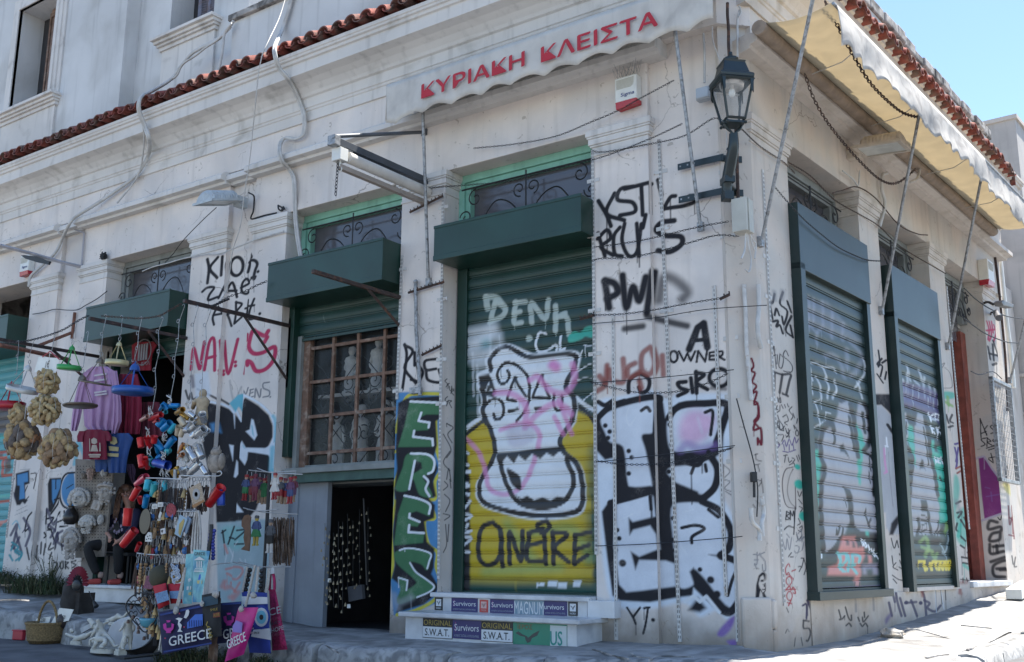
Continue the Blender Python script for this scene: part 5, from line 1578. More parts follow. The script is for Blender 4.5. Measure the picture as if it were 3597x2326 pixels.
b.build('pull_chain', M['iron'], RA)
# ---- wall lantern on the cut corner
ZS1, ZS2 = FL.px(*nat('C2', 148, 1325))[1], FL.px(*nat('C2', 145, 1100))[1]
LN = thing('wall_lantern', (0.24, -0.26, 4.55), 'black four sided street lantern with glass panes on the cut corner', 'lantern')
fl = Frame((0.245, -0.265, 0), FC.du)
def ringz(z, hw):
 return [fl.p(-hw, z, -hw), fl.p(hw, z, -hw), fl.p(hw, z, hw), fl.p(-hw, z, hw)]
def frustum(b, levels, cap=True):
 vs = [p for z, hw in levels for p in ringz(z, hw)]
 fs = [(4 * i + k, 4 * i + (k + 1) % 4, 4 * i + 4 + (k + 1) % 4, 4 * i + 4 + k) for i in range(len(levels) - 1) for k in range(4)]
 if cap:
  fs += [(3, 2, 1, 0), tuple(4 * (len(levels) - 1) + k for k in range(4))]
 b.add(vs, fs)
blk = mat('glossy black green iron', (0.012, 0.022, 0.024), .35, var=.15)
b = MB()
frustum(b, [(5.145, .162), (5.17, .166), (5.185, .162), (5.205, .132), (5.315, .104), (5.335, .11)])
b.build('roof', blk, LN, bevel=.004)
b = MB()
b.lathe(fl.p(0, 5.335, 0), [(.05, 0), (.065, .02), (.075, .05), (.05, .065), (.02, .075), (.018, .12)], 14)
b.build('finial', blk, LN)
b = MB()
for sx in (-1, 1):
 for sy in (-1, 1):
  b.tube([fl.p(sx * .153, 5.13, sy * .153), fl.p(sx * .084, 4.745, sy * .084)], .013, 4)
for z, hw, t in ((5.13, .155, .018), (4.755, .086, .015)):
 for k in range(4):
  r_ = ringz(z, hw)
  b.tube([r_[k], r_[(k + 1) % 4]], t, 4)
r_ = ringz(5.14, .158)
for k in range(4):
 q0, q1 = r_[k], r_[(k + 1) % 4]
 for e in (0, 1):
  a, c = (q0, q1) if e == 0 else (q1, q0)
  b.prism([a, a + (c - a) * .12, a + (c - a) * .10 - np.array([0, 0, .14]), a + (c - a) * .05 - np.array([0, 0, .14])],
    [p + (fl.p(0, 0, 0) - fl.p(0, 0, 0)) + np.array([0.0, 0.0, 0.0]) + .008 * np.sign(k - 1.5) * fl.n for p in (a, a + (c - a) * .12, a + (c - a) * .10 - np.array([0, 0, .14]), a + (c - a) * .05 - np.array([0, 0, .14]))])
b.build('cage', blk, LN)
pane = mat('clear lantern glass', (0.5, 0.52, 0.52), .05, var=0)
pane.node_tree.nodes['Principled BSDF'].inputs['Alpha'].default_value = .14
b = MB()
frustum(b, [(4.76, .080), (5.125, .147)], False)
b.build('glass', pane, LN)
b = MB()
b.lathe(fl.p(0, 5.13, 0), [(.12, -.0), (.11, -.045), (.05, -.02), (.0, -.015)], 20)
b.box(fl, -.12, .12, 5.075, 5.085, -.12, -.115)
b.build('reflector', mat('lamp reflector', (0.6, 0.58, 0.55), .3, .5, var=.1), LN)
b = MB()
b.ball(fl.p(0, 5.04, 0), (.033, .033, .046))
b.lathe(fl.p(0, 5.08, 0), [(.018, 0), (.018, .05)], 10)
b.build('bulb', mat('bulb', (.75, .75, .72), .2, var=0), LN)
b = MB()
for sg in (-1, 1):
 b.tube(smooth([fl.p(sg * .088, 4.74, 0), fl.p(sg * .066, 4.68, 0), fl.p(sg * .03, 4.65, 0), fl.p(0, 4.60, 0)], 5), .013, 6)
 b.ball(fl.p(sg * .088, 4.735, 0), .02)
for q in ringz(4.715, .088):
 b.ball(q, .016)
b.box(fl, -.088, .088, 4.71, 4.73, -.088, .088)
b.build('yoke', blk, LN)
b = MB()
Pb = smooth([fl.p(0, 4.63, 0), fl.p(0, 4.5, -.02), fl.p(-.005, 4.36, -.10), fl.p(-.01, 4.2, -.19), fl.p(-.01, 4.06, -.20)], 5)
b.tube(Pb, [.036 + .012 * math.sin(math.pi * k / (len(Pb) - 1)) for k in range(len(Pb))], 6, flat=1.2)
b.box(fl, -.05, .04, 4.04, 4.12, -.26, -.15)
b.box(fl, -.055, .045, 4.2, 4.26, -.26, -.12)
for z in (ZS1, ZS2):
 b.box(FL, -.47, .02, z - .035, z + .03, .0, .012)
 b.box(FC, -.01, .2, z - .045, z + .02, .0, .012)
 b.tube([FC.p(.12, z, .01), fl.p(0, z, -.15)], .02, 6)
b.build('bracket', blk, LN)
b = MB()
for u in (-.44, -.36, -.29):
 for z in (ZS1, ZS2):
  b.box(FL, u - .008, u + .008, z - .01, z + .006, .012, .015)
b.build('bolt', M['galv'], LN)
b = MB()
b.tube(path('C2', '338,20 338,100 345,200 345,300 350,385', .25, FC), .016, 8)
tag(b.build('rusty_pipe', M['rust']), 'rusty conduit dropping straight into the top of the corner lantern', 'pipe')
b = MB()
b.tube(path('C2', '420,70 405,140 405,300 405,430', .12, FC), .013, 8)
b.tube(path('C2', '415,40 425,60 428,90 412,115', .14, FC), .008, 6)
tag(b.build('white_pipe', M['cable']), 'pale conduit beside the lantern pipe at the top of the corner', 'pipe')
wire('rusty_pipe', 'C2', '395,860 400,1000 405,1200 412,1400 415,1535', .017, 'long rusty pipe down the cut corner behind the lantern bracket', 'pipe', .05, FC, 'rust')
wire('rusty_pipe', 'P1', '410,0 425,250 432,450 440,700 470,1050 490,1250', .020, 'rust streaked white pipe down the lower part of the cut corner', 'pipe', .04, FC, 'whitemetal')
wire('white_pipe', 'P1', '565,0 572,250 560,400 565,560 598,690', .022, 'thick pale conduit ending in a hook beside the corner tags', 'pipe', .04, FR)
b = MB()
b.tube(path('C2', '175,225 182,390 182,560', .03), .012, 6)
b.tube(path('C2', '235,180 240,280 290,420', .05), .006, 6)
tag(b.build('cable', M['cable']), 'thin conduit running down into the grey junction box', 'cable')
JB = thing('junction_box', A('C2', 170, 630), 'grey square junction box on the wall left of the lantern', 'box')
b = MB()
q0, q1 = FL.px(*nat('C2', 118, 680), .10), FL.px(*nat('C2', 212, 570), .10)
b.box(FL, q0[0], q1[0], q0[1], q1[1], 0, .085)
b.build('body', mat('grey box plastic', (0.34, 0.37, 0.40), .5, var=.08), JB, bevel=.012)
b = MB()
b.box(FL, q0[0] + .01, q1[0] - .01, q0[1] + .01, q1[1] - .01, .08, .105)
b.build('lid', mat('grey lid plastic', (0.38, 0.42, 0.46), .45, var=.08), JB, bevel=.01)
MBX = thing('meter_box', FC.p(.22, 3.5, .1), 'tall beige cable box on the corner with loose cable ends hanging below', 'box')
b = MB()
q0, q1 = FR.px(*nat('C3', 232, 1050), .06), FR.px(*nat('C3', 318, 865), .06)
b.box(FR, q0[0] - .02, q0[0] + .14, q0[1], q1[1], -.05, .10)
b.box(FR, q0[0] + .02, q0[0] + .035, q0[1], q1[1], .10, .112)
b.build('body', mat('beige plastic', (0.42, 0.41, 0.36), .5, var=.1), MBX, bevel=.01)
b = MB()
for k in range(4):
 b.tube(path('C3', ['250,1050 265,1150 285,1260 270,1345 245,1330', '245,1060 240,1180 215,1250', '280,1080 290,1140 310,1190', '262,1055 300,1120 320,1150 310,1250'][k], .05, FR), .008, 6)
b.build('loose_cables', M['cable'], MBX)
# ---- floodlights
def floodlight(fr, u, z, off0, off1, label, mtb, tilt=0.0, hw=.13):
 T = thing('floodlight', fr.p(u, z, 0), label, 'floodlight')
 fp = Frame(fr.p(u, 0, 0), fr.n)
 b = MB()
 L = off1 - off0
 rows = []
 for k in range(25):
  t = k / 24
  o = off0 + L * t
  rr = (hw * (1.0 + .04 * (k % 2))) * (math.sin(min(t * 5, 1, (1 - t) * 9 + .55) * math.pi / 2))
  rows.append([fp.p(o, z - tilt * t + rr * 1.0 * math.sin(a), -rr * 1.25 * math.cos(a)) for a in np.linspace(0, math.pi, 11)])
 b.grid(rows, False)
 for e in (0, -1):
  b.add(rows[e], [tuple(range(11))])
 b.build('housing', mtb, T)
 b = MB()
 zz = [z, z - tilt]
 for a, c, y0, y1 in ((off0 - .02, off1 + .03, -hw * 1.35, -hw * 1.1), (off0 - .02, off1 + .03, hw * 1.1, hw * 1.35), (off0 - .02, off0 + .03, -hw * 1.1, hw * 1.1), (off1 - .02, off1 + .03, -hw * 1.1, hw * 1.1)):
  P = []
  for z_ in (-.025, .01):
   for o, y in ((a, y0), (c, y0), (c, y1), (a, y1)):
    P.append(fp.p(o, z + z_ - tilt * (o - off0) / L, y))
  b.hexa(P)
 b.build('rim', mtb, T, bevel=.003)
 b = MB()
 b.prism([fp.p(o, z - .012 - tilt * (o - off0) / L, y) for o, y in ((off0 + .03, -hw * 1.1), (off1 - .02, -hw * 1.1), (off1 - .02, hw * 1.1), (off0 + .03, hw * 1.1))],
   [fp.p(o, z - .006 - tilt * (o - off0) / L, y) for o, y in ((off0 + .03, -hw * 1.1), (off1 - .02, -hw * 1.1), (off1 - .02, hw * 1.1), (off0 + .03, hw * 1.1))])
 b.build('glass', mat('floodlight glass', (0.50, 0.51, 0.48), .3, var=.15, scale=7), T)
 b = MB()
 b.tube([fp.p(0, z + .02, 0), fp.p(off0 + .05, z + .03, 0)], .03, 8)
 b.box(fp, 0, off0, z - .07, z + .08, -.08, .02)
 b.build('arm', mtb, T, bevel=.006)
 return T
fm = mat('chalky blue grey enamel', (0.40, 0.44, 0.46), .6, var=.15, scale=10, col2=(0.22, 0.16, 0.12), s2=25, f2=.7)
floodlight(FL, -7.02, 5.42, .17, .66, 'ribbed grey floodlight on the double pier over the KIOR tag', fm, .14, .15)
fr_s = FR.px(*nat('Q3', 540, 690), .45)[0]
floodlight(FR, fr_s + .05, 5.40, .15, .66, 'beige floodlight under the yellow side awning', mat('beige enamel', (0.46, 0.40, 0.33), .6, var=.15, scale=10), .04, .15)
wire('cable', 'K1', '1045,215,.1 1095,245,.1 1100,300 1090,400 1070,450 1080,475 1200,440 1320,415', .011, 'black cable looping from the ribbed floodlight to the pier cap', 'cable', .03, mt='black')
b = MB()
for a, c in (('1335,340 1340,375 1370,395 1385,370 1335,340', .05), ('1365,400 1385,355 1400,380', .05)):
 b.tube(path('K1', a, c), .012, 5)
tag(b.build('wire_tangle', M['black']), 'black tangle of wire ends on the cap of the double pier', 'wire')
b = MB()
rg = random.Random(4)
for k in range(14):
 c = A('A8', 1345, 440, .05)
 b.tube(smooth([c + np.array([rg.uniform(-.06, .06), rg.uniform(-.05, .0), rg.uniform(-.06, .06)]) for _ in range(4)], 4), .006, 5)
b.ball(A('A8', 1345, 450, .04), .045, lump=.3)
tag(b.build('wire_tangle', M['black']), 'round clump of cut wires above the clothes shop opening', 'wire')
# ---- alarm sirens
def siren(fr, q, off, label, txt):
 T = thing('alarm_siren', fr.p(q[0], q[2], 0), label, 'alarm')
 a, c, z0, z1 = q
 h = z1 - z0
 b = MB()
 b.box(fr, a, c, z0 + h * .2, z1, 0, off)
 b.build('housing', M['white'], T, bevel=.012)
 b = MB()
 for k in range(9):
  z = z1 - h * (.10 + .035 * k)
  w_ = (c - a) * (.08 + .006 * max(0, k - 4) ** 2)
  b.box(fr, a + (c - a) * .08, c - w_ - .01, z, z + h * .014, off, off + .004)
 b.build('louvres', mat('siren louvres', (0.42, 0.40, 0.33), .6, var=0), T)
 b = MB()
 b.prism([fr.p(a + .004, z0 + h * .22, 0), fr.p(c - .004, z0 + h * .22, 0), fr.p(c - .004, z0 + h * .08, 0), fr.p(a + .004, z0 + h * .02, 0)],
   [fr.p(a + .004, z0 + h * .22, off), fr.p(c - .004, z0 + h * .22, off), fr.p(c - .004, z0 + h * .04, off * .9), fr.p(a + .004, z0, off * .9)])
 b.build('strobe_lens', mat('red lens', (0.38, 0.015, 0.03), .25, var=.05), T, bevel=.004)
 if txt:
  b = MB()
  text_into(b, txt, fr, a + (c - a) * .28, z0 + h * .36, off + .003, h * .115, (c - a) * .62, bold=.02, shear=.1)
  b.build('lettering', mat('navy print', (0.02, 0.04, 0.20), .6, var=0), T)
 return T
siren(FL, (-1.115, -0.86, 5.27, 5.61), .115, 'white Sigma alarm siren with red lens under the wavy awning edge', 'Sigma')
q0, q1 = FL.px(*nat('A8', 262, 690), .1), FL.px(*nat('A8', 375, 470), .1)
siren(FL, (q0[0] - .02, q0[0] + .24, q0[1] - .02, q0[1] + .33), .115, 'white alarm siren with red lens at the left edge by the cables', 'Sigma')
q0, q1 = FR.px(*nat('D2', 300, 275), .12), FR.px(*nat('D2', 300, 90), .12)
siren(FR, (q0[0] - .05, q0[0] + .30, q0[1] - .05, q1[1]), .15, 'weathered alarm siren at the far end of the side front', None)
b = MB()
for k in range(26):
 z, u = 5.62 + random.uniform(-.02, .02), -1.12 + k * .011
 b.tube([FL.p(u, z, .08), FL.p(u + random.uniform(-.06, .06), z + random.uniform(.08, .16), .08 + random.uniform(-.03, .06))], .0025, 3)
tag(b.build('bird_spikes', M['galv']), 'wire bird spikes standing on top of the Sigma siren', 'bird spikes')
# ---- slotted shelf uprights screwed to the walls
M['slot'] = mat('slot shadow', (0.01, 0.01, 0.01), .9, var=0)
def upright(fr, a, c, label, off=0.0, group='slotted uprights on the walls', tabs=(), dbl=True, mt='whitemetal', w=.034):
 (ua, za), (ub, zb) = a, c
 T = thing('slotted_upright', fr.p(ub, zb, off), label, 'shelf upright', group)
 L = za - zb
 def P(z, du, o):
  t = (za - z) / L
  return fr.p(ua + (ub - ua) * t + du, z, off + o)
 b = MB()
 n = 6
 for k in range(n):
  z0, z1 = zb + L * k / n, zb + L * (k + 1) / n
  b.hexa([P(z0, -w / 2, 0), P(z0, w / 2, 0), P(z0, w / 2, .014), P(z0, -w / 2, .014), P(z1, -w / 2, 0), P(z1, w / 2, 0), P(z1, w / 2, .014), P(z1, -w / 2, .014)])
 b.build('rail', M[mt], T)
 b = MB()
 z = zb + .03
 while z < za - .03:
  for du in ((-.008, .008) if dbl else (0,)):
   q = [P(z, du - .0028, .0145), P(z, du + .0028, .0145), P(z + .026, du + .0028, .0145), P(z + .026, du - .0028, .0145)]
   b.prism(q, [p - fr.n * .003 for p in q])
  z += .045
 b.build('slots', M['slot'], T)
 if tabs:
  b = MB()
  for z in tabs:
   q = [P(z - .02, -.075, 0), P(z - .02, .075, 0), P(z + .02, .075, 0), P(z + .02, -.075, 0)]
   b.prism([p + fr.n * .006 for p in q], q)
  b.build('bracket', M['whitemetal'], T)
 return T
upright(FL, (-4.10, 4.22), (-4.115, 2.5), 'slotted white rail on the left edge of the narrow ERES pier', 0, tabs=(4.05, 2.6))
upright(FL, (-3.49, 4.87), (-3.44, 0.5), 'slotted white rail on the right edge of the narrow ERES pier', 0, tabs=(4.7, 3.6, 2.9, 2.4))
upright(FL, (-1.455, 4.94), (-1.46, 0.76), 'slotted white rail between the skull shutter and the big white letters', 0, tabs=(4.6, 4.0, 3.2, 2.75))
upright(FL, (-1.235, 3.12), (-1.25, -.03), 'slotted rail crossing the letters T and E left of the middle', 0, dbl=False)
upright(FL, (-.70, 4.90), (-.61, -.02), 'tall slotted rail between the two columns of big white letters', -.055, tabs=(4.55, 3.95, 3.1))
upright(FL, (-.15, 3.28), (-.14, 0.4), 'slotted rail crossing the right hand big white letters', -.055, dbl=False)
upright(FL, (.02, 4.80), (-.03, 0.01), 'rusty slotted rail on the corner edge below the lantern', -.05, tabs=(4.4, 3.75, 2.75, 2.2, 1.6), mt='whitemetal', w=.05)
q0, q1 = FR.px(*nat('C3', 362, 610)), FR.px(*nat('P3', 740, 960))
upright(FR, q0, q1, 'slotted white rail on the side street end of the cut corner', 0, tabs=(3.6, 3.2, 2.75, 2.2, 1.6, 1.0))
q0, q1 = FR.px(*nat('R5', 1035, 30)), FR.px(*nat('D3', 130, 1000))
upright(FR, q0, q1, 'rusty slotted rail beside the rust red side door', 0)
q0, q1 = FL.px(*nat('A4', 190, 560)), FL.px(*nat('A4', 80, 1500))
upright(FL, q0, q1, 'slotted rail low on the left pier by the turquoise shutter', 0)
def arm(c, s, label, off=.05):
 b = MB()
 P = path(c, s, off, n=1)
 b.tube(P, .016, 4)
 for q in resample(P, .055):
  b.tube([q, q + np.array([0, -.01, .03])], .007, 4)
 return tag(b.build('wall_hook', M['rust']), label, 'wall hook', 'rusty wall hooks')
arm('Q1', '868,912 715,988', 'rusty toothed arm under the rolled up cassette awning')
arm('Q1', '872,1312 708,1362', 'rusty toothed arm below the first awning pole')
arm('Q5', '860,68 770,112', 'rusty toothed arm beside the RIDE tag')
arm('Q2', '1010,1370 965,1392', 'short rusty arm on the corner rail between chains')
arm('Q2', '380,1465 315,1485', 'short rusty arm at the edge of the skull shutter')
b = MB()
b.tube(path('Q1', '742,1308 745,1540', .05, n=1), .022, 8)
b.tube(path('Q5', '745,0 757,180 762,300', .05, n=1), .022, 8)
b.ball(A('Q1', 742, 1312, .05), .03)
b.box(FL, *[FL.px(*nat('Q5', 745, 300), .0)[0] + q for q in (-.05, .09)], *[FL.px(*nat('Q5', 745, 290), .0)[1] + q for q in (-.01, .06)], 0, .07)
tag(b.build('steel_pole', M['galv']), 'short upright steel pole on brackets above the green ERES letters', 'pole')
# ---- black gallows bars that carry the souvenirs
def gallows(u, z, off1, label, so, sz, off0=-.15, mt='darkbar', name='hanging_bar'):
 T = thing(name, FL.p(u, z, 0), label, 'bar', 'gallows bars for the souvenirs')
 fp = Frame(FL.p(u, 0, 0), FL.n)
 b = MB()
 b.box(fp, off0, off1, z - .022, z + .022, -.022, .022)
 b.build('arm', M[mt], T, bevel=.003)
 b = MB()
 b.tube([fp.p(so, z - .01, 0), fp.p(off0 + .03, sz, 0)], .022, 4)
 b.build('strut', M[mt], T)
 b = MB()
 b.box(fp, off0 - .01, off0 + .03, sz - .12, z + .1, -.03, .03)
 b.build('wall_plate', M['iron'], T)
 return T
gallows(-6.13, 3.64, 1.52, 'black gallows bar above the pink NAV.iS tag', .62, 2.95)
gallows(-8.06, 3.68, 1.50, 'black gallows bar in front of the clothes shop opening', .62, 3.05)
gallows(-10.13, 3.64, 2.1, 'black gallows bar at the left over the sponges', .75, 3.1)
gallows(-4.12, 3.71, 1.40, 'rusty gallows bar across the green box over the lattice window', .55, 3.3, mt='rust')
b = MB()
b.tube(path('A0', '0,582,1.9 250,630,1.4 870,765,.3', n=1), .03, 4)
b.tube(path('A0', '905,425,.02 480,590,.75', n=1), .025, 4)
b.tube(path('A0', '942,172,.03 905,500,.03', n=1), .028, 6)
tag(b.build('rusty_trestle', mat('rust brown wood', (0.19, .08, .05), .8, var=.3, scale=12)), 'rust brown frame of bars behind the green hanging tray', 'frame')
# ---- chains and wires over the big white letters
G_ = 'chains strung over the corner pier'
chain('Q2', '-180,690 0,672 200,635 365,568,.1 480,520 600,455,.2 755,372,.34', 'topmost chain from the narrow pier up to the second awning pole', .06, group=G_)
chain('Q2', '-430,878 -200,860 0,840 250,770 420,730 630,650,.1 792,575,.27', 'chain from the mint window up to the middle of the second awning pole', .06, group=G_)
chain('Q2', '365,700 430,707 630,672 800,632,.15 930,553,.08 985,562', 'chain from the slotted rail to the foot of the lantern', .06, group=G_)
chain('Q2', '380,1150 500,1135 640,1110 870,1055 1010,1030', 'chain across the word RCU', .05, group=G_)
chain('Q2', '370,1215 410,1203 520,1200 640,1180 830,1128 950,1095 1060,1100', 'chain right under the word RCU to the cut corner', .05, group=G_)
chain('Q2', '380,1466 500,1462 640,1445 800,1415 965,1388', 'chain under the smudged PMA tag', .05, group=G_)
chain('Q6', '365,238 470,265 600,287 780,280 900,245 1010,195', 'sagging chain through the word SIRO', .05, group=G_)
chain('Q6', '388,603 520,620 700,617 850,590 1035,540', 'sagging chain across the middle of the big white letters', .05, group=G_)
for s_, l_ in (('368,1506 640,1482 900,1440 1185,1420', 'Q2;thin black wire from the skull shutter right round the corner'), ('365,242 700,215 1030,180', 'Q6;straight black wire above the letter T'), ('388,610 700,575 1035,533', 'Q6;straight black wire through the big letter S'), ('388,1000 640,990 1000,962 1070,955', 'Q6;straight black wire through the big letter E')):
 c_, l_ = l_.split(';')
 wire('wire', c_, s_, .004, l_, 'wire', .045, mt='iron', group='thin wires over the corner pier', seg=4)
chain('P2', '0,625 120,590 220,555 300,525', 'short chain end tied to the corner rail', .05, FC)
wire('cable', 'P2', '330,0 400,260 500,620 540,820 560,1000 550,1280', .006, 'thin loose black cable hanging down the cut corner', 'cable', .06, FC, 'black')
b = MB()
q = A('P2', 515, 850, .06, FC)
b.wbox(q, (.06, .05, .09), math.radians(-45))
b.tube(path('P2', '520,900 522,1070', .06, FC), .014, 6)
tag(b.build('padlock_fitting', M['black'], bevel=.006), 'small black electrical fitting low on the cut corner', 'fitting')
b = MB()
for s_ in ('485,1185 500,1330 575,1420 580,1540', '605,1060 610,1120 625,1250 605,1335 612,1490'):
 b.tube(path('P2', s_, .04, FR), .02, 6)
tag(b.build('broken_conduit', M['whitemetal']), 'broken white conduit ends low on the cut corner', 'pipe')
G2 = 'chains of the side street front'
chain('C2', '430,870,.1 560,992 720,1100 800,1180', 'chain from the lantern to the first side pilaster', .05, FR, G2, mt='rust')
chain('R1', '80,215,.1 240,405 480,660 700,850 950,1040 1200,1160 1350,1210 1525,1222', 'sagging chain in front of the first side shutter box', .14, FR, G2)
chain('Q3', '95,755,.05 200,820 310,930 440,1005 520,1055 620,1150 770,1240 830,1275', 'long rusty chain along the capitals of the side front', .07, FR, G2, mt='rust')
chain('Q3', '265,5,.9 330,130 400,262 480,390 580,490 640,530 705,547,.9', 'chain hanging under the side awning between two poles', .88, FR, G2, mt='rust', link=.06, r=.006, w=.017)
chain('Q3', '172,345,.4 220,472 300,600 430,752 530,840 605,850 690,785,.5', 'chain swagged from the first to the second side pole', .42, FR, G2, mt='rust', link=.055, r=.005, w=.015)
wire('wire', 'R5', '1330,60 1560,270 1800,420 2040,520 2305,560', .009, 'black wire from the side transom to the last pole', 'wire', .1, FR, 'black')
wire('wire', 'R5', '1310,540 1500,680 1700,810 2000,930 2200,952', .009, 'lower black wire from the side door to the last pole', 'wire', .1, FR, 'black')
wire('wire', 'D2', '150,1055 230,1085 340,1058 420,1120', .007, 'black wire swagged over the graffiti jamb to the mesh frame', 'wire', .05, FR, 'black')
wire('cable', 'R1', '1000,0 1140,110 1210,200 1230,0', .010, 'pale cables meeting on the second side capital', 'cable', .05, FR)
wire('cable', 'R1', '1600,30 1535,70 1530,250 1570,400 1555,550 1500,765', .022, 'fat beige conduit bent over the second side capital', 'cable', .05, FR)
wire('cable', 'R1', '870,300 1000,265 1200,220 1450,375 1750,720 2000,850 2150,870', .008, 'thin wire running over the side capitals', 'cable', .06, FR, 'rust')
wire('cable', 'R7', '300,40 300,130 350,190 390,240 400,310 370,400 300,430', .018, 'beige conduit loop behind the second side pole', 'cable', .3, FR)
# ---- cable bundles of the long front
b = MB()
for d in (0, .03):
 b.tube(smooth([A('Q0', x, y, o) + np.array([d, 0, d * .6]) for x, y, o in ((1080, 105, .08), (1020, 180, .08), (900, 245, .08), (840, 310, .08), (790, 375, .12), (700, 430, .4), (655, 455, .62), (642, 490, .66), (648, 535, .6), (670, 590, .5), (690, 650, .46), (690, 715, .2), (662, 775, .16), (620, 830, .13), (480, 930, .13), (350, 1012, .24), (318, 1050, .26), (285, 1120, .08), (250, 1185, .06), (180, 1250, .06), (140, 1290, .06), (134, 1335, .04))], 6), .022, 8)
tag(b.build('cable_bundle', M['cable']), 'fat pale cable bundle snaking down over the tiles at the left', 'cable')
wire('cable', 'Q0', '640,480,.66 665,580,.5 668,690,.3 640,820,.14 545,945,.2', .014, 'thinner cable beside the fat bundle at the left', 'cable')
b = MB()
for d in (0, .035):
 b.tube(smooth([A(c, x, y, o) + np.array([d, 0, 0]) for c, x, y, o in (('U1', 345, -30, .05), ('U1', 305, 120, .05), ('U1', 255, 270, .1), ('U1', 200, 390, .58), ('U1', 202, 480, .64), ('U1', 235, 580, .55), ('U1', 300, 660, .46), ('U1', 350, 740, .3), ('U1', 405, 860, .16), ('U1', 442, 970, .14), ('U1', 448, 1080, .12), ('U1', 428, 1150, .12), ('U1', 370, 1178, .12), ('U1', 290, 1168, .12), ('U1', 250, 1205, .14), ('U1', 238, 1280, .25), ('U1', 262, 1370, .22), ('U1', 315, 1430, .08), ('U1', 352, 1490, .05), ('Q1', 175, 880, .05), ('Q1', 178, 1000, .0), ('Q1', 188, 1100, -.03), ('Q1', 203, 1195, -.04))], 6), .018, 8)
tag(b.build('cable_bundle', M['cable']), 'twin pale cables winding from the parapet down to the green box', 'cable')
b = MB()
b.tube(path('U1', '300,-30,.1 240,160,.3 150,350,.6 95,480,.68 60,680,.66 40,900,.6 20,1080,.5 5,1250,.45') + path('K1', '1040,0,.4 1000,250,.36 960,560,.3 890,780,.25 850,1060,.2 820,1190,.2 735,1335,.3'), .007, 5)
tag(b.build('cable', M['cable']), 'thin white line dropping in front of the double pier', 'cable')
wire('cable', 'K1', '728,362,.5 600,480,.3 415,670,.1 300,820,.0 225,900,-.2', .006, 'thin dark stay from the floodlight to the dark transom', 'cable', mt='black')
wire('cable', 'K1', '0,990 110,945 250,910 380,870 470,850 620,820 750,820 900,765 1072,695 1240,640 1390,595', .009, 'pale cable sagging across both caps of the double pier', 'cable', .04)
wire('cable', 'A8', '420,1188 560,1165 700,1125 860,1135 1000,1130 1100,1075 1250,990 1380,890', .007, 'thin grey cable looping over the left pier', 'cable', .05, mt='black')
wire('cable', 'U2', '760,200 715,250 690,300 680,400 665,500 640,605', .022, 'grey hose hanging from the end of the parapet coping', 'cable', .12)
wire('cable', 'U2', '750,230 690,290 620,350 540,400 450,470 340,545 290,640 200,700 0,810', .016, 'second pale cable from the coping end along the tiles', 'cable', .1)
b = MB()
b.tube(path('A8', '0,300,.9 400,405,.5 800,520,.2 1040,575,.05', n=1), .028, 4)
b.tube(path('A8', '1085,140,.03 1050,575,.03', n=1), .016, 4)
b.tube(path('A8', '960,95,.03 1085,140,.03', n=1), .014, 4)
tag(b.build('steel_bracket', mat('mauve grey steel', (0.33, .32, .34), .55, var=.15)), 'long grey steel arm above the left pier', 'bracket')
b = MB()
P = [A('A8', x, y, .5) for x, y in ((270, 432), (310, 425), (480, 445), (590, 490), (640, 505), (620, 548), (480, 520), (330, 475))]
b.prism(P, [p + np.array([0, .03, 0]) for p in P])
tag(b.build('cloth_scrap', M['black']), 'black rolled scrap of cloth under the grey steel arm', 'cloth')
# ---- far end of the side front: downpipe, camera, lamp, mesh frame
wire('downpipe', 'D2', '400,0 430,300 460,600 500,900 525,1200', .035, 'white downpipe at the end of the side front', 'downpipe', .0, FR, 'white')
wire('rusty_pipe', 'D2', '362,60 390,280 430,700 455,1000 470,1400', .02, 'thin rusty pipe beside the white downpipe', 'pipe', .02, FR, 'rust')
CM = thing('security_camera', A('D2', 330, 545, .05, FR), 'small grey bullet camera on a bracket at the far pilaster', 'camera')
b = MB()
b.tube([A('D2', 370, 545, .15, FR), A('D2', 395, 590, .26, FR)], .05, 10)
b.build('body', mat('camera grey', (.10, .10, .11), .4, var=0), CM)
b = MB()
b.tube(path('D2', '325,560,.0 330,540,.08 372,545,.15', 0, FR, 3), .014, 6)
b.build('bracket', M['iron'], CM)
LP2 = thing('wall_spotlight', A('D2', 300, 470, 0, FR), 'flat grey spotlight on an arm above the security camera', 'spotlight')
b = MB()
P = [A('D2', x, y, .3, FR) for x, y in ((345, 460), (362, 443), (458, 482), (445, 510), (360, 490))]
b.prism(P, [p + FR.n * .12 for p in P])
b.build('head', mat('spot grey', (.13, .13, .13), .5, var=0), LP2, bevel=.01)
b = MB()
b.tube(path('D2', '265,460,.0 300,450,.1 345,470,.3', 0, FR, 3), .02, 6)
b.build('arm', M['iron'], LP2)
MF = thing('mesh_frame', A('D3', 430, 590, .12, FR), 'square steel frame with wire mesh standing out from the far pilaster', 'mesh frame')
b = MB()
o_ = .12
TL, BL = FR.px(*nat('D2', 325, 1098), o_), FR.px(*nat('D3', 425, 590), o_)
s0, s1, z0, z1 = TL[0], TL[0] + 1.1, BL[1], TL[1]
for a, c, q0, q1 in ((s0, s0 + .05, z0, z1), (s1 - .05, s1, z0, z1), (s0, s1, z0, z0 + .05), (s0, s1, z1 - .05, z1)):
 b.box(FR, a, c, q0, q1, .08, .14)
b.build('frame', M['galv'], MF, bevel=.004)
b = MB()
for k in range(1, 12):
 b.tube([FR.p(s0 + (s1 - s0) * k / 12, z0, .13), FR.p(s0 + (s1 - s0) * k / 12, z1, .13)], .004, 4)
for k in range(1, 16):
 b.tube([FR.p(s0, z0 + (z1 - z0) * k / 16, .13), FR.p(s1, z0 + (z1 - z0) * k / 16, .13)], .004, 4)
b.build('mesh', M['galv'], MF)
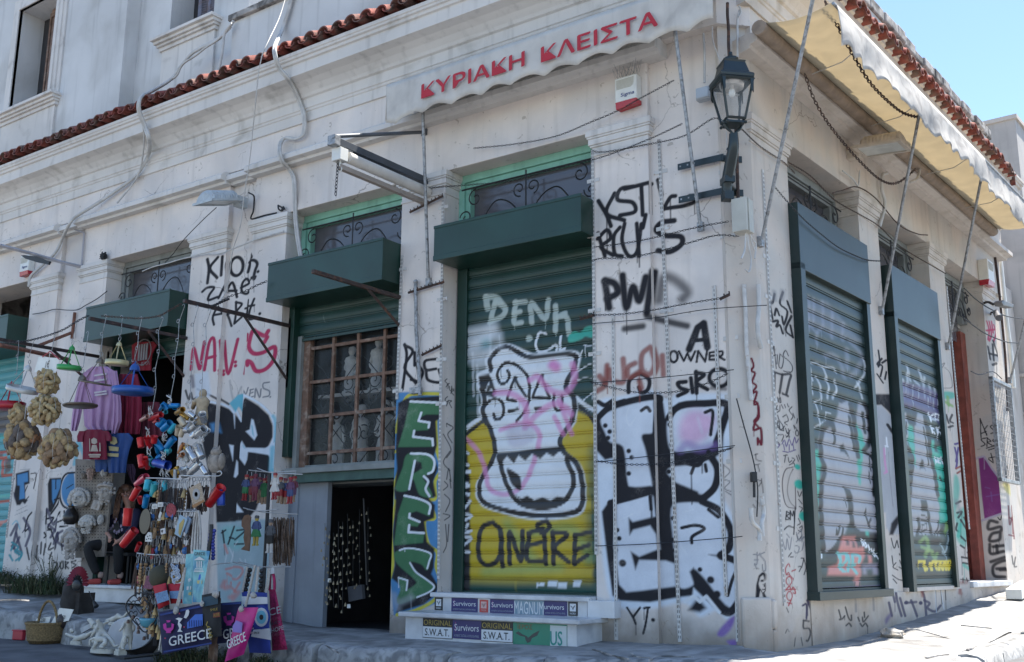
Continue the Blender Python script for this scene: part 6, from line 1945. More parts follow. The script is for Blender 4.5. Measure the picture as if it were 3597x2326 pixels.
# ---- stickers and signs on the risers of the marble steps
def stick(o, quad, col, items, name='sticker', label=None, rot=0):
 """quad (u0,u1,z0,z1); items: (text, colour, u, z, h, w)"""
 T = MB()
 T.box(FL, quad[0], quad[1], quad[2], quad[3], o, o + .004)
 t = T.build(name, mat('sticker ' + str(col), col, .45, var=.05), S1, label)
 by = {}
 for tx, c, u, z, h, w_ in items:
  b = by.setdefault(c, MB())
  if tx == '#':
   b.box(FL, u, u + w_, z, z + h, o + .004, o + .0055)
  elif tx == '@':
   b.plate(FL, [(u + p[0] * w_, z + p[1] * h) for p in ((0, .7), (.12, .85), (.3, .62), (.48, .5), (.52, .38), (.75, .75), (1, 1), (.9, .6), (.68, .38), (.62, .1), (.5, 0), (.42, .22), (.4, .45), (.2, .5))], o + .004, o + .0055)
  else:
   text_into(b, tx, FL, u, z, o + .0052, h, w_, bold=.012)
 for c, b in by.items():
  b.build('print', mat('print', c, .5, var=0), t)
 return t
navy, wht, dk = (0.035, 0.03, 0.13), (0.60, 0.62, 0.64), (0.02, 0.02, 0.022)
o1, o2 = .0905, .4555
X1 = lambda x: FL.px(*nat('M3', x, 800), .09)[0]
X2 = lambda x: FL.px(*nat('M3', x, 1080), .455)[0]
zz = lambda y, o: FL.px(*nat('M3', 1200, y), o)[1]
zt1, zb1 = .312, .174
def surv(o, a, c, z0, z1, cut=0, tail=True):
 h, w_ = z1 - z0, c - a
 it = [('Survivors'[cut:], wht, a + w_ * (.07 if not cut else .02), z0 + h * .42, h * .36, w_ * .86)]
 it.append(('AUTHENTIC TACTICAL & OUTDOOR APPAREL', (.30, .32, .42), a + w_ * .06, z0 + h * .10, h * .13, w_ * .88))
 if not cut:
  it.append(('#', (.45, .05, .25), a + w_ * .095, z0 + h * .36, h * .5, w_ * .012))
 return stick(o, (a, c, z0, z1), navy, it, label='navy Survivors sticker')
def badge(o, a, c, z0, z1, col, ink, tx):
 w_, h = c - a, z1 - z0
 return stick(o, (a, c, z0, z1), col, [('#', ink, a + w_ * .18, z0 + h * .32, h * .55, w_ * .64), ('@', col, a + w_ * .26, z0 + h * .42, h * .36, w_ * .48), (tx, ink, a + w_ * .2, z0 + h * .1, h * .14, w_ * .6)])
badge(o1, X1(643), X1(743), .178, .310, dk, wht, 'NORD')
surv(o1, X1(855), X1(1188), zb1, zt1)
badge(o1, X1(1212), X1(1320), .176, .300, (.50, .06, .05), (.62, .40, .36), 'TIGER')
surv(o1, X1(1345), X1(1660), zb1, zt1)
b_ = stick(o1 + .001, (X1(1652), X1(2030), .174, .311), (0.19, .28, .34), [('MAGNUM', wht, X1(1656), .178, .125, X1(2026) - X1(1656))], label='sticker with the word MAGNUM')
X4 = lambda x: FL.px(*nat('M4', x, 830), .09)[0]
surv(o1, X4(222), X4(515), zb1, zt1, 1)
badge(o1, X4(530), X4(650), .178, .310, dk, wht, 'NORD')
zt2, zb2 = .118, -.075
def swat(a, c):
 w_ = c - a
 return stick(o2, (a, c, zb2, zt2), dk, [('ORIGINAL', (.34, .25, .06), a + w_ * .03, .050, .055, w_ * .94), ('#', wht, a + w_ * .01, zb2 + .006, .105, w_ * .98), ('S.W.A.T.', dk, a + w_ * .08, zb2 + .025, .07, w_ * .82)], label='black and white ORIGINAL S.W.A.T. sign')
def swat2(a, c):
 w_ = c - a
 t = stick(o2, (a, c, zb2, zt2), dk, [('ORIGINAL', (.34, .25, .06), a + w_ * .03, .050, .055, w_ * .94), ('#', wht, a + w_ * .01, zb2 + .006, .105, w_ * .98)], label='black and white ORIGINAL S.W.A.T. sign')
 b = MB()
 text_into(b, 'S.W.A.T.', FL, a + w_ * .08, zb2 + .025, o2 + .0065, .07, w_ * .82, bold=.02)
 b.build('print', M['black'], t)
swat2(X2(493), X2(868))
surv(o2, X2(872), X2(1230), zb2 + .01, zt2)
swat2(X2(1234), X2(1636))
X5 = lambda x: FL.px(*nat('M4', x, 1150), .455)[0]
gs = stick(o2, (X2(1640), X5(515), zb2 - .01, zt2), (0.03, .21, .13), [('@', (.055, .06, .055), X2(1670), zb2 + .01, .12, .28), ('#', (.50, .55, .54), X5(302), zb2 - .008, .19, X5(512) - X5(302)), ('ΪEPOΣ', (.20, .10, .04), X2(1690), .058, .045, .18)], label='green sign with a flying eagle and the letters US')
b = MB()
text_into(b, 'US', FL, X5(305), zb2 + .005, o2 + .0065, .13, X5(455) - X5(305), bold=.03)
b.build('print', mat('teal print', (.03, .24, .2), .5, var=0), gs)
# ------------------------------------------------------------------ the souvenir stall
Q['CU'] = (440, 1380, 2.609)
import bmesh
def mpp(c, x, y, off):
 """metres per pixel of a zoomed view at a spot of the stall"""
 return abs(FL.px(*nat(c, x, y), off)[1] - FL.px(*nat(c, x, y + 10), off)[1]) / 10
def skin(name, mt, joints, edges, parent=None, levels=2, root=0, label=None):
 """one continuous body grown round a skeleton: joints = {name: (point, radius)}"""
 me = bpy.data.meshes.new(name)
 bm = bmesh.new()
 ly = bm.verts.layers.skin.verify()
 ks = list(joints)
 vs = {}
 for k in ks:
  v = bm.verts.new([float(q) for q in joints[k][0]])
  r = joints[k][1]
  v[ly].radius = (r, r) if not hasattr(r, '__len__') else r
  v[ly].use_root = (k == ks[root])
  vs[k] = v
 for a, c in edges:
  bm.edges.new((vs[a], vs[c]))
 bm.to_mesh(me)
 bm.free()
 o = bpy.data.objects.new(name, me)
 COL.objects.link(o)
 o.modifiers.new('skin', 'SKIN').use_smooth_shade = True
 s = o.modifiers.new('sub', 'SUBSURF')
 s.levels = s.render_levels = levels
 me.materials.append(mt)
 if parent is not None:
  set_parent(o, parent)
 if label:
  o['label'] = label
 return o
def seq(*k):
 return [(k[i], k[i + 1]) for i in range(len(k) - 1)]
C_ = {}
def cm(name, col, rough=.35, metal=0.0, **kw):
 if name not in C_:
  C_[name] = mat(name, col, rough, metal, **kw)
 return C_[name]
# ---- hanging trays (coffee carriers)
def tray(c, cx, cy, rx, capx, capy, rim, ring, mt, label, off=1.5, dome=True, struts=3, seed=0):
 k = mpp(c, cx, cy, off)
 P, T = A(c, cx, cy, off), A(c, capx, capy, off)
 R_, H = rx * k, rim * k
 t = thing('hanging_tray', P, label, 'hanging tray', 'hanging trays above the stall')
 ax = T - P
 ax /= np.linalg.norm(ax)
 b = MB()
 b.lathe(P, [(0, -.004), (R_ * .96, -.004), (R_, .004), (R_, H), (R_ - .006, H), (R_ - .008, .008), (0, .006)], 28, axis=ax)
 b.build('pan', mt, t)
 b = MB()
 L = np.linalg.norm(T - P)
 cr = max(R_ * .25, .022)
 b.lathe(T, [(cr, -cr * .9), (cr * .98, -cr * .5), (cr * .8, 0), (cr * .45, cr * .4), (0.008, cr * .55), (.008, cr * .9)], 14, axis=ax)
 b.build('cap', mt, t)
 u = np.cross(ax, [0, 1.0, 0])
 u /= np.linalg.norm(u)
 v = np.cross(ax, u)
 for j in range(struts):
  a = 2 * math.pi * (j + .18 + seed) / struts
  d = u * math.cos(a) + v * math.sin(a)
  b = MB()
  b.tube([T + d * cr * .7 - ax * cr * .7, P + d * (R_ - .01) + ax * H * .6], .010 if struts == 3 else .005, 4, flat=.45)
  b.build('strut', mt, t)
 b = MB()
 if ring:
  rr = .026
  q = T + ax * (cr * .9 + rr)
  b.tube([q + u * rr * math.cos(a) + ax * rr * math.sin(a) for a in np.linspace(0, 2 * math.pi, 15)], .004, 5)
  b.build('ring', M['galv'], t)
 return t
tr_red, tr_wht, tr_grn, tr_gld, tr_blu = cm('red enamel', (.36, .008, .02), .3, var=.12), cm('white tin', (.50, .50, .48), .4, .2, var=.15), cm('grass green enamel', (.03, .26, .06), .35, var=.12), cm('pale brass', (.50, .44, .24), .35, .35, var=.15), cm('cobalt enamel', (.012, .075, .30), .33, var=.12)
tr_brz = cm('old bronze', (.16, .13, .10), .4, .7, var=.3)
tray('A0', 120, 1385, 185, 145, 1075, 75, 0, tr_red, 'red hanging tray at the far left under the white one')
tray('A0', 275, 1165, 190, 355, 860, 55, 1, tr_wht, 'white hanging tray with pale blue stem at the far left')
tray('A0', 868, 890, 145, 908, 610, 50, 1, tr_grn, 'green hanging tray hooked over the black bar')
tray('A0', 1010, 1350, 205, 1035, 985, 18, 1, tr_brz, 'lower bronze hanging tray with wire bows over the pink sweatshirt', struts=4)
tray('A1', -18, 1065, 190, 45, 770, 16, 1, tr_brz, 'upper bronze hanging tray with wire bows over the pink sweatshirt', struts=4)
tray('A1', 250, 830, 140, 283, 560, 55, 1, tr_gld, 'pale brass hanging tray in front of the green box')
tray('A1', 452, 1190, 250, 482, 845, 70, 0, tr_blu, 'big cobalt blue hanging tray left of the tin cups')
b = MB()
chain_into(b, path('A0', '0,560,1.5 200,550 380,520 520,485 680,435 820,375 940,300 1060,235 1130,205,1.5', 1.5), .05, .0045, .013)
tag(b.build('chain', M['iron']), 'chain strung between the two left gallows bars over the sponges', 'chain')
b = MB()
chain_into(b, path('A1', '60,215 200,225 400,240 560,245 780,215 920,140 1080,50', 1.5), .045, .004, .012)
tag(b.build('chain', M['rust']), 'thin rusty chain strung in front of the green box of the clothes shop', 'chain')
b = MB()
chain_into(b, path('K2', '220,90,1.2 330,50,.9 450,0,.6') + path('K1', '700,1330,1.0 850,1240,.7 1000,1190,.5 1120,1130,.4 1240,1080,.36'), .045, .004, .012)
tag(b.build('chain', M['iron']), 'chain from the gallows bar to the green box across the ZAEI tag', 'chain')
def hooks(c, s, label, off=1.5):
 P = [A(c, *[float(q) for q in t.split(',')], off) for t in s.split()]
 b = MB()
 for i in range(len(P) - 1):
  a, e = P[i], P[i + 1]
  d = e - a
  l = np.linalg.norm(d)
  d /= l
  n = np.cross(d, [0, 1.0, 0])
  n /= np.linalg.norm(n)
  r = .022
  pts_ = [a + n * r * math.cos(t) * 1 + d * (-r * math.sin(t)) + n * (-r) * 0 for t in np.linspace(math.pi * 1.05, 0, 7)]
  pts_ = [q + n * r * 0 for q in pts_]
  tail = [e - n * r * math.cos(t) + d * (r * math.sin(t)) for t in np.linspace(math.pi, 0, 7)]
  b.tube([*pts_, *tail], .0042, 5)
 return tag(b.build('hook_chain', M['galv']), label, 'S hooks', 'strings of S hooks')
hooks('A1', '820,250 760,410 772,660 720,890 732,1120 690,1370', 'string of S hooks ending at the red tin cups')
hooks('A1', '1090,90 1022,280 1010,520 968,745 965,975 922,1200', 'string of S hooks ending at the blue tin cups')
hooks('A1', '1260,110 1200,325 1208,570 1190,800 1160,1040 1172,1290', 'string of S hooks ending at the gold tin cups')
hooks('K2', '200,150 138,330 145,560 100,800 95,1040 75,1300', 'string of S hooks ending at the silver tin cups')
hooks('A1', '555,245 512,430 500,620 455,770', 'string of S hooks holding the cobalt blue tray')
hooks('A1', '310,230 292,440', 'single S hook holding the brass tray')
hooks('A1', '110,215 60,440 45,660', 'pair of S hooks holding the upper bronze tray')
hooks('A0', '1100,430 1070,620 1035,850', 'pair of S hooks holding the lower bronze tray')
hooks('A0', '955,300 905,500', 'single S hook holding the green tray')
hooks('A0', '685,435 640,650', 'single S hook holding the price card')
hooks('A0', '420,515 355,720', 'single S hook holding the white tray')
hooks('A0', '225,545 215,720 200,930', 'pair of S hooks holding the red tray')
PCD = thing('price_card', A('A0', 620, 800, 1.5), 'white price card reading 1€ on a red hanger above the sponges', 'price card')
b = MB()
P = [A('A0', x, y, 1.5) for x, y in ((485, 730), (755, 745), (700, 930), (430, 920))]
b.prism(P, [p + np.array([0, .003, 0]) for p in P])
b.build('card', M['white'], PCD)
b = MB()
q = FL.px(*nat('A0', 565, 870), 1.505)
text_into(b, '1€', FL, q[0], q[1], 1.505, .09, .10, shear=.2)
b.build('handwriting', M['black'], PCD)
b = MB()
b.tube(path('A0', '535,730 630,660 745,760', 1.51, n=1), .008, 5)
b.build('hanger', tr_red, PCD)
# ---- natural sponges in net bags
spm = [cm('sponge %d' % i, c, .95, bump=1.0, bscale=90, var=.3, scale=25) for i, c in enumerate(((.42, .32, .17), (.36, .25, .13), (.26, .17, .10), (.40, .20, .10), (.13, .105, .09)))]
def blob(mt_i, seed):
 rg = random.Random(seed)
 b = MB()
 b.ball((0, 0, 0), (1, .8, .62), 10, 7, lump=.13)
 o = b.build('sponge', spm[mt_i])
 return o
def sponge_bag(c, cx, cy, rx, ry, n, cols, label, off=1.5, size=.052, seed=0):
 rg = random.Random(seed)
 k = mpp(c, cx, cy, off)
 P = A(c, cx, cy, off)
 t = thing('sponge_bag', P, label, 'sponges', 'net bags of sponges')
 base = {}
 for i in range(n):
  z = 1 - 2 * (i + .5) / n
  ph = i * 2.399963
  q = math.sqrt(1 - z * z)
  d = np.array([q * math.cos(ph) * rx * k, q * math.sin(ph) * min(rx, ry) * k * .8, z * ry * k])
  m_ = rg.choice(cols)
  if m_ not in base:
   base[m_] = blob(m_, seed * 10 + m_)
   o = base[m_]
  else:
   o = base[m_].copy()
   COL.objects.link(o)
  o.location = d * rg.uniform(.72, .95)
  o.parent = t
  o.rotation_euler = (rg.uniform(0, 6), rg.uniform(0, 6), rg.uniform(0, 6))
  s_ = size * rg.uniform(.8, 1.25)
  o.scale = (s_ * 1.25, s_, s_)
 b = MB()
 b.tube([P + np.array([0, 0, ry * k]), P + np.array([.0, 0, ry * k + .22])], .006, 4)
 for j in range(7):
  a = 2 * math.pi * j / 7
  b.tube([P + np.array([rx * k * 1.03 * math.sin(th) * math.cos(a), rx * k * .85 * math.sin(th) * math.sin(a), ry * k * 1.03 * math.cos(th)]) for th in np.linspace(0, math.pi, 12)], .0022, 3)
 b.build('net', M['cable'], t)
 return t
sponge_bag('A0', 590, 1050, 160, 150, 46, [0, 0, 1], 'topmost bag of small pale sponges', seed=1, size=.043)
sponge_bag('A0', 560, 1395, 235, 185, 60, [0, 0, 1], 'second bag of small pale sponges under the topmost one', seed=2, size=.047)
sponge_bag('A4', 270, 330, 225, 215, 44, [1, 2, 3, 1, 4], 'left lower bag of big brown and orange sponges', seed=3, size=.075)
sponge_bag('A4', 690, 430, 215, 220, 46, [1, 2, 2, 0], 'right lower bag of long brownish sponges', seed=4, size=.066)
sponge_bag('A4', 210, 30, 110, 100, 22, [0, 1], 'small bag of sponges half hidden under the red tray', seed=5, size=.06)
# ---- clothes hung in the doorway
def cloth(c, rows, off, folds=5, amp=.018, seed=0):
 """rows of (y, xl, xr) in a zoomed view -> a hanging piece of cloth with folds and thickness"""
 rg = random.Random(seed)
 ph = rg.uniform(0, 6)
 b = MB()
 F_, B_ = [], []
 n = 26
 ys = []
 for i in range(len(rows) - 1):
  for k in range(5):
   t = k / 5
   ys.append([rows[i][j] + (rows[i + 1][j] - rows[i][j]) * t for j in range(3)])
 ys.append(list(rows[-1]))
 for i, (y, xl, xr) in enumerate(ys):
  t = i / len(ys)
  fr_, br_ = [], []
  for k in range(n + 1):
   q = k / n
   e = math.sin(math.pi * q) ** .4
   o = off + amp * (.4 + t) * math.sin(folds * 2 * math.pi * q + ph + 1.2 * t) * e + .03 * e
   x = xl + (xr - xl) * q
   fr_.append(A(c, x, y, o))
   br_.append(A(c, x, y, off - .03 * e))
  F_.append(fr_)
  B_.append(br_)
 b.grid(F_)
 b.grid(B_)
 return b
pinkm, redm = cm('pink fleece', (.42, .25, .40), .95, var=.1, bump=.2), cm('dark red fleece', (.20, .012, .035), .95, var=.15)
SW = thing('sweatshirt', A('A0', 1150, 1100, .2), 'pink sweatshirt hanging in the doorway of the clothes shop', 'sweatshirt')
b = cloth('Q4', [(165, 430, 500), (185, 400, 530), (230, 385, 545), (300, 383, 550), (380, 388, 540), (440, 392, 528), (462, 410, 525)], .22, 4, .03, 1)
b.build('body', pinkm, SW)
for s_, r_ in (('l', [(190, 388, 425), (260, 360, 400), (340, 342, 388), (420, 332, 372), (465, 330, 358)]), ('r', [(185, 505, 545), (260, 520, 556), (340, 525, 565), (420, 522, 566), (478, 518, 545)])):
 cloth('Q4', r_, .23, 2, .02, 2).build('sleeve', pinkm, SW)
b = MB()
for i, (x, y) in enumerate(((450, 205), (450, 230), (450, 285), (452, 297))):
 b.box(FL, *sorted([FL.px(*nat('Q4', x - 14, y), .3)[0], FL.px(*nat('Q4', x + 42, y), .3)[0]]), FL.px(*nat('Q4', x, y), .3)[1] - .012, FL.px(*nat('Q4', x, y), .3)[1] + .012, .285, .292)
b.build('print', cm('white print', (.5, .45, .48), .8), SW)
RS = thing('sweatshirt', A('Q4', 600, 330, .1), 'dark red sweatshirt hanging behind the pink one', 'sweatshirt')
cloth('Q4', [(200, 555, 640), (260, 545, 655), (350, 545, 660), (440, 540, 655), (480, 545, 650)], .08, 4, .03, 5).build('body', redm, RS)
RS2 = thing('sweatshirt', A('Q4', 700, 380, .1), 'dull red sweatshirt deep in the doorway behind the tin cups', 'sweatshirt')
cloth('Q4', [(330, 655, 740), (400, 650, 760), (490, 655, 770)], -.1, 4, .03, 6).build('body', cm('dull red cloth', (.13, .02, .035), .95), RS2)
TS = thing('tshirt', A('Q4', 430, 520, .3), 'small maroon t-shirt with a pale printed figure under the pink sweatshirt', 't-shirt')
mar = cm('maroon cotton', (.17, .008, .03), .9, var=.12)
cloth('Q4', [(458, 405, 470), (470, 385, 495), (500, 385, 495), (550, 385, 497), (598, 384, 500)], .30, 3, .012, 7).build('body', mar, TS)
cloth('Q4', [(465, 368, 400), (490, 358, 390), (516, 360, 388)], .30, 1, .01, 8).build('sleeve', mar, TS)
cloth('Q4', [(465, 480, 505), (490, 490, 520), (512, 492, 520)], .30, 1, .01, 9).build('sleeve', mar, TS)
b = MB()
def decal(b, c, poly, o):
 P = [A(c, x, y, o) for x, y in poly]
 b.prism(P, [p + np.array([0, .003, 0]) for p in P])
for poly in (((424, 505), (436, 496), (450, 503), (452, 520), (440, 527), (426, 522)), ((428, 530), (448, 530), (456, 560), (422, 560)), ((412, 572), (468, 572), (468, 580), (412, 580)), ((416, 583), (464, 583), (464, 588), (416, 588)), ((415, 500), (418, 500), (420, 560), (416, 560)), ((462, 520), (466, 520), (468, 560), (462, 560))):
 decal(b, 'Q4', poly, .345)
b.build('print', cm('cream print', (.42, .36, .30), .9), TS)
TB = thing('tshirt', A('Q4', 560, 560, .25), 'small blue t-shirt with a pale print beside the maroon one', 't-shirt')
blu = cm('blue cotton', (.02, .06, .20), .9, var=.12)
cloth('Q4', [(475, 500, 600), (500, 495, 620), (560, 498, 600), (610, 500, 590), (660, 505, 585)], .22, 3, .015, 10).build('body', blu, TB)
b = MB()
for poly in (((512, 500), (524, 490), (540, 495), (546, 520), (530, 530), (512, 522)), ((505, 535), (552, 540), (550, 560), (508, 556)), ((498, 568), (552, 570), (550, 586), (498, 582))):
 decal(b, 'Q4', poly, .275)
b.build('print', cm('yellowish print', (.36, .31, .16), .9), TB)
TB2 = thing('tshirt', A('Q4', 480, 630, .2), 'plain blue t-shirt hanging low behind the maroon one', 't-shirt')
cloth('Q4', [(590, 440, 505), (620, 442, 505), (655, 445, 500)], .16, 2, .01, 12).build('body', blu, TB2)
TR = thing('tshirt', A('A1', 580, 700, -.1), 'red t-shirt with a round pale emblem high in the dark doorway', 't-shirt')
cloth('A1', [(540, 500, 720), (580, 440, 760), (700, 440, 700), (800, 440, 690), (900, 440, 690)], -.12, 3, .01, 13).build('body', cm('red cotton', (.22, .01, .02), .9), TR)
b = MB()
c0 = FL.px(*nat('A1', 580, 670), -.06)
b.tube([FL.p(c0[0] + .19 * math.cos(a), c0[1] + .19 * math.sin(a), -.06) for a in np.linspace(0, 6.28, 24)], .008, 4)
for x in (-.09, -.03, .03, .09):
 b.box(FL, c0[0] + x - .018, c0[0] + x + .018, c0[1] - .12, c0[1] + .12, -.065, -.055)
q = FL.px(*nat('A1', 560, 845), -.06)
text_into(b, 'EΛΛ', FL, q[0], q[1], -.058, .055, .20)
b.build('print', cm('grey print', (.22, .20, .20), .9), TR)
PB = thing('cloth_bundle', A('Z6', 60, 400, -.1), 'mauve scarf bundle in the shade above the woman', 'scarf')
cloth('Z5', [(270, 870, 960), (350, 870, 990), (440, 900, 980), (540, 940, 985)], -.2, 3, .02, 14).build('fold', cm('mauve cloth', (.12, .07, .13), .95), PB)
# ---- pegboard with plaster masks
PGB = thing('pegboard', A('Z5', 430, 900, .1), 'perforated panel carrying the plaster masks beside the woman', 'panel')
b = MB()
P = [A('Z5', x, y, .10) for x, y in ((172, 200), (690, 250), (560, 1520), (170, 1540))]
b.prism(P, [p + np.array([0, .03, 0]) for p in P])
b.build('board', cm('taupe pegboard', (.20, .175, .15), .9, var=.2, scale=9), PGB)
b = MB()
for y in range(300, 1450, 42):
 for x in range(200, 660, 40):
  if x < 690 - (y - 250) * .10 - 20:
   q = A('Z5', x, y, .102)
   b.wbox(q, (.012, .006, .012))
b.build('holes', M['slot'], PGB)
plast = cm('grey plaster cast', (.36, .33, .30), .85, var=.2, scale=16, bump=.3, bscale=60)
plast2 = cm('pale plaster cast', (.44, .42, .39), .85, var=.15, scale=16, bump=.3, bscale=60)
def mask(c, cx, cy, w, h, label, style, mt=plast, off=.16, rot=0.0, fx=0.0):
 """a relief head: face egg, brow, nose, eye sockets, mouth, curls and beard grown into one cast"""
 k = mpp(c, cx, cy, off)
 P = A(c, cx, cy, off)
 R_, H = w * k / 2 * 1.15, h * k / 2
 t = thing('plaster_mask', P, label, 'mask', 'plaster masks on the panel')
 Mr = Matrix.Rotation(rot, 3, 'Y') @ Matrix.Rotation(.42, 3, 'Z')
 def at(x, y, z):
  return P + np.array(Mr @ Vector((x * R_, -y * R_, z * H)))
 rg = random.Random(int(cx))
 b = MB()
 b.ball(at(fx, .25, -.05), (R_ * .60, R_ * .62, H * .72), 18, 12, Mr)
 b.ball(at(fx, .78, .18), (R_ * .42, R_ * .14, H * .07), 10, 6, Mr)
 b.lathe(at(fx, .82, .20), [(.02 * 1, 0), (R_ * .10, H * .12), (R_ * .15, H * .32), (R_ * .05, H * .38)], 8, axis=Mr @ Vector((0, -.32, -1)))
 for sg in (-1, 1):
  b.ball(at(fx + sg * .24, .76, .08), (R_ * .12, R_ * .08, H * .06), 8, 6, Mr)
  b.ball(at(fx + sg * .32, .58, -.18), (R_ * .18, R_ * .2, H * .14), 8, 6, Mr)
 b.ball(at(fx, .80, -.30), (R_ * .20, R_ * .08, H * .035), 8, 6, Mr)
 b.ball(at(fx, .78, -.40), (R_ * .18, R_ * .10, H * .045), 8, 6, Mr)
 b.ball(at(fx, .68, -.60), (R_ * .2, R_ * .16, H * .11), 8, 6, Mr)
 if style in ('curls', 'band', 'crown', 'laugh'):
  n = dict(curls=34, band=16, crown=40, laugh=30)[style]
  for i in range(n):
   a = math.pi * (.0 + 1.0 * (i % (n // 2)) / (n // 2 - 1)) if style != 'curls' else math.pi * (-.18 + 1.36 * (i % (n // 2)) / (n // 2 - 1))
   rr = .80 if i < n // 2 else .62
   b.ball(at(math.cos(a) * rr * 1.0 + rg.uniform(-.05, .05), .22 + .25 * (i >= n // 2), math.sin(a) * rr * .98 - .02), (R_ * rg.uniform(.14, .2),) * 3, 7, 5)
 if style == 'band':
  b.tube([at(math.cos(a) * .66, .45 + .35 * math.sin(a), .42 + .18 * math.sin(a)) for a in np.linspace(.1, math.pi - .1, 10)], R_ * .14, 6)
 if style in ('band', 'crown', 'laugh'):
  n = 26 if style == 'band' else 44
  for i in range(n):
   x = rg.uniform(-.55, .55)
   z = rg.uniform(-1.15 if style == 'crown' else -.95, -.42 - .2 * (1 - abs(x) / .55))
   b.ball(at(fx + x * (1 + .4 * (z + .4)), .55 - abs(x) * .4, z), (R_ * .11, R_ * .11, H * .10), 6, 5)
 o = b.build('cast', mt, t)
 if style in ('curls', 'laugh'):
  b = MB()
  b.ball(at(fx, .84, -.36), (R_ * (.11 if style == 'curls' else .26), R_ * .06, H * (.05 if style == 'curls' else .075)), 8, 6, Mr)
  b.build('mouth', M['slot'], t)
 return t
mask('Z5', 245, 740, 310, 320, 'open mouthed plaster mask with thick curls on the left of the panel', 'curls', plast2, fx=.12)
mask('Z5', 610, 660, 270, 330, 'bearded plaster mask with a hair band right beside the woman', 'band', plast)
mask('Z5', 350, 1080, 240, 270, 'laughing plaster satyr mask in the middle of the panel', 'laugh', plast2)
mask('Z5', 135, 1310, 290, 420, 'long bearded plaster mask with rows of curls at the bottom left', 'crown', plast, off=.2, fx=.1)
mask('Z5', 525, 1020, 130, 200, 'small plain plaster face between the satyr and the woman', 'plain', plast2, off=.14)
mask('Z5', 390, 400, 130, 200, 'small reddish capped plaster face at the top of the panel', 'band', cm('pinkish cast', (.36, .26, .22), .85, var=.3, scale=14), off=.14)
mask('Z5', 570, 390, 130, 150, 'small pale plaster face at the top right of the panel', 'plain', plast2, off=.14)
mask('Z5', 290, 420, 110, 150, 'small dull plaster face at the top left of the panel', 'plain', cm('dull cast', (.25, .22, .19), .85, var=.2, scale=14), off=.13)
RP = thing('relief_plaque', A('Z5', 455, 830, .14), 'small tilted plaster plaque with a relief in the middle of the panel', 'plaque')
b = MB()
P = [A('Z5', x, y, .17) for x, y in ((420, 755), (530, 770), (480, 900), (375, 870))]
b.prism(P, [p + np.array([0, .04, 0]) for p in P])
b.ball(A('Z5', 450, 830, .17), (.035, .02, .045), 8, 6)
b.build('tile', plast, RP)
DT = thing('dark_vase', A('Z5', 110, 990, .2), 'dark round vase between the curly mask and the bearded mask', 'vase')
b = MB()
b.lathe(A('Z5', 100, 1090, .18), [(.05, 0), (.10, .05), (.11, .12), (.07, .2), (.045, .24), (.06, .27)], 14)
b.build('body', cm('black glaze', (.02, .018, .018), .3), DT)
# ---- the woman sitting in the doorway
skinm = cm('skin', (.36, .185, .135), .55, var=.06)
W_ = thing('person', FL.p(-9.35, .33, -.1), 'woman with long reddish hair in a flowered navy blouse sitting in the shop doorway', 'person')
HC = A('Z5', 850, 660, -.12)
nk, ch = A('Z5', 845, 800, -.16), A('Z5', 800, 930, -.18)
J = dict(pelvis=(FL.p(-9.40, .90, -.30), .13), waist=(FL.p(-9.38, 1.05, -.27), .115), chest=(FL.p(-9.36, 1.24, -.22), (.135, .10)), neckb=(FL.p(-9.34, 1.385, -.19), .06), neck=(FL.p(-9.325, 1.45, -.165), .046),
   jaw=(HC + np.array([.0, .0, -.075]), .058), head=(HC + np.array([.005, .02, .01]), .084), crown=(HC + np.array([.006, .03, .065]), .072),
   shr=(FL.p(-9.54, 1.335, -.2), .058), elr=(A('Z5', 525, 1150, -.06), .042), wrr=(A('Z5', 612, 1215, .10), .027), har=(A('Z5', 650, 1265, .16), .026),
   shl=(FL.p(-9.16, 1.335, -.2), .058), ell=(FL.p(-9.02, 1.09, -.06), .042), wrl=(A('Z5', 790, 1290, .12), .027), hal=(A('Z5', 730, 1330, .16), .026))
E_ = seq('pelvis', 'waist', 'chest', 'neckb', 'neck', 'jaw', 'head', 'crown') + seq('chest', 'shr', 'elr', 'wrr', 'har') + seq('chest', 'shl', 'ell', 'wrl', 'hal')
for nm, wr, dirs in (('r', 'har', (1, 0)), ('l', 'hal', (-1, 0))):
 base = np.array(J[wr][0])
 for i, (dx, dz, L) in enumerate(((-.016, -.075, .07), (-.004, -.085, .078), (.009, -.082, .072), (.021, -.07, .058))):
  if nm == 'l':
   v = np.array([-.05 + dx * .3, -.03, -.045 + dx * .9])
  else:
   v = np.array([dx * .9 + .01, -.035, dz])
  v = v / np.linalg.norm(v) * L
  J['k%s%d' % (nm, i)] = (base + v * .45 + np.array([dx, 0, 0]), .0105)
  J['f%s%d' % (nm, i)] = (base + v + np.array([dx, .012, 0]), .0085)
  E_ += seq(wr, 'k%s%d' % (nm, i), 'f%s%d' % (nm, i))
 tv = np.array([.045 if nm == 'r' else -.01, -.03, -.02 if nm == 'r' else .045])
 J['t%s0' % nm] = (base + tv * .6, .0115)
 J['t%s1' % nm] = (base + tv * 1.15, .009)
 E_ += seq(wr, 't%s0' % nm, 't%s1' % nm)
skin('body', skinm, J, E_, W_)
fv = CAM - HC
fv[2] = 0
fv /= np.linalg.norm(fv)
fs = np.array([-fv[1], fv[0], 0])
def fp_(x, y, z):
 return HC + fs * x + fv * y + np.array([0, 0, z])
b = MB()
b.ball(fp_(0, .062, -.045), (.022, .022, .018), 8, 6)
b.lathe(fp_(0, .086, .018), [(.004, 0), (.009, .022), (.014, .045), (.006, .056)], 8, axis=(fv[0] * .3, fv[1] * .3, -1))
for sg in (-1, 1):
 b.ball(fp_(sg * .038, .062, -.028), (.026, .022, .022), 8, 6)
 b.ball(fp_(sg * .083, -.01, -.01), (.012, .02, .03), 8, 6)
b.build('face', skinm, W_)
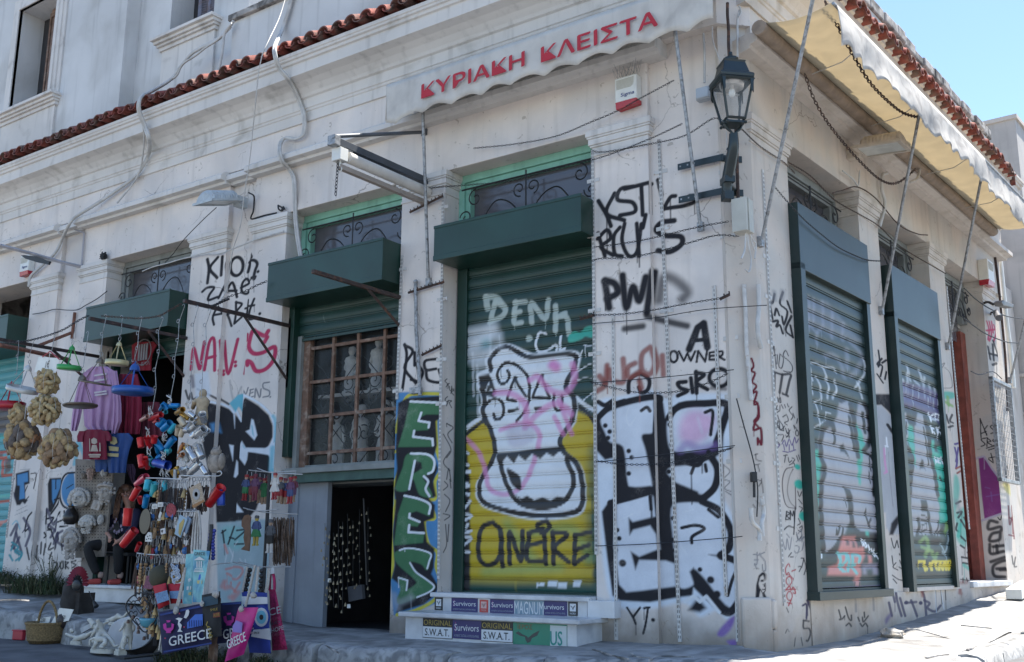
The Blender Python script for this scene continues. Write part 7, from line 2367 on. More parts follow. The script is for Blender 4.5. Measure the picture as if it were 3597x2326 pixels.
b = MB()
for sg in (-1, 1):
 b.ball(fp_(sg * .030, .080, .008), (.012, .006, .006), 8, 6)
 b.tube([fp_(sg * .048, .076, .026), fp_(sg * .03, .085, .031), fp_(sg * .014, .088, .027)], .0035, 4)
b.build('eyes', cm('dark eye', (.03, .02, .018), .3), W_)
b = MB()
b.tube([fp_(x, .088 - abs(x) * .5, -.052 + abs(x) * .35) for x in (-.026, -.013, 0, .013, .026)], [.004, .007, .008, .007, .004], 6)
b.build('lips', cm('lips', (.30, .06, .06), .4), W_)
b = MB()
b.tube([fp_(x, .094 - abs(x) * .5, -.052 + abs(x) * .35) for x in (-.018, -.009, 0, .009, .018)], .0042, 5)
b.build('teeth', cm('teeth', (.6, .58, .54), .3), W_)
hairm = cm('auburn hair', (.075, .032, .018), .5, var=.4, scale=40, col2=(.15, .07, .035), s2=18)
b = MB()
b.ball(fp_(0, -.022, .038), (.098, .098, .092), 16, 10)
rg = random.Random(8)
for i in range(80):
 sg = -1 if i % 5 < 3 else 1
 x0 = sg * rg.uniform(.05, .092)
 L = rg.uniform(.28, .46) if sg < 0 else rg.uniform(.12, .32)
 a = fp_(x0, rg.uniform(-.07, .045), rg.uniform(.0, .08))
 out = -sg * 0
 P = [a]
 for k in range(1, 7):
  t = k / 6
  P.append(fp_(x0 * (1 + .55 * t) + rg.uniform(-.014, .014), rg.uniform(-.05, .05) * (1 - t) + .03 * t, .05 - L * t + rg.uniform(-.01, .01)) )
 b.tube(smooth(P, 3), [.012 * (1 - .55 * q / 18) for q in range(19)], 5)
b.build('hair', hairm, W_)
blou = cm('navy blouse', (.018, .016, .045), .85, var=.2)
JB_ = {k: (np.array(J[k][0]), (np.array(J[k][1]) + .016)) for k in ('pelvis', 'waist', 'chest')}
JB_['top'] = (FL.p(-9.35, 1.335, -.2), .085)
for k in ('shr', 'shl'):
 JB_[k] = (J[k][0], .078)
for k, e, wq in (('mr', 'elr', 'wrr'), ('ml', 'ell', 'wrl')):
 JB_[e] = (J[e][0], .060)
 JB_[k] = (np.array(J[e][0]) * .35 + np.array(J[wq][0]) * .65, .046)
skin('blouse', blou, JB_, seq('pelvis', 'waist', 'chest', 'top') + seq('chest', 'shr', 'elr', 'mr') + seq('chest', 'shl', 'ell', 'ml'), W_)
b = MB()
rg = random.Random(3)
for x, y in ((620, 1070), (705, 1050), (720, 1020), (790, 1110), (700, 1180), (730, 1200), (650, 1140), (590, 1120), (760, 1180), (820, 960), (680, 1110), (560, 1140), (620, 1170), (800, 1160)):
 q = A('Z5', x, y, -.02 if x > 640 else .03)
 for j in range(5):
  a = 2 * math.pi * j / 5 + x
  b.ball(q + np.array([.014 * math.cos(a), -.0, .014 * math.sin(a)]), (.012, .006, .012), 6, 4)
b.build('flower_print', cm('pale flowers', (.34, .27, .36), .85), W_)
tr = cm('black trousers', (.008, .008, .009), .85, var=.2)
kr, kl = FL.p(-9.60, .86, .26), FL.p(-9.10, .86, .10)
JT = dict(p=(FL.p(-9.40, .90, -.28), .15), hr=(FL.p(-9.49, .88, -.2), .105), kr=(kr, .083), mr=(FL.p(-9.51, .62, .2), .068), ar=(FL.p(-9.45, .47, .15), .055),
   hl=(FL.p(-9.28, .88, -.2), .105), kl=(kl, .083), ml=(FL.p(-9.13, .62, .05), .068), al=(FL.p(-9.17, .47, .02), .055))
skin('trousers', tr, JT, seq('p', 'hr', 'kr', 'mr', 'ar') + seq('p', 'hl', 'kl', 'ml', 'al'), W_)
for u, o, d in ((-9.44, .15, (-.35, 1)), (-9.16, .03, (-.1, 1))):
 dv = np.array([d[0], -d[1], 0])
 dv /= np.linalg.norm(dv)
 q = FL.p(u, .33, o)
 JS = dict(heel=(q + np.array([0, 0, .045]) - dv * .06, .042), mid=(q + np.array([0, 0, .042]) + dv * .04, .042), toe=(q + np.array([0, 0, .036]) + dv * .14, .034))
 skin('shoe', cm('coral canvas', (.42, .06, .05), .8), JS, seq('heel', 'mid', 'toe'), W_)
 skin('ankle', cm('tan leg', (.30, .21, .17), .7), dict(a=(q + np.array([0, 0, .08]) - dv * .04, .04), b=(q + np.array([0, 0, .18]) - dv * .045, .045)), [('a', 'b')], W_)
CHR = thing('chair', FL.p(-9.35, .33, -.28), 'black chair under the woman in the doorway', 'chair')
b = MB()
b.box(FL, -9.62, -9.10, .72, .765, -.52, -.06)
b.build('seat', M['black'], CHR, bevel=.01)
for u in (-9.59, -9.13):
 for o in (-.48, -.10):
  b = MB()
  b.tube([FL.p(u, .73, o), FL.p(u, .335, o)], .016, 6)
  b.build('leg', M['black'], CHR)
b = MB()
b.box(FL, -9.6, -9.12, .78, 1.2, -.54, -.51)
b.build('backrest', M['black'], CHR, bevel=.01)
# ---- tin cups
cupc = dict(r=cm('red anodised tin', (.46, .012, .018), .28, .25, var=.08), k=cm('pink red tin', (.50, .06, .11), .3, .25, var=.08), b=cm('sky blue tin', (.0, .17, .42), .28, .25, var=.08), B=cm('royal blue tin', (.01, .05, .32), .28, .25, var=.08),
   t=cm('turquoise tin', (.04, .36, .42), .3, .2, var=.08), g=cm('gold tin', (.42, .24, .05), .3, .6, var=.1), s=cm('silver tin', (.52, .53, .54), .25, .7, var=.1), e=cm('beige tin', (.42, .36, .27), .4, .3, var=.1), c=cm('copper tin', (.36, .15, .06), .35, .5, var=.1),
   o=cm('rose tin', (.46, .25, .22), .3, .4, var=.1), y=cm('yellow tin', (.48, .28, .01), .35, .2, var=.08), w=cm('white tin cup', (.5, .5, .47), .4, .1, var=.08))
def cup(c, bx, by, mx, my, r, col, label, group, off):
 k = mpp(c, bx, by, off)
 B0 = A(c, bx, by, off + random.uniform(-.05, .05))
 T0 = A(c, mx, my, off + random.uniform(-.05, .07))
 d = T0 - B0
 L = max(np.linalg.norm(d), .06)
 ax = d / np.linalg.norm(d)
 R_ = r * k * 1.05
 t = thing('tin_cup', B0, label, 'tin cup', group)
 b = MB()
 b.lathe(B0, [(0, 0), (R_ * .86, 0), (R_ * .9, .004), (R_ * .97, L * .5), (R_, L * .97), (R_ * 1.07, L), (R_ * .98, L), (R_ * .92, L * .5), (R_ * .84, .012), (0, .010)], 16, axis=ax)
 b.build('body', cupc[col], t)
 s = np.cross(ax, [0.1, 1.0, 0.2])
 s /= np.linalg.norm(s)
 b = MB()
 b.tube([B0 + ax * L * (.5 + .3 * math.cos(a)) + s * (R_ * .95 + R_ * .55 * math.sin(a)) for a in np.linspace(0, math.pi, 7)], .004, 4)
 b.build('handle', cupc[col], t)
 return t
CN = dict(r='red', k='pink red', b='sky blue', B='royal blue', t='turquoise', g='gold', s='silver', e='beige', c='copper', o='rose', y='yellow', w='white')
def cups(c, rows, where, off=1.5):
 n = {}
 for r_ in rows:
  n[r_[5]] = n.get(r_[5], 0) + 1
 for r_ in rows:
  lab = '%s tin cup %s' % (CN[r_[5]], where)
  cup(c, *r_[:5], r_[5], lab, ('%s cups %s' % (CN[r_[5]], where)) if n[r_[5]] > 1 else None, off)
cups('CU', [(335, 95, 390, 150, 25, 'b'), (495, 118, 412, 118, 22, 'b'), (318, 155, 345, 115, 15, 'b'), (352, 182, 372, 176, 17, 't')], 'in the topmost bunch under the blue string', 1.45)
cups('CU', [(142, 252, 205, 218, 17, 'o'), (225, 242, 330, 200, 22, 'r'), (262, 270, 300, 250, 15, 'r')], 'in the topmost bunch under the red string')
cups('CU', [(468, 188, 528, 152, 23, 'g'), (578, 238, 512, 188, 22, 'g'), (585, 182, 645, 222, 23, 's'), (598, 246, 612, 240, 19, 'w'), (722, 262, 705, 190, 31, 's'), (545, 300, 500, 235, 28, 'e')], 'in the topmost bunch of gold and silver cups', 1.55)
cups('CU', [(300, 305, 348, 243, 35, 'b'), (343, 335, 412, 278, 33, 'b'), (405, 362, 452, 300, 25, 't')], 'in the second bunch under the blue string', 1.48)
cups('CU', [(545, 355, 592, 288, 26, 's'), (580, 352, 655, 286, 30, 's'), (598, 408, 640, 372, 26, 's'), (648, 398, 725, 328, 33, 's'), (705, 404, 760, 342, 24, 's'), (478, 385, 492, 310, 28, 'e'), (505, 402, 532, 330, 24, 'e')], 'in the second bunch of silver cups', 1.55)
cups('CU', [(148, 502, 136, 415, 31, 'r'), (225, 497, 202, 408, 31, 'r'), (262, 460, 268, 398, 30, 'r')], 'in the second bunch under the red string', 1.52)
cups('CU', [(348, 528, 272, 436, 29, 'b'), (378, 502, 448, 416, 29, 'b'), (300, 548, 288, 488, 22, 'b'), (378, 535, 400, 528, 26, 't')], 'in the third bunch under the blue string', 1.48)
cups('CU', [(492, 555, 535, 468, 20, 'c'), (485, 602, 530, 562, 18, 'c'), (550, 508, 566, 503, 23, 'y'), (565, 632, 528, 542, 31, 'w'), (645, 618, 588, 516, 36, 's'), (705, 592, 662, 492, 37, 's')], 'in the third bunch of silver cups', 1.55)
cups('CU', [(155, 682, 143, 576, 33, 'r'), (205, 690, 180, 600, 26, 'r')], 'in the third bunch under the red string', 1.53)
cups('CU', [(195, 630, 262, 642, 37, 't'), (270, 640, 392, 668, 39, 'B'), (285, 600, 330, 578, 18, 'b')], 'in the fourth bunch under the blue string', 1.5)
cups('CU', [(472, 785, 428, 706, 27, 'g'), (500, 745, 468, 686, 25, 'g'), (578, 742, 684, 648, 37, 's'), (555, 770, 530, 690, 42, 's'), (745, 745, 708, 688, 25, 's')], 'in the lowest bunch of silver cups', 1.56)
cups('Z6', [(85, 755, 180, 590, 46, 'r'), (150, 545, 285, 440, 42, 'k'), (215, 800, 190, 720, 34, 'r')], 'hanging at the left side above the woman in the rack', 1.6)
cups('Z6', [(285, 625, 312, 500, 46, 't'), (368, 695, 400, 528, 46, 't'), (530, 645, 530, 500, 40, 't'), (262, 855, 292, 700, 42, 'b'), (245, 850, 262, 835, 22, 't')], 'hanging right below the top bar of the rack', 1.62)
cups('Z6', [(20, 1110, 45, 870, 62, 'r'), (-35, 1370, 130, 1165, 58, 'r'), (150, 1445, 195, 1345, 30, 'r')], 'at the left side of the rack beside the blouse', 1.65)
cups('Z7', [(230, 655, 360, 470, 52, 'r')], 'with a narrow neck at the right side of the rack', 1.65)
cups('Z7', [(360, 665, 352, 500, 46, 'B')], 'behind the narrow necked red one', 1.55)
b = MB()
rg = random.Random(21)
for (x, y) in ((230, 150), (400, 50), (205, 340), (570, 90), (360, 390), (500, 590), (640, 470), (570, 450), (220, 520), (350, 560), (330, 710), (540, 640), (700, 420), (390, 720)):
 for j in range(5):
  P = [A('CU', x + rg.uniform(-25, 25), y + 45 * t + rg.uniform(-12, 12), 1.6 + rg.uniform(-.04, .04)) for t in (-.4, .2, .7, 1.2)]
  b.tube(smooth(P, 4), .0035, 4)
tag(b.build('twine', M['cable']), 'pale twine tying the bunches of tin cups together', 'twine')
FG = thing('cloth_figurine', A('CU', 700, 140, 1.45), 'beige carved figurine hanging behind the silver cups', 'figurine')
b = MB()
q = A('CU', 705, 120, 1.45)
b.ball(q + np.array([0, 0, .14]), (.045, .045, .055), 10, 8)
b.lathe(q + np.array([0, 0, -.22]), [(.06, 0), (.075, .1), (.06, .2), (.085, .28), (.04, .33)], 12)
b.tube([q + np.array([-.08, -.02, .08]), q + np.array([-.10, -.05, -.02]), q + np.array([-.04, -.08, .05])], .025, 6)
b.build('carving', cm('carved limewood', (.38, .30, .20), .8, var=.2, scale=16), FG)
OG = thing('cloth_figurine', A('Z7', 300, 260, 1.5), 'grey owl figurine on the right end of the rack bar', 'figurine')
b = MB()
q = A('Z7', 300, 310, 1.5)
b.lathe(q, [(.05, 0), (.085, .06), (.08, .14), (.06, .19)], 12)
b.ball(q + np.array([0, -.01, .22]), (.065, .06, .055), 10, 8)
for sg in (-1, 1):
 b.lathe(q + np.array([sg * .045, -.01, .24]), [(.022, 0), (.0, .06)], 6)
 b.ball(q + np.array([sg * .09, 0, .12]), (.03, .05, .09), 8, 6)
b.build('carving', cm('grey driftwood', (.24, .21, .18), .85, var=.3, scale=20), OG)
# ---- key ring rack
RK = thing('souvenir_rack', FL.p(-6.0, -.33, 1.75), 'spinning wire rack crowded with key rings and charms', 'rack')
b = MB()
pc = FL.px(*nat('Z6', 640, 900), 1.62)[0]
b.tube([FL.p(pc, -.34, 1.62), FL.p(pc, 1.66, 1.62)], .022, 8)
b.build('post', M['galv'], RK)
b = MB()
for a in (0, 2.1, 4.2):
 b.tube([FL.p(pc, -.30, 1.62), FL.p(pc + .38 * math.cos(a), -.335, 1.62 + .38 * math.sin(a))], .02, 6)
b.build('foot', M['iron'], RK)
tiers = [('280,460 480,462 760,478', 1.70), ('755,425 940,432 1150,428', 1.64), ('160,1475 330,1495 510,1500', 1.72), ('700,910 960,912', 1.74)]
b = MB()
for s_, o in tiers:
 b.tube(path('Z6', s_, o, n=3), .007, 6)
b.tube(path('Z7', '-40,345 200,345 330,345 365,320 350,292 320,305', 1.64), .006, 6)
b.tube(path('W1', '555,275 720,290 760,285', 1.75, n=2), .006, 6)
b.tube(path('W1', '1060,305 1170,290 1290,280', 1.7, n=2), .006, 6)
b.tube(path('W1', '445,1050 420,1230 395,1390', 1.9, n=2), .012, 6)
b.build('wire_arms', cm('chromed wire', (.5, .5, .5), .3, .6), RK)
brass, wood, leath = cm('brass', (.36, .24, .10), .4, .6, var=.2), cm('beads of olive wood', (.36, .22, .11), .7, var=.3, scale=60), cm('brown leather', (.07, .042, .03), .8, var=.3, scale=40)
def charm(kind):
 t = bpy.data.objects.new('key_ring', None)
 COL.objects.link(t)
 b = MB()
 b.tube([np.array([.014 * math.cos(a), 0, -.014 + .014 * math.sin(a)]) for a in np.linspace(0, 2 * math.pi, 9)], .0025, 4)
 b.tube([(0, 0, -.028), (0, 0, -.08)], .003, 4)
 b.build('ring', M['galv'], t)
 b = MB()
 m_ = brass
 if kind == 0:
  b.lathe((0, 0, -.15), [(.022, 0), (.02, .015), (.014, .05), (.006, .07), (.003, .075)], 10)
 elif kind == 1:
  for j in range(6):
   b.ball((0, 0, -.09 - j * .026), (.012, .012, .013), 8, 5)
  m_ = wood
 elif kind == 2:
  b.lathe((0, .004, -.11), [(0, -.005), (.026, -.004), (.028, 0), (.026, .004), (0, .005)], 14, axis=(0, -1, 0))
  b.ball((0, -.003, -.11), (.012, .006, .012), 8, 5)
  m_ = cm('evil eye blue', (.02, .11, .30), .3)
 elif kind == 3:
  for j in range(5):
   b.tube([(-.012 + j * .006, 0, -.07), (-.014 + j * .007 + random.uniform(-.004, .004), random.uniform(-.01, .01), -.26)], .0035, 4)
  m_ = leath
 elif kind == 4:
  for j in range(6):
   a = 2 * math.pi * j / 6
   b.ball((.018 * math.cos(a), 0, -.12 + .018 * math.sin(a)), (.012, .004, .012), 6, 4)
  m_ = cm('turquoise glaze', (.09, .30, .30), .3)
 elif kind == 5:
  b.wbox((0, 0, -.11), (.045, .003, .055), ry=.2)
  m_ = cm('paper tag', (.52, .52, .50), .8)
 elif kind == 6:
  b.lathe((0, 0, -.17), [(.018, 0), (.018, .08), (.012, .09), (.004, .095)], 8)
  m_ = wood
 elif kind == 7:
  b.wbox((0, 0, -.13), (.035, .008, .08), ry=-.1)
  m_ = cm('red charm', (.28, .03, .05), .5, var=.3, scale=60)
 elif kind == 8:
  for j in range(8):
   b.tube([(random.uniform(-.02, .02), random.uniform(-.02, .02), -.07), (random.uniform(-.025, .025), random.uniform(-.02, .02), -.30)], .003, 4)
  m_ = cm('dark cords', (.045, .04, .042), .8, var=.3, scale=30)
 b.build('charm', m_, t)
 return t
KN = ['brass bell', 'olive wood bead', 'blue evil eye', 'leather strip', 'turquoise flower', 'white tag', 'wooden peg', 'red charm', 'dark cord']
proto = [charm(k) for k in range(9)]
used = set()
rg = random.Random(12)
def rowof(c, x0, y0, x1, y1, n, kinds, where, off, sc=1.0):
 for i in range(n):
  t = (i + .5) / n
  k = kinds[rg.randrange(len(kinds))]
  o = proto[k] if k not in used else copy_tree(proto[k])
  used.add(k)
  o.location = Vector([float(q) for q in A(c, x0 + (x1 - x0) * t + rg.uniform(-6, 6), y0 + (y1 - y0) * t, off + rg.uniform(-.09, .09))])
  s_ = sc * rg.uniform(.85, 1.25)
  o.scale = (s_, s_, s_)
  o.rotation_euler = (rg.uniform(-.1, .1), rg.uniform(-.1, .1), rg.uniform(-.7, .7))
  tag(o, '%s key ring %s' % (KN[k], where), 'key ring', '%s key rings %s' % (KN[k], where))
rowof('Z6', 430, 480, 860, 475, 26, [8, 3, 8, 0, 3, 1], 'on the top bar of the rack', 1.62, 1.35)
rowof('Z6', 860, 450, 1150, 450, 9, [8, 3, 8], 'on the top right arm of the rack', 1.55, 1.3)
rowof('Z6', 330, 800, 660, 790, 20, [0, 1, 4, 5, 0, 3, 2], 'in the second row of the rack', 1.66, 1.2)
rowof('Z6', 700, 880, 960, 880, 16, [1, 3, 8, 7, 5], 'in the second row at the right of the rack', 1.68, 1.2)
rowof('Z6', 330, 1010, 680, 1010, 20, [0, 0, 2, 3, 6, 8], 'in the middle row of the rack', 1.64, 1.2)
rowof('Z6', 300, 1240, 880, 1240, 30, [7, 2, 0, 5, 4, 8, 3, 6], 'in the fourth row of the rack', 1.66, 1.2)
rowof('W1', 120, 160, 740, 180, 32, [1, 6, 0, 2, 3, 1, 8], 'on the lowest ring of the rack', 1.72, 1.25)
rowof('W1', 100, 330, 560, 340, 22, [6, 1, 0, 8, 7, 3], 'hanging below the lowest ring of the rack', 1.70, 1.2)
rowof('W1', 210, 600, 380, 760, 18, [0, 8, 3, 0, 6], 'in the tangle above the heart wind chime', 1.75, 1.2)
rowof('W1', 230, 800, 400, 1000, 14, [0, 6, 0, 8], 'in the tangle beside the heart wind chime', 1.78, 1.2)
def flat(name, c, poly, off, mt, label, cat, th=.012, group=None, marks=()):
 t = thing(name, A(c, *poly[0], off), label, cat, group)
 b = MB()
 P = [A(c, x, y, off) for x, y in poly]
 b.prism(P, [p + np.array([0, th, 0]) for p in P])
 b.build('face', mt, t)
 for m_, ps in marks:
  b = MB()
  for poly2 in ps:
   decal(b, c, poly2, off + .004)
  b.build('print', m_, t)
 return t
ell = lambda cx, cy, rx, ry, n=20, a=0: [(cx + rx * math.cos(2 * math.pi * k / n) * math.cos(a) - ry * math.sin(2 * math.pi * k / n) * math.sin(a), cy + rx * math.cos(2 * math.pi * k / n) * math.sin(a) + ry * math.sin(2 * math.pi * k / n) * math.cos(a)) for k in range(n)]
flat('hand_mirror', 'Z6', ell(265, 1045, 72, 172, 24, .12), 1.78, cm('dark brown lacquer', (.02, .014, .012), .3), 'large dark oval mirror back hanging in the rack', 'mirror')
flat('fan', 'Z6', ell(615, 895, 65, 95), 1.76, cm('red and grey fan', (.22, .03, .04), .7, var=.6, scale=50), 'small round red fan with a grey rim in the rack', 'fan')
flat('pouch', 'Z6', [(860, 600), (1010, 520), (1068, 775), (920, 870)], 1.80, cm('woven pouch', (.34, .27, .20), .9, var=.35, scale=60), 'woven pouch with a carpet pattern in the rack', 'pouch', marks=[(cm('grey medallion', (.30, .30, .30), .9), [ell(958, 680, 50, 78)]), (cm('rust medallion', (.26, .10, .06), .9), [ell(958, 680, 22, 34)]), (cm('pouch border', (.30, .16, .07), .9), [[(900, 830), (1060, 750), (1068, 775), (920, 870)]])])
flat('booklet', 'Z6', [(665, 1215), (735, 955), (840, 1010), (745, 1265)], 1.82, cm('pale blue cover', (.24, .34, .42), .6), 'pale blue booklet with a temple picture clipped on the rack', 'booklet', marks=[(cm('ochre temple', (.34, .26, .09), .7), [[(718, 1205), (730, 1080), (790, 1010), (800, 1040), (740, 1240)]])])
flat('booklet', 'Z6', [(800, 1200), (835, 975), (890, 1015), (825, 1215)], 1.80, cm('slate blue cover', (.18, .24, .32), .6), 'slate blue booklet behind the temple booklet', 'booklet')
flat('ornament', 'Z6', [(270, 1320), (270, 1250), (310, 1190), (350, 1200), (355, 1320)], 1.80, cm('white lace tin', (.52, .52, .50), .7), 'white pierced bell ornament in the rack', 'ornament', marks=[(M['slot'], [ell(300, 1250, 6, 8), ell(330, 1240, 6, 8), ell(315, 1280, 6, 8), ell(340, 1285, 6, 8), ell(285, 1290, 6, 8)])])
flat('photo_card', 'Z6', [(475, 1150), (530, 1135), (540, 1210), (480, 1225)], 1.80, cm('photo card', (.5, .5, .5), .6), 'small white card with a dark squiggle in the rack', 'card', marks=[(M['black'], [[(480, 1170), (510, 1160), (500, 1200), (490, 1195)]])])
for x, y, l in ((395, 845, 'left'), (470, 820, 'right')):
 flat('price_tag', 'Z6', [(x - 32, y - 30), (x + 33, y - 34), (x + 34, y + 28), (x - 32, y + 32)], 1.80, cm('paper tag', (.52, .52, .50), .8), 'small square white price tag, the %s one of a pair in the rack' % l, 'price tag', marks=[(cm('grey ink', (.2, .2, .22), .8), [[(x - 20, y - 8), (x + 20, y - 10), (x + 20, y - 4), (x - 20, y - 2)], [(x - 20, y + 8), (x + 16, y + 6), (x + 16, y + 11), (x - 20, y + 13)]])])
t_ = thing('bag_straps', A('Z6', 970, 1150, 1.85), 'bundle of cream cloth straps hanging down to the blue scarves', 'straps')
b = MB()
for p_ in ('975,900 940,1000 920,1200 905,1450', '985,900 965,1050 955,1250 945,1440', '990,900 1010,1050 1020,1250 1010,1430', '980,900 1000,1000 985,1250 990,1430'):
 b.tube(path('Z6', p_, 1.85), .014, 6, flat=.4)
b.build('strap', cm('cream webbing', (.42, .40, .37), .9, var=.15, scale=40), t_)
wire('bead_string', 'Z7', '255,870 250,1000 230,1120 215,1250', .022, 'thick string of dark blue beads right of the cream straps', 'beads', 1.8, mt='iron')
b = MB()
for s_ in ('255,900 240,1020 222,1160', '285,940 270,1040 275,1200 265,1270'):
 for q in resample(path('Z7', s_, 1.78), .035):
  b.ball(q, .022, 8, 5)
tag(b.build('bead_string', cm('blue beads', (.03, .04, .22), .3)), 'two strings of royal blue beads beside the painted panel', 'beads')
# ---- puppet rack
PR = thing('puppet_rack', A('Z7', 900, 1500, 1.05), 'white wire rack with tiers of folk dolls and bags', 'rack')
b = MB()
for s_, o in (('660,282 900,305 1170,292', 1.1), ('750,262 900,310 1240,328', 1.15), ('600,690 760,725 980,705', 1.15), ('640,708 900,745 1190,760', 1.1), ('490,1275 700,1325 990,1325', 1.2), ('545,1275 850,1335 1110,1328', 1.15)):
 b.tube(path('Z7', s_, o, n=4), .006, 6)
b.build('wire_arms', C_['chromed wire'], PR)
b = MB()
q = A('Z7', 885, 300, 1.05)
b.tube([q, np.array([q[0], q[1], -.30])], .02, 8)
for a in (0, 2.1, 4.2):
 b.tube([np.array([q[0], q[1], -.27]), np.array([q[0] + .33 * math.cos(a), q[1] + .33 * math.sin(a), -.31])], .016, 6)
b.build('post', M['iron'], PR)
def doll(c, cx, top, h, off, cols, label, group=None, skirt=False, lean=0.0):
 """flat painted wooden doll with hat, head, arms, coat or skirt and legs"""
 k = mpp(c, cx, top, off)
 H = h * k
 P = A(c, cx, top, off)
 hat, skinc, coat, skc, leg = cols
 t = thing('folk_doll', P, label, 'doll', group)
 Mr = Matrix.Rotation(lean, 3, 'Y')
 def at(x, z):
  return P + np.array(Mr @ Vector((x * H, 0, -z * H)))
 def pl(name, col, polys, th=.016):
  b = MB()
  for poly in polys:
   A_ = [at(x, z) - np.array([0, th / 2, 0]) for x, z in poly]
   b.prism(A_, [p + np.array([0, th, 0]) for p in A_])
  b.build(name, col, t)
 pl('head', skinc, [[(-.06, .12), (-.065, .17), (-.03, .215), (.03, .215), (.06, .17), (.06, .12), (.03, .10), (-.03, .10)]])
 pl('hat', hat, [[(-.075, .13), (-.07, .05), (-.02, .03), (.05, .04), (.075, .07), (.07, .13)]], .022)
 pl('coat', coat, [[(-.13, .24), (-.03, .21), (.04, .21), (.13, .24), (.12, .50), (-.12, .50)], [(-.13, .24), (-.21, .42), (-.17, .45), (-.09, .32)], [(.13, .24), (.21, .42), (.17, .45), (.09, .32)]], .02)
 if skirt:
  pl('skirt', skc, [[(-.10, .46), (.10, .46), (.21, .68), (.15, .70), (.08, .68), (0, .71), (-.08, .68), (-.15, .70), (-.21, .67)]], .028)
 else:
  pl('breeches', skc, [[(-.12, .48), (.12, .48), (.13, .70), (.02, .72), (0, .60), (-.02, .72), (-.13, .70)]], .022)
 pl('legs', leg, [[(-.11, .69), (-.02, .69), (-.03, .96), (-.14, .97), (-.13, .92), (-.10, .90)], [(.02, .69), (.11, .69), (.10, .90), (.14, .95), (.05, .97)]])
 b = MB()
 b.tube([at(0, .03), at(0, -.10)], .003, 4)
 b.build('loop', M['cable'], t)
 return t
dk_ = dict(r=cm('doll red', (.26, .015, .02), .5), w=cm('doll white', (.50, .48, .45), .7), b=cm('doll blue', (.05, .075, .18), .6), g=cm('doll green', (.03, .17, .06), .6), n=cm('doll wood', (.30, .20, .13), .7, var=.2, scale=30), p=cm('doll purple', (.12, .05, .11), .6), f=cm('doll face', (.42, .25, .18), .6), k=M['black'], d=cm('doll plum', (.16, .03, .05), .6), y=cm('doll yellow', (.36, .27, .05), .6), s=cm('doll slate', (.07, .075, .085), .6))
doll('Z7', 948, 300, 310, 1.24, (dk_['r'], dk_['f'], dk_['w'], dk_['w'], dk_['r']), 'white skirted doll with a red cap in front of the top tier', skirt=True)
doll('Z7', 640, 320, 300, 1.14, (dk_['r'], dk_['f'], dk_['b'], dk_['g'], dk_['r']), 'doll in blue coat and green breeches at the left of the top tier', lean=.08)
doll('Z7', 735, 310, 310, 1.12, (dk_['d'], dk_['d'], dk_['p'], dk_['d'], dk_['d']), 'plum coloured doll second from the left on the top tier')
doll('Z7', 1115, 345, 310, 1.12, (dk_['r'], dk_['d'], dk_['p'], dk_['b'], dk_['r']), 'doll in purple coat and blue breeches at the right of the top tier')
for i, x in enumerate((690, 780, 830, 870, 1010, 1060, 1160)):
 doll('Z7', x, 335 + (i % 3) * 12, 300, 1.0 - .03 * (i % 2), (dk_['rd'[i % 2]], dk_['n'], dk_['dpgrsbd'[i]], dk_['rngdrrp'[i]], dk_['n']), 'dark doll hanging in the second row of the top tier', 'dark dolls in the second row of the top tier', lean=(i - 3) * .03)
doll('Z7', 750, 760, 350, 1.22, (dk_['s'], dk_['y'], dk_['b'], dk_['g'], dk_['y']), 'big wooden doll with grey coat and green skirt on the middle tier', skirt=True)
doll('Z7', 900, 800, 390, 1.16, (dk_['s'], dk_['n'], dk_['s'], dk_['k'], dk_['w']), 'dark grey doll on the middle tier right of the green skirted one')
flat('wooden_figure', 'Z7', [(580, 830), (610, 775), (650, 762), (680, 790), (670, 860), (675, 1000), (660, 1160), (570, 1140), (615, 1100), (600, 1010), (615, 930), (580, 890)], 1.12, cm('raw brown board', (.19, .11, .07), .8, var=.2, scale=12), 'brown cut-out wooden figure at the left of the middle tier', 'figure', .012)
b = MB()
for i in range(46):
 x = 925 + 5.0 * i + rg.uniform(-4, 4)
 y0 = 800 + rg.uniform(-10, 40)
 P = [A('Z7', x + rg.uniform(-6, 6), y0 + (480 if i < 40 else 380) * t + rg.uniform(-8, 8), 1.05 + rg.uniform(-.1, .08)) for t in (0, .33, .66, 1)]
 b.tube(smooth(P, 3), .0055, 4)
tag(b.build('leather_cords', cm('brown cords', (.10, .065, .045), .8, var=.5, scale=40)), 'curtain of brown leather cords at the right of the middle tier', 'leather cords')
# ---- bags
rope = cm('cotton rope', (.38, .36, .33), .9, var=.2, scale=80, bump=.6, bscale=150)
def tote(c, quad, off, mt, label, bulge=.05, group=None, name='tote_bag', cat='tote bag'):
 """quad TL TR BR BL in a view; pillow shaped bag"""
 t = thing(name, A(c, *quad[3], off), label, cat, group)
 n = 14
 Fr, Bk = [], []
 rg = random.Random(int(quad[0][0]))
 for i in range(n + 1):
  s = i / n
  rf, rb = [], []
  for j in range(n + 1):
   q = j / n
   x = (quad[0][0] * (1 - q) + quad[1][0] * q) * (1 - s) + (quad[3][0] * (1 - q) + quad[2][0] * q) * s
   y = (quad[0][1] * (1 - q) + quad[1][1] * q) * (1 - s) + (quad[3][1] * (1 - q) + quad[2][1] * q) * s
   e = (math.sin(math.pi * q) ** .5) * (min(1, s * 1.5 + .15)) * (math.sin(math.pi * min(1, (1 - s) * 3 + .02) / 2))
   w_ = .010 * math.sin(q * 9 + s * 3) * e
   rf.append(A(c, x, y, off + bulge * e + w_))
   rb.append(A(c, x, y, off - bulge * .6 * e))
  Fr.append(rf)
  Bk.append(rb)
 b = MB()
 b.grid(Fr)
 b.grid(Bk)
 b.build('bag', mt, t)
 return t
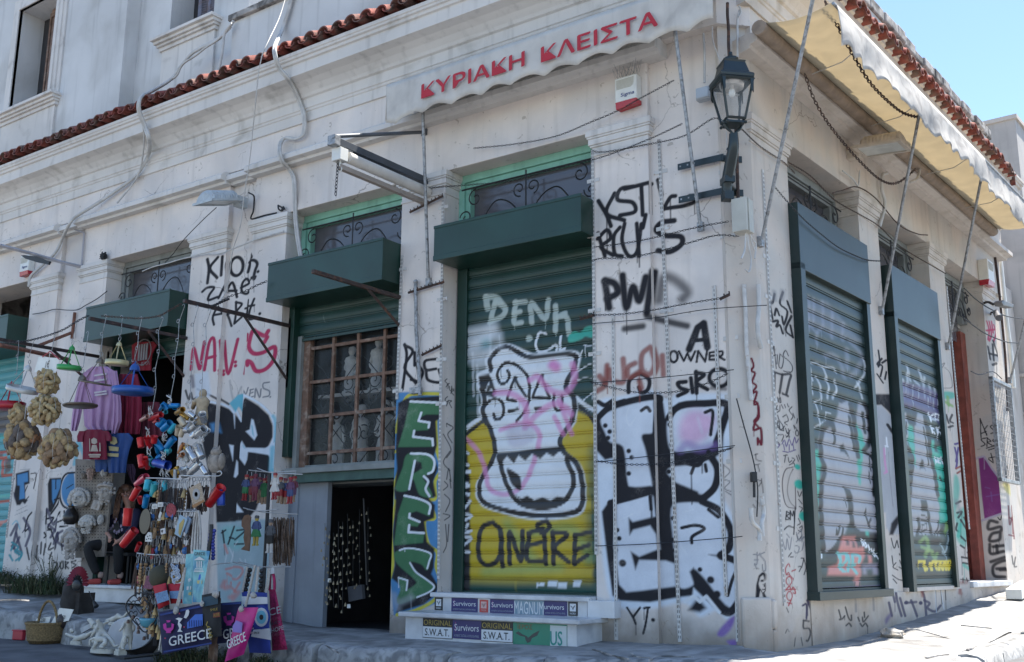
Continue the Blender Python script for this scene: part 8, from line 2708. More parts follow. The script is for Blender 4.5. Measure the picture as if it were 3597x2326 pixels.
def ropes(t, c, lines, off, r=.013):
 b = MB()
 for s_ in lines:
  b.tube(path(c, s_, off), r, 7)
 b.build('rope_handle', rope, t)
def write(t, c, items, off, mt, bold=.02):
 """items: (text, x0,y0, x1,y1, capheight px) baseline in a view"""
 b = MB()
 for tx, x0, y0, x1, y1, h in items:
  a, e = FL.px(*nat(c, x0, y0), off), FL.px(*nat(c, x1, y1), off)
  w_ = math.hypot(e[0] - a[0], e[1] - a[1])
  text_into(b, tx, FL, a[0], a[1], off, h * mpp(c, x0, y0, off), w_, bold=bold, rot=math.atan2(e[1] - a[1], e[0] - a[0]))
 b.build('lettering', mt, t)
def emblem(t, c, polys, off, mt, name='print'):
 b = MB()
 for p in polys:
  decal(b, c, p, off)
 b.build(name, mt, t)
navy_ = cm('navy tote cotton', (.012, .012, .055), .85, var=.15, scale=20)
pk, wht_, lbl = cm('magenta print', (.42, .03, .24), .8), cm('white ink', (.56, .56, .56), .8), cm('mid blue print', (.045, .12, .42), .8)
vase = lambda cx, cy, s: [[(cx - 28 * s, cy - 70 * s), (cx + 28 * s, cy - 70 * s), (cx + 20 * s, cy - 55 * s), (cx + 22 * s, cy - 40 * s), (cx + 70 * s, cy - 20 * s), (cx + 60 * s, cy + 40 * s), (cx + 25 * s, cy + 75 * s), (cx + 35 * s, cy + 90 * s), (cx - 35 * s, cy + 90 * s), (cx - 25 * s, cy + 75 * s), (cx - 60 * s, cy + 40 * s), (cx - 70 * s, cy - 20 * s), (cx - 22 * s, cy - 40 * s), (cx - 20 * s, cy - 55 * s)]]
NT = tote('W1', [(392, 905), (985, 785), (1065, 1310), (435, 1445)], 1.95, navy_, 'navy tote bag reading GREECE with a pink vase at the front')
write(NT, 'W1', [('GREECE', 520, 1340, 1060, 1230, 125)], 2.012, wht_, .035)
emblem(NT, 'W1', vase(512, 1080, 1.0), 2.012, pk)
emblem(NT, 'W1', [[(480, 1040), (545, 1030), (545, 1100), (490, 1110)]], 2.016, navy_)
emblem(NT, 'W1', [[(748, 1040), (850, 935), (945, 930), (945, 1075), (750, 1115)]], 2.010, lbl)
emblem(NT, 'W1', [[(770 + i * 30, 1010), (778 + i * 30, 1008), (780 + i * 30, 1090), (772 + i * 30, 1092)] for i in range(6)], 2.014, cm('dark blue ink', (.015, .03, .14), .8))
emblem(NT, 'W1', [[(735, 880), (765, 872), (775, 900), (765, 945), (735, 985), (705, 975), (725, 930)], [(640, 975), (690, 985), (680, 1000), (650, 1040), (680, 1070), (665, 1130), (690, 1155), (625, 1155), (650, 1110), (630, 1060), (640, 1010), (600, 990)]], 2.012, wht_)
emblem(NT, 'W1', [[(640, 920), (650, 912), (660, 920), (650, 935)], [(700, 1092), (710, 1085), (720, 1092), (710, 1108)], [(455, 1235), (470, 1228), (482, 1235), (468, 1248)]], 2.012, cm('coral hearts', (.42, .05, .10), .8))
emblem(NT, 'W1', [[(405, 930), (960, 812), (962, 835), (408, 952)], [(450, 1400), (1055, 1290), (1056, 1310), (452, 1420)]], 2.004, cm('navy border print', (.02, .04, .17), .8))
ropes(NT, 'W1', ['640,830 660,720 690,560 715,420 725,340', '610,850 640,740 680,560 708,400'], 2.02)
b = MB()
b.ball(A('W1', 610, 880, 2.03), (.032, .028, .042), 10, 7, lump=.15)
b.ball(A('W1', 940, 800, 2.03), (.024, .02, .03), 8, 6, lump=.15)
b.build('knot', rope, NT)
N2 = tote('W1', [(1170, 790), (1440, 770), (1430, 1270), (1130, 1310)], 1.80, navy_, 'second navy tote bag with a pink vase, half hidden behind the pink bag')
emblem(N2, 'W1', vase(1278, 985, 1.0), 1.866, pk)
emblem(N2, 'W1', [[(1245, 945), (1312, 935), (1312, 1005), (1255, 1015)]], 1.870, navy_)
emblem(N2, 'W1', [[(1172, 1118), (1183, 1110), (1196, 1118), (1183, 1135)]], 1.866, cm('coral hearts', (.42, .05, .10), .8))
write(N2, 'W1', [('GREECE', 1210, 1250, 1600, 1170, 125)], 1.866, wht_, .035)
emblem(N2, 'W1', [[(1195, 790), (1430, 775), (1430, 800), (1195, 818)]], 1.85, cm('navy border print', (.02, .04, .17), .8))
BT = tote('W1', [(935, 690), (1170, 640), (1190, 1210), (960, 1240)], 1.98, cm('black tote cotton', (.017, .017, .018), .9, var=.2), 'black tote bag with small yellow words between the navy totes', .03)
write(BT, 'W1', [('SMILE', 1045, 895, 1135, 880, 32), ('ALIVE', 1085, 965, 1160, 950, 36)], 2.025, cm('ochre ink', (.30, .22, .04), .8))
bb = MB()
for i, ch_ in enumerate('LOVE'):
 q = FL.px(*nat('W1', 985 + i * 12, 1070 + i * 52), 2.025)
 text_into(bb, ch_, FL, q[0], q[1], 2.025, .045, .05, bold=.02, rot=-.5)
bb.build('lettering', cm('ochre ink', (.30, .22, .04), .8), BT)
emblem(BT, 'W1', [[(1080, 920), (1165, 905), (1165, 965), (1080, 975)]], 2.018, cm('orange print', (.20, .05, .03), .8))
emblem(BT, 'W1', [[(950, 720), (1140, 680), (1140, 800), (950, 840)]], 2.012, cm('dark teal print', (.02, .05, .075), .8))
b = MB()
b.ball(A('W1', 1115, 680, 2.02), (.042, .034, .036), 10, 7, lump=.2)
b.build('knot', rope, BT)
PT = tote('W1', [(1400, 850), (1655, 845), (1470, 1440), (1225, 1540)], 1.95, cm('magenta satin', (.42, .012, .16), .55, var=.15, scale=12), 'magenta tote bag reading GREECE hanging askew in front')
write(PT, 'W1', [('GREECE', 1265, 1375, 1500, 1265, 120)], 2.012, wht_, .035)
emblem(PT, 'W1', [[(1325, 1090), (1370, 1010), (1450, 1040), (1440, 1170), (1330, 1160)]], 2.012, cm('lilac temple', (.22, .16, .42), .8))
ropes(PT, 'W1', ['1490,830 1540,640 1585,430 1615,310', '1620,640 1640,480 1655,330'], 1.9)
b = MB()
b.ball(A('W1', 1435, 865, 2.0), (.024, .022, .03), 10, 7, lump=.2)
b.ball(A('W1', 1590, 690, 1.9), (.035, .03, .03), 10, 7, lump=.2)
b.build('knot', rope, PT)
eyeb, eyel = cm('deep blue canvas', (.02, .04, .24), .8, var=.1), cm('sky blue canvas', (.15, .42, .52), .8)
EB = tote('W1', [(1440, 640), (1765, 660), (1815, 1430), (1540, 1420)], 1.62, eyeb, 'blue and white bag with a big evil eye')
emblem(EB, 'W1', [[(1440, 705), (1765, 715), (1770, 800), (1445, 810)]], 1.69, wht_)
emblem(EB, 'W1', [[(1590, 1130), (1800, 1110), (1812, 1260), (1560, 1215)]], 1.69, wht_)
for r_, m_, o in ((155, eyeb, 1.694), (120, wht_, 1.698), (85, eyel, 1.702), (34, M['black'], 1.706)):
 emblem(EB, 'W1', [ell(1690, 970, r_ * .72, r_)], o, m_)
write(EB, 'W1', [('Greece', 1555, 1180, 1665, 1180, 40)], 1.700, M['black'])
ropes(EB, 'W1', ['1450,650 1480,500 1515,330', '1745,650 1770,500 1780,345', '1760,655 1785,500 1795,345'], 1.64, .012)
b = MB()
for s_ in ('1490,620 1520,480 1550,340', '1680,640 1690,500 1700,350'):
 for q in resample(path('W1', s_, 1.6), .05):
  b.ball(q, .026, 8, 6)
tag(b.build('bead_string', M['black']), 'black bead strings hanging between the bag ropes', 'beads')
MG = tote('W1', [(1790, 620), (1870, 610), (2025, 1380), (1830, 1395)], 1.45, cm('crimson printed cotton', (.30, .015, .075), .85, var=.45, scale=45), 'long crimson shoulder bag printed with small words ending in HOPE')
b = MB()
b.tube(path('W1', '1795,630 1800,480 1820,345', 1.47), .02, 6, flat=.4)
b.tube(path('W1', '1860,620 1855,480 1825,345', 1.47), .02, 6, flat=.4)
b.build('strap', C_['crimson printed cotton'], MG)
write(MG, 'W1', [('CE', 1790, 955, 1945, 915, 95), ('HOPE', 1822, 1168, 1975, 1125, 55)], 1.515, wht_, .03)
write(MG, 'W1', [('FUN', 1815, 1020, 1925, 990, 38), ('PEAK', 1825, 1120, 1920, 1095, 30), ('DREAM', 1835, 1215, 1985, 1185, 38)], 1.513, cm('rose ink', (.42, .10, .16), .8))
write(MG, 'W1', [('LUCK', 1810, 1070, 1945, 1040, 36)], 1.513, cm('teal ink', (.03, .10, .13), .8))
emblem(MG, 'W1', [[(1795, 345), (1850, 335), (1855, 415), (1800, 425)]], 1.50, wht_)
for i, (qd, nm, o) in enumerate(((([(735, 170), (840, 160), (810, 800), (695, 800)]), 'left', 1.92), (([(830, 110), (1040, 130), (925, 780), (818, 780)]), 'right', 1.96))):
 SC_ = tote('W1', qd, o, cm('sky blue print %s' % nm, [(.09, .28, .36), (.06, .20, .34)][i], .8, var=.15, scale=12, col2=(.22, .46, .48), s2=5), '%s of the two sky blue printed scarves hanging in front of the navy tote' % nm, .012, name='scarf', cat='scarf')
 if i:
  write(SC_, 'W1', [('GRECE', 838, 185, 975, 182, 42)], o + .018, M['black'], .02)
  emblem(SC_, 'W1', [[(835, 245), (905, 200), (975, 245)], [(868, 260), (880, 260), (880, 340), (868, 340)], [(895, 258), (907, 258), (907, 340), (895, 340)], [(922, 258), (934, 258), (934, 340), (922, 340)], [(850, 350), (945, 350), (945, 358), (850, 358)], [(838, 368), (952, 368), (952, 376), (838, 376)], [(835, 385), (958, 385), (958, 395), (835, 395)]], o + .018, wht_)
  emblem(SC_, 'W1', [[(872, 505), (940, 500), (935, 545), (880, 545)]], o + .018, cm('sand print', (.42, .36, .16), .8))
  emblem(SC_, 'W1', [[(905, 425), (915, 425), (930, 495), (888, 495)]], o + .018, lbl)
 else:
  emblem(SC_, 'W1', [[(745, 580), (800, 575), (795, 620), (742, 625)], [(760, 490), (790, 470), (800, 510), (770, 520)]], o + .018, wht_)
  emblem(SC_, 'W1', [[(765, 650), (800, 650), (795, 690), (765, 690)]], o + .018, cm('sand print', (.42, .36, .16), .8))
for i, (qd, nm) in enumerate((([(312, 575), (480, 535), (530, 800), (385, 870)], 'left'), ([(500, 545), (670, 540), (690, 790), (540, 800)], 'right'))):
 CBg = tote('W1', qd, 1.86 - .05 * i, cm('red felt', (.36, .012, .025), .8, var=.1), '%s of the two red bucket bags with blue floral bands' % nm, .07, name='bucket_bag', cat='bag')
 x = qd[0][0]
 emblem(CBg, 'W1', [[(qd[0][0] + 28, qd[0][1] + 95), (qd[1][0] + 12, qd[1][1] + 92), (qd[2][0] - 8, qd[2][1] - 50), (qd[3][0] - 14, qd[3][1] - 70)]], 1.94 - .05 * i, cm('blue floral band', (.13, .22, .36), .85, var=.3, scale=90))
b = MB()
b.tube(path('W1', '560,500 590,450 650,440 690,470 640,520 580,515 560,500', 1.8), .01, 6)
tag(b.build('bangle', brass), 'open brass bangle lying over the red bucket bags', 'bangle')
b = MB()
b.ball(A('W1', 400, 450, 1.78), (.13, .10, .12), 12, 8, lump=.08)
tag(b.build('felt_hat', cm('olive felt', (.06, .055, .035), .95)), 'dark olive felt hat above the left red bucket bag', 'hat')
b = MB()
rg = random.Random(31)
for j in range(7):
 P = [A('W1', 600 + rg.uniform(-60, 60), 330 + 60 * t + rg.uniform(-40, 40), 1.84) for t in range(4)]
 b.tube(smooth(P, 5), .006, 5)
tag(b.build('cord', cm('pale blue cord', (.36, .42, .50), .8)), 'tangle of pale blue cord beside the scarves', 'cord')
flat('purse', 'W1', [(190, 600), (235, 445), (310, 440), (320, 590), (290, 615)], 1.82, cm('plum sequins', (.14, .03, .07), .6, var=.6, scale=70), 'small plum purse under the key ring rack', 'purse')
b = MB()
b.box(FL, *sorted([FL.px(*nat('W1', 1040, 1400), 1.7)[0], FL.px(*nat('W1', 1120, 1400), 1.7)[0]]), -.42, .3, 1.68, 1.72)
tag(b.build('wooden_post', M['brownwood']), 'brown wooden post standing behind the navy tote', 'post')
# ------------------------------------------------------------------ goods standing on the street and on the kerb
wick = cm('wicker', (.20, .135, .06), .85, var=.45, scale=55, bump=.8, bscale=90)
BK = thing('wicker_basket', A('W0', 600, 1300, 1.42), 'round wicker basket with a tall handle and two price cards on the street', 'basket')
q = A('W0', 590, 1295, 1.42)
k = mpp('W0', 590, 1200, 1.42)
b = MB()
R_ = 275 * k
prof = [(0, 0), (R_ * .78, 0), (R_ * .86, .03)]
for i in range(9):
 prof += [(R_ * (.88 + .013 * i), .03 + i * .022), (R_ * (.92 + .013 * i), .041 + i * .022)]
prof += [(R_ * 1.06, .235), (R_ * 1.05, .25), (R_ * .96, .235), (R_ * .84, .05), (0, .03)]
b.lathe(q, prof, 28)
b.build('bowl', wick, BK)
b = MB()
b.tube(smooth([q + np.array([x * R_, y * R_ * .2, z]) for x, y, z in ((-.78, -.3, .22), (-.68, -.2, .36), (-.40, 0, .47), (-.05, .1, .49), (.35, .2, .42), (.62, .2, .30), (.72, .2, .2))], 5), .016, 7)
b.build('handle', wick, BK)
for P_, lab in (([(470, 985), (645, 962), (618, 1050), (435, 1050)], 'white price card at the left in the wicker basket'), ([(755, 852), (935, 872), (870, 1015), (640, 1060)], 'white curled price card at the right in the wicker basket')):
 f = flat('price_card', 'W0', P_, 1.40, M['white'], lab, 'price card', .004)
 b = MB()
 a = FL.px(*nat('W0', P_[2][0] - 110, P_[2][1] - 25), 1.406)
 text_into(b, '2.50', FL, a[0], a[1], 1.406, .045, .11, shear=.2)
 b.build('handwriting', M['black'], f)
b = MB()
b.ball(A('W0', 800, 1020, 1.36), (.09, .08, .10), 10, 7, lump=.1)
tag(b.build('dark_bottle_gourd', cm('dark gourd', (.03, .02, .018), .5)), 'dark round object standing in the wicker basket', 'gourd')
RB = thing('red_box', A('W0', 275, 1250, 1.36), 'small red plastic box beside the wicker basket', 'box')
b = MB()
q = A('W0', 275, 1255, 1.36)
b.wbox(q + np.array([0, 0, .055]), (.20, .14, .11), .1)
b.build('tub', cm('red plastic', (.40, .02, .04), .4), RB, bevel=.01)
b = MB()
b.wbox(q + np.array([0, 0, .115]), (.215, .155, .015), .1)
b.build('rim', C_['red plastic'], RB, bevel=.004)
FN = thing('display_stand', A('W0', 900, 1010, 1.0), 'black draped stand on the kerb carrying an open red fan', 'stand')
b = MB()
P = [A('W0', x, y, 1.0) for x, y in ((760, 860), (820, 680), (1015, 660), (985, 1010), (880, 1000))]
b.prism(P, [p + np.array([0, .22, 0]) for p in P])
b.ball(A('W0', 920, 740, .95), (.17, .13, .30), 12, 9, lump=.10)
b.build('drape', cm('black drape', (.03, .026, .024), .9, var=.4, scale=10), FN)
FA = thing('folding_fan', A('W0', 980, 600, 1.1), 'open dark red folding fan with a black tassel', 'fan')
b = MB()
k = mpp('W0', 980, 560, 1.12)
c0 = A('W0', 985, 545, 1.14)
rows = [[], [], []]
for i in range(33):
 a = math.radians(-8 + 196 * i / 32)
 zz_ = .012 * (1 if i % 2 else -1)
 for j, r in enumerate((115, 170, 235)):
  rows[j].append(c0 + np.array([math.cos(a) * r * k * 1.0, zz_ * (.5 + j * .4), math.sin(a) * r * k * .95]))
b.grid(rows, False)
b.build('leaf', cm('dark red silk', (.17, .012, .03), .7, var=.15), FA, solid=.003)
b = MB()
for i in range(9):
 a = math.radians(-6 + 192 * i / 8)
 b.tube([c0, c0 + np.array([math.cos(a) * 128 * k, -.004, math.sin(a) * 122 * k])], .012, 4, flat=.3)
b.ball(c0 + np.array([0, -.01, -.02]), (.10, .03, .07), 10, 6)
b.build('ribs', M['black'], FA)
b = MB()
b.tube(path('W0', '1130,640 1160,710 1190,770', 1.1), .006, 5)
b.tube(path('W0', '1190,770 1210,810 1222,838', 1.1), [.012, .02, .022, .024, .026, .028, .03, .032, .033, .034, .035][:11], 7)
b.build('tassel', M['black'], FA)
wp = cm('cream alabaster', (.50, .48, .42), .6, var=.12, scale=18)
def statuette(name, base, off, bodies, label, oval=True):
 c = 'Z8'
 bx, by, rx, h = base
 k = mpp(c, bx, by, off)
 P = A(c, bx, by, off)
 t = thing('statuette', P, label, 'statuette')
 b = MB()
 if oval:
  n = 24
  for z0, z1, s in ((0, h * k, 1.0), (h * k, h * k + .012, .95)):
   A_ = [P + np.array([math.cos(2 * math.pi * i / n) * rx * k * s, math.sin(2 * math.pi * i / n) * rx * k * .5 * s, z0]) for i in range(n)]
   b.prism([p + np.array([0, 0, z1 - z0]) for p in A_], A_)
 else:
  b.wbox(P + np.array([0, 0, h * k / 2]), (rx * 2 * k, rx * 1.5 * k, h * k), -.25)
  b.wbox(P + np.array([0, 0, h * k + .012]), (rx * 1.7 * k, rx * 1.2 * k, .026), -.25)
 b.build('base', wp, t, bevel=.004)
 for js, es in bodies:
  skin('figure', wp, {n_: (A(c, x, y, off + d), r * k) for n_, (x, y, d, r) in js.items()}, es, t)
 return t
def body(**kw):
 J_ = kw
 E = []
 for ch_ in ('pel wai che nec hea top', 'che sl el wl', 'che sr er wr', 'pel hl kl al tl', 'pel hr kr ar tr'):
  s_ = [q for q in ch_.split() if q in J_]
  E += seq(*s_)
 return J_, E
statuette('b', (620, 1395, 275, 55), 1.78, [
 body(pel=(600, 1090, 0, 62), wai=(590, 1030, 0, 52), che=(585, 960, .02, 62), nec=(560, 915, .04, 26), hea=(545, 890, .05, 38), top=(540, 865, .05, 28), sl=(540, 985, .05, 30), el=(500, 1060, .08, 24), wl=(440, 1150, .08, 19),
   sr=(640, 950, -.03, 30), er=(680, 920, -.04, 26), wr=(730, 900, -.03, 20), hl=(560, 1130, .05, 50), kl=(520, 1250, .10, 40), al=(490, 1310, .1, 26), tl=(450, 1310, .12, 20), hr=(680, 1120, -.03, 48), kr=(760, 1200, 0, 38), ar=(815, 1290, 0, 24), tr=(870, 1280, .02, 20)),
 body(pel=(700, 1200, .04, 52), wai=(640, 1180, .06, 46), che=(560, 1180, .08, 52), nec=(510, 1200, .09, 26), hea=(480, 1215, .1, 34), top=(462, 1225, .1, 24), sl=(500, 1170, .1, 28), el=(430, 1190, .1, 24), wl=(425, 1290, .1, 20), hl=(660, 1250, .08, 40), kl=(580, 1310, .1, 34), al=(640, 1300, .1, 24))],
 'cream statuette of two wrestling figures on a grey oval base')
statuette('c', (900, 1430, 98, 60), 1.80, [
 body(pel=(1020, 1080, 0, 66), wai=(1010, 1010, 0, 58), che=(1020, 940, 0, 66), nec=(1060, 880, 0, 26), hea=(1095, 830, .02, 42), top=(1120, 800, .02, 32), sl=(960, 920, .04, 32), el=(930, 1010, .08, 26), wl=(880, 1060, .1, 20), sr=(1085, 950, -.04, 32), er=(1120, 1000, -.05, 28), wr=(1090, 1080, -.05, 22),
   hl=(980, 1150, .03, 48), kl=(940, 1230, .06, 36), al=(900, 1310, .06, 24), tl=(860, 1330, .08, 20), hr=(1060, 1150, -.02, 50), kr=(1050, 1240, -.02, 38), ar=(1065, 1320, -.02, 26), tr=(1040, 1345, 0, 20)),
 body(pel=(960, 1270, .05, 42), wai=(965, 1230, .05, 36), che=(970, 1190, .05, 40), hea=(985, 1140, .05, 28), top=(985, 1125, .05, 20), hl=(930, 1310, .07, 28), kl=(960, 1340, .07, 22))],
 'cream standing statuette with a small kneeling figure on a square base', False)
statuette('a', (210, 1265, 135, 40), 1.62, [
 body(pel=(330, 1140, 0, 56), wai=(280, 1160, 0, 46), che=(230, 1190, 0, 50), hea=(180, 1200, .02, 34), top=(160, 1205, .02, 24), hl=(400, 1120, 0, 38), kl=(440, 1080, .02, 30), al=(500, 1060, .02, 22), sl=(200, 1150, .02, 26), el=(120, 1130, .03, 24), wl=(45, 1095, .03, 22)),
 body(pel=(160, 1080, -.05, 36), wai=(150, 1055, -.05, 34), che=(140, 1040, -.05, 34), hea=(120, 1020, -.05, 20))], 'pale reclining statuette on a white oval base at the left')
statuette('d', (560, 1050, 120, 30), 1.5, [
 body(pel=(480, 950, 0, 52), wai=(460, 915, 0, 44), che=(440, 890, 0, 44), hea=(395, 870, 0, 26), hl=(520, 1000, 0, 36), kl=(560, 1020, 0, 28))], 'small cream statuette standing behind the wrestling pair')
statuette('e', (820, 960, 160, 34), 1.38, [
 body(pel=(800, 860, 0, 44), wai=(850, 835, 0, 38), che=(890, 820, 0, 40), hea=(860, 795, 0, 24), hl=(740, 880, 0, 34), kl=(680, 890, 0, 28), sl=(930, 850, 0, 26), el=(980, 810, 0, 24), wl=(1040, 740, 0, 22), top=(850, 790, 0, 20))], 'long cream statuette with a raised arm at the back of the group')
flat('slab', 'Z8', [(275, 1010), (440, 930), (450, 1000), (290, 1090)], 1.52, cm('pale slab', (.40, .41, .42), .6), 'pale marble tablet leaning behind the statuettes', 'tablet', .03)
RM = thing('round_tray', A('Z8', 1080, 1300, 1.55), 'big round pale tray leaning behind the statuettes', 'tray')
b = MB()
P = [A('Z8', x, y, 1.58 - .0006 * (y - 1340) * 1.0 * 0) for x, y in ell(1050, 1090, 350, 262, 28, -.15)]
b.prism(P, [p + np.array([0, .03, 0]) for p in P])
b.build('plate', cm('pale blue glaze', (.40, .43, .47), .25, var=.1), RM, bevel=.006)
b = MB()
b.ball(A('Z8', 1230, 1180, 1.40), (.30, .14, .20), 14, 8)
b.build('bowl', cm('dark bowl', (.035, .03, .028), .5), RM)
HCm = thing('heart_wind_chime', A('Z8', 1210, 640, 1.86), 'black iron wind chime of small hearts in a ring', 'wind chime')
b = MB()
hm = lambda cx, cy, s: smooth([A('Z8', cx + s * x, cy + s * y, 1.86) for x, y in ((0, -.35), (.3, -.75), (.75, -.7), (.85, -.2), (.5, .35), (0, .95), (-.5, .35), (-.85, -.2), (-.75, -.7), (-.3, -.75))], 4, True)
for cx, cy, s in ((1195, 510, 72), (1072, 640, 72), (1105, 800, 70), (1190, 900, 58), (1230, 670, 120), (1330, 540, 80)):
 b.tube(hm(cx, cy, s), .006, 4, closed=True)
b.tube(smooth([A('Z8', x, y, 1.86) for x, y in ((1440, 455), (1260, 450), (1120, 490), (1020, 580), (990, 690), (1060, 830), (1180, 970), (1290, 1070), (1420, 930), (1480, 820))], 5), .008, 5)
b.build('frame', M['iron'], HCm)
b = MB()
for cx, cy in ((1200, 530), (1075, 660), (1105, 815), (1025, 890), (1185, 1050), (1275, 1150), (1238, 720), (1190, 985)):
 q = A('Z8', cx, cy, 1.86)
 b.lathe(q - np.array([0, 0, .03]), [(.018, 0), (.016, .03), (.006, .04)], 8)
b.build('bells', cm('dark copper', (.12, .07, .05), .5, .4), HCm)
CPB = thing('glass_bowl', A('Z8', 1330, 950, 1.84), 'small turquoise bowl hanging below the heart wind chime', 'bowl')
b = MB()
b.lathe(A('Z8', 1335, 1000, 1.84), [(.03, 0), (.075, .02), (.095, .075), (.098, .10), (.085, .08), (0, .03)], 18)
b.build('bowl', cm('turquoise glass', (.10, .30, .38), .2), CPB)
# ---- weeds at the foot of the walls
leafm = [cm('dry grass', (.085, .085, .045), .9, var=.4, scale=30), cm('dusty green', (.035, .055, .022), .9, var=.4, scale=30)]
def weeds(u0, u1, off0, off1, z, h, n, label, seed, dark=False):
 rg = random.Random(seed)
 t = thing('weed_clump', FL.p((u0 + u1) / 2, z, off0), label, 'weeds')
 bs = [MB(), MB()]
 for i in range(n):
  u, o = rg.uniform(u0, u1), rg.uniform(off0, off1)
  e = math.sin(math.pi * (u - u0) / (u1 - u0)) ** .6
  L = h * rg.uniform(.3, 1.0) * (.35 + .65 * e)
  p = FL.p(u, z, o)
  d = np.array([rg.uniform(-.5, .5), rg.uniform(-.4, .3), 1.0])
  b = bs[1 if rg.random() < .6 else 0]
  w_ = rg.uniform(.004, .010)
  s = np.array([math.cos(i), math.sin(i), 0]) * w_
  m_ = p + d * L * .6
  tp = m_ + (d * .3 + np.array([rg.uniform(-.5, .5), rg.uniform(-.5, .5), -.1])) * L * .6
  b.add([p - s, p + s, m_ + s * .8, m_ - s * .8, tp], [(0, 1, 2, 3), (3, 2, 4)])
  for j in range(3):
   c = p + d * L * rg.uniform(.3, .9) + np.array([rg.uniform(-.03, .03), rg.uniform(-.03, .03), 0])
   a, r_ = rg.uniform(0, 6), rg.uniform(.008, .022)
   v = np.array([math.cos(a), math.sin(a), rg.uniform(-.5, .5)]) * r_
   x = np.array([-math.sin(a), math.cos(a), rg.uniform(-.3, .3)]) * r_ * .5
   b.add([c - v, c + x, c + v, c - x], [(0, 1, 2, 3)])
 bs[0].build('stems', leafm[0], t)
 bs[1].build('leaves', leafm[1], t)
 return t
weeds(-12.6, -11.5, .02, .35, .30, .34, 420, 'dusty grass clump at the foot of the left pier', 1)
weeds(-11.3, -10.15, .02, .45, .18, .46, 620, 'big dusty weed clump left of the marble doorstep', 2)
weeds(-10.85, -10.6, .02, .12, .25, .85, 40, 'single tall weed stem growing up the left pier', 3)
weeds(-5.9, -4.9, 1.40, 1.75, -.38, .26, 520, 'dark weed clump growing against the kerb below the crimson bag', 4)
weeds(-4.6, -4.3, 1.42, 1.6, -.38, .22, 130, 'small leafy weed in the gutter below the dark doorway', 5)
# ---- shelves, statues and bells inside the shop
b = MB()
b.box(FL, -5.85, -4.22, 2.70, 2.745, -.80, -.42)
b.build('shelf', M['whitemetal'], BLD)
b = MB()
b.box(FL, -5.88, -4.22, 1.6, 1.82, -.9, -.36)
b.build('shelf', M['greywood'], BLD)
stw = cm('dusty white plaster', (.62, .61, .57), .7, var=.12, scale=14)
def bust(u, z, off, h, label, arms, grp=None):
 t = thing('plaster_statue', FL.p(u, z, off), label, 'statue', grp)
 p = lambda x, q, o=0: FL.p(u + x * h, z + q * h, off + o * h)
 b = MB()
 b.lathe(p(0, 0), [(.17 * h, 0), (.17 * h, .05 * h), (.13 * h, .06 * h), (.14 * h, .25 * h), (.11 * h, .42 * h), (.10 * h, .52 * h), (.145 * h, .68 * h), (.12 * h, .75 * h), (.045 * h, .79 * h), (.042 * h, .82 * h)], 14)
 for j in range(7):
  a = j * .9
  b.tube([p(.14 * math.cos(a), .06, .1 * math.sin(a)), p(.11 * math.cos(a + .3), .3, .1 * math.sin(a)), p(.08 * math.cos(a + .5), .5, .08 * math.sin(a))], .016 * h, 5)
 b.ball(p(0, .89), (.07 * h, .07 * h, .09 * h), 12, 8)
 b.ball(p(0, .93, -.02), (.08 * h, .08 * h, .07 * h), 12, 8, lump=.08)
 for P in arms:
  b.tube(smooth([p(*q) for q in P], 4), .032 * h, 6)
 b.build('cast', stw, t)
bust(-5.42, 2.745, -.56, .62, 'draped white statue on the upper shelf behind the left lattice panes', [[(.13, .68), (.18, .5), (.08, .42)], [(-.13, .68), (-.17, .55), (-.05, .48)]])
bust(-4.98, 2.745, -.58, .70, 'tall draped white statue in the middle of the upper shelf', [[(.13, .68), (.2, .55), (.1, .42)], [(-.13, .68), (-.18, .5), (-.1, .4)]])
bust(-4.52, 2.745, -.56, .52, 'small seated white statue at the right of the upper shelf', [[(.13, .6), (.2, .35), (.05, .25)]])
bust(-5.6, 1.82, -.54, .70, 'draped white statue at the left behind the lower lattice panes', [[(.13, .68), (.17, .5), (.12, .38)]])
bust(-5.2, 1.82, -.54, .78, 'white torso statue second from the left behind the lower panes', [[(-.13, .68), (-.19, .55), (-.15, .4)]])
bust(-4.78, 1.82, -.54, .80, 'white statue with a raised arm behind the lower panes', [[(.13, .7), (.24, .72), (.12, .95)], [(-.13, .68), (-.2, .5), (-.08, .45)]])
bust(-4.42, 1.82, -.58, .66, 'partly hidden white statue at the right end of the lower panes', [[(.13, .68), (.17, .5), (.12, .38)]])
def bellstring(x, y0, y1, off, label, grp):
 P0, P1 = A('Q5', x, y0, off), A('Q5', x, y1, off)
 t = thing('bell_string', P0, label, 'bells', grp)
 b = MB()
 b.tube([P0, P1], .003, 4)
 b.build('cord', M['black'], t)
 n = max(3, int(np.linalg.norm(P1 - P0) / .085))
 first = None
 for i in range(n):
  q = P0 + (P1 - P0) * (i + .6) / n + np.array([random.uniform(-.035, .035), random.uniform(-.04, .04), 0])
  if first is None:
   b = MB()
   b.lathe((0, 0, -.05), [(.021, 0), (.018, .012), (.013, .04), (.005, .052), (.002, .06)], 9)
   first = b.build('bell', cm('bright brass', (.34, .26, .15), .35, .6, var=.1))
   o = first
  else:
   o = first.copy()
   COL.objects.link(o)
  o.parent = t
  s_ = random.uniform(.45, .8)
  o.scale = (s_, s_, s_)
  o.location = Vector([float(v) for v in (q - P0)])
for x in (320, 340, 360, 382, 402):
 bellstring(x, 905 + random.uniform(-20, 40), 1330 + random.uniform(-60, 30), -.10, 'string of small brass bells at the left side of the dark doorway', 'brass bell strings at the left of the doorway')
for x in (425, 450, 480, 520):
 bellstring(x, 800 + random.uniform(-20, 90), 1150 + random.uniform(-60, 150), -.5, 'string of small brass bells deeper inside the dark doorway', 'brass bell strings deeper in the doorway')
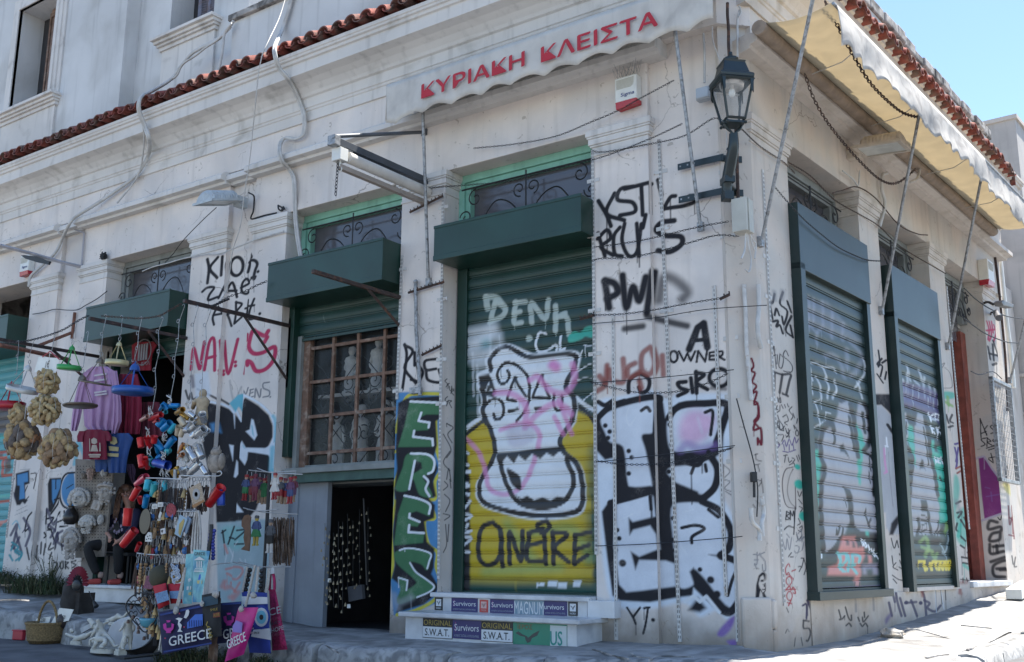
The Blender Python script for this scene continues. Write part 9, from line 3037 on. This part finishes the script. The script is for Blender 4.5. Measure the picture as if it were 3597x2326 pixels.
for x, y, lab in ((340, 1160, 'left'), (430, 1280, 'lower')):
 flat('price_tag', 'Q5', [(x - 7, y - 9), (x + 7, y - 9), (x + 8, y + 9), (x - 8, y + 9)], -.08, M['white'], 'small white price tag, the %s one in the dark doorway' % lab, 'price tag', .004)
b = MB()
b.tube(path('Q5', '500,780 515,1180', -.35), .012, 5)
tag(b.build('cloth_strip', cm('dark cloth strip', (.06, .055, .05), .9)), 'dim cloth strips hanging in the middle of the dark doorway', 'cloth')
flat('paper_bag', 'Q5', [(425, 1190), (490, 1180), (495, 1245), (430, 1260)], -.7, cm('dim paper', (.16, .16, .17), .9), 'dim grey paper bag low inside the dark doorway', 'paper bag', .05)
# ---- far end of the side street
FB = Frame(FR.p(11.5, 0), FR.n)
cq = FB.px(*nat('Q3', 1150, 552))
NB = thing('neighbour_building', FR.p(14, .6, 0), 'plain grey plaster building beyond the end of the side street front', 'building')
b = MB()
b.box(FR, 11.5, 24, -.2, cq[1], -6, cq[0])
b.build('wall', mat('grey stucco', (.47, .445, .42), .9, var=.12, scale=.8, col2=(.38, .36, .34), s2=1.2, f2=.55, streak=.4), NB)
b = MB()
b.box(FR, 11.46, 24.1, cq[1], cq[1] + .08, -6, cq[0] + .04)
for z in (4.0, 3.3):
 b.box(FR, 11.47, 11.5, z, z + .06, -6, cq[0])
b.build('coping', M['trim_r'], NB)
b = MB()
b.box(FR, 9.25, 11.45, -.2, 5.6, -3, -.35)
tag(b.build('linking_wall', M['trim_r']), 'low plain wall linking the corner building to its grey neighbour', 'wall')
q = FR.px(*nat('R6', 1380, 790), .35)
b = MB()
P0, P1 = A('R6', 1345, 790, .45, FR), A('R6', 1500, 700, .35, FR)
d = (P1 - P0) / np.linalg.norm(P1 - P0)
up_ = np.array([0, 0, .13])
sd_ = np.cross(d, [0, 0, 1]) * .10
b.hexa([P0 - sd_ - up_, P1 - sd_ - up_, P1 + sd_ - up_, P0 + sd_ - up_, P0 - sd_, P1 - sd_, P1 + sd_, P0 + sd_])
tag(b.build('metal_channel', M['white'], bevel=.006), 'white metal box section lying at the far end of the pavement', 'metal profile')
b = MB()
g = ground(*nat('R6', 105, 1300), -.06)
b.ball(g + np.array([0, 0, .045]), (.13, .09, .065), 9, 6, lump=.22, smooth=False)
tag(b.build('loose_stone', M['stone']), 'loose rough stone on the pavement below the second side shutter', 'stone')
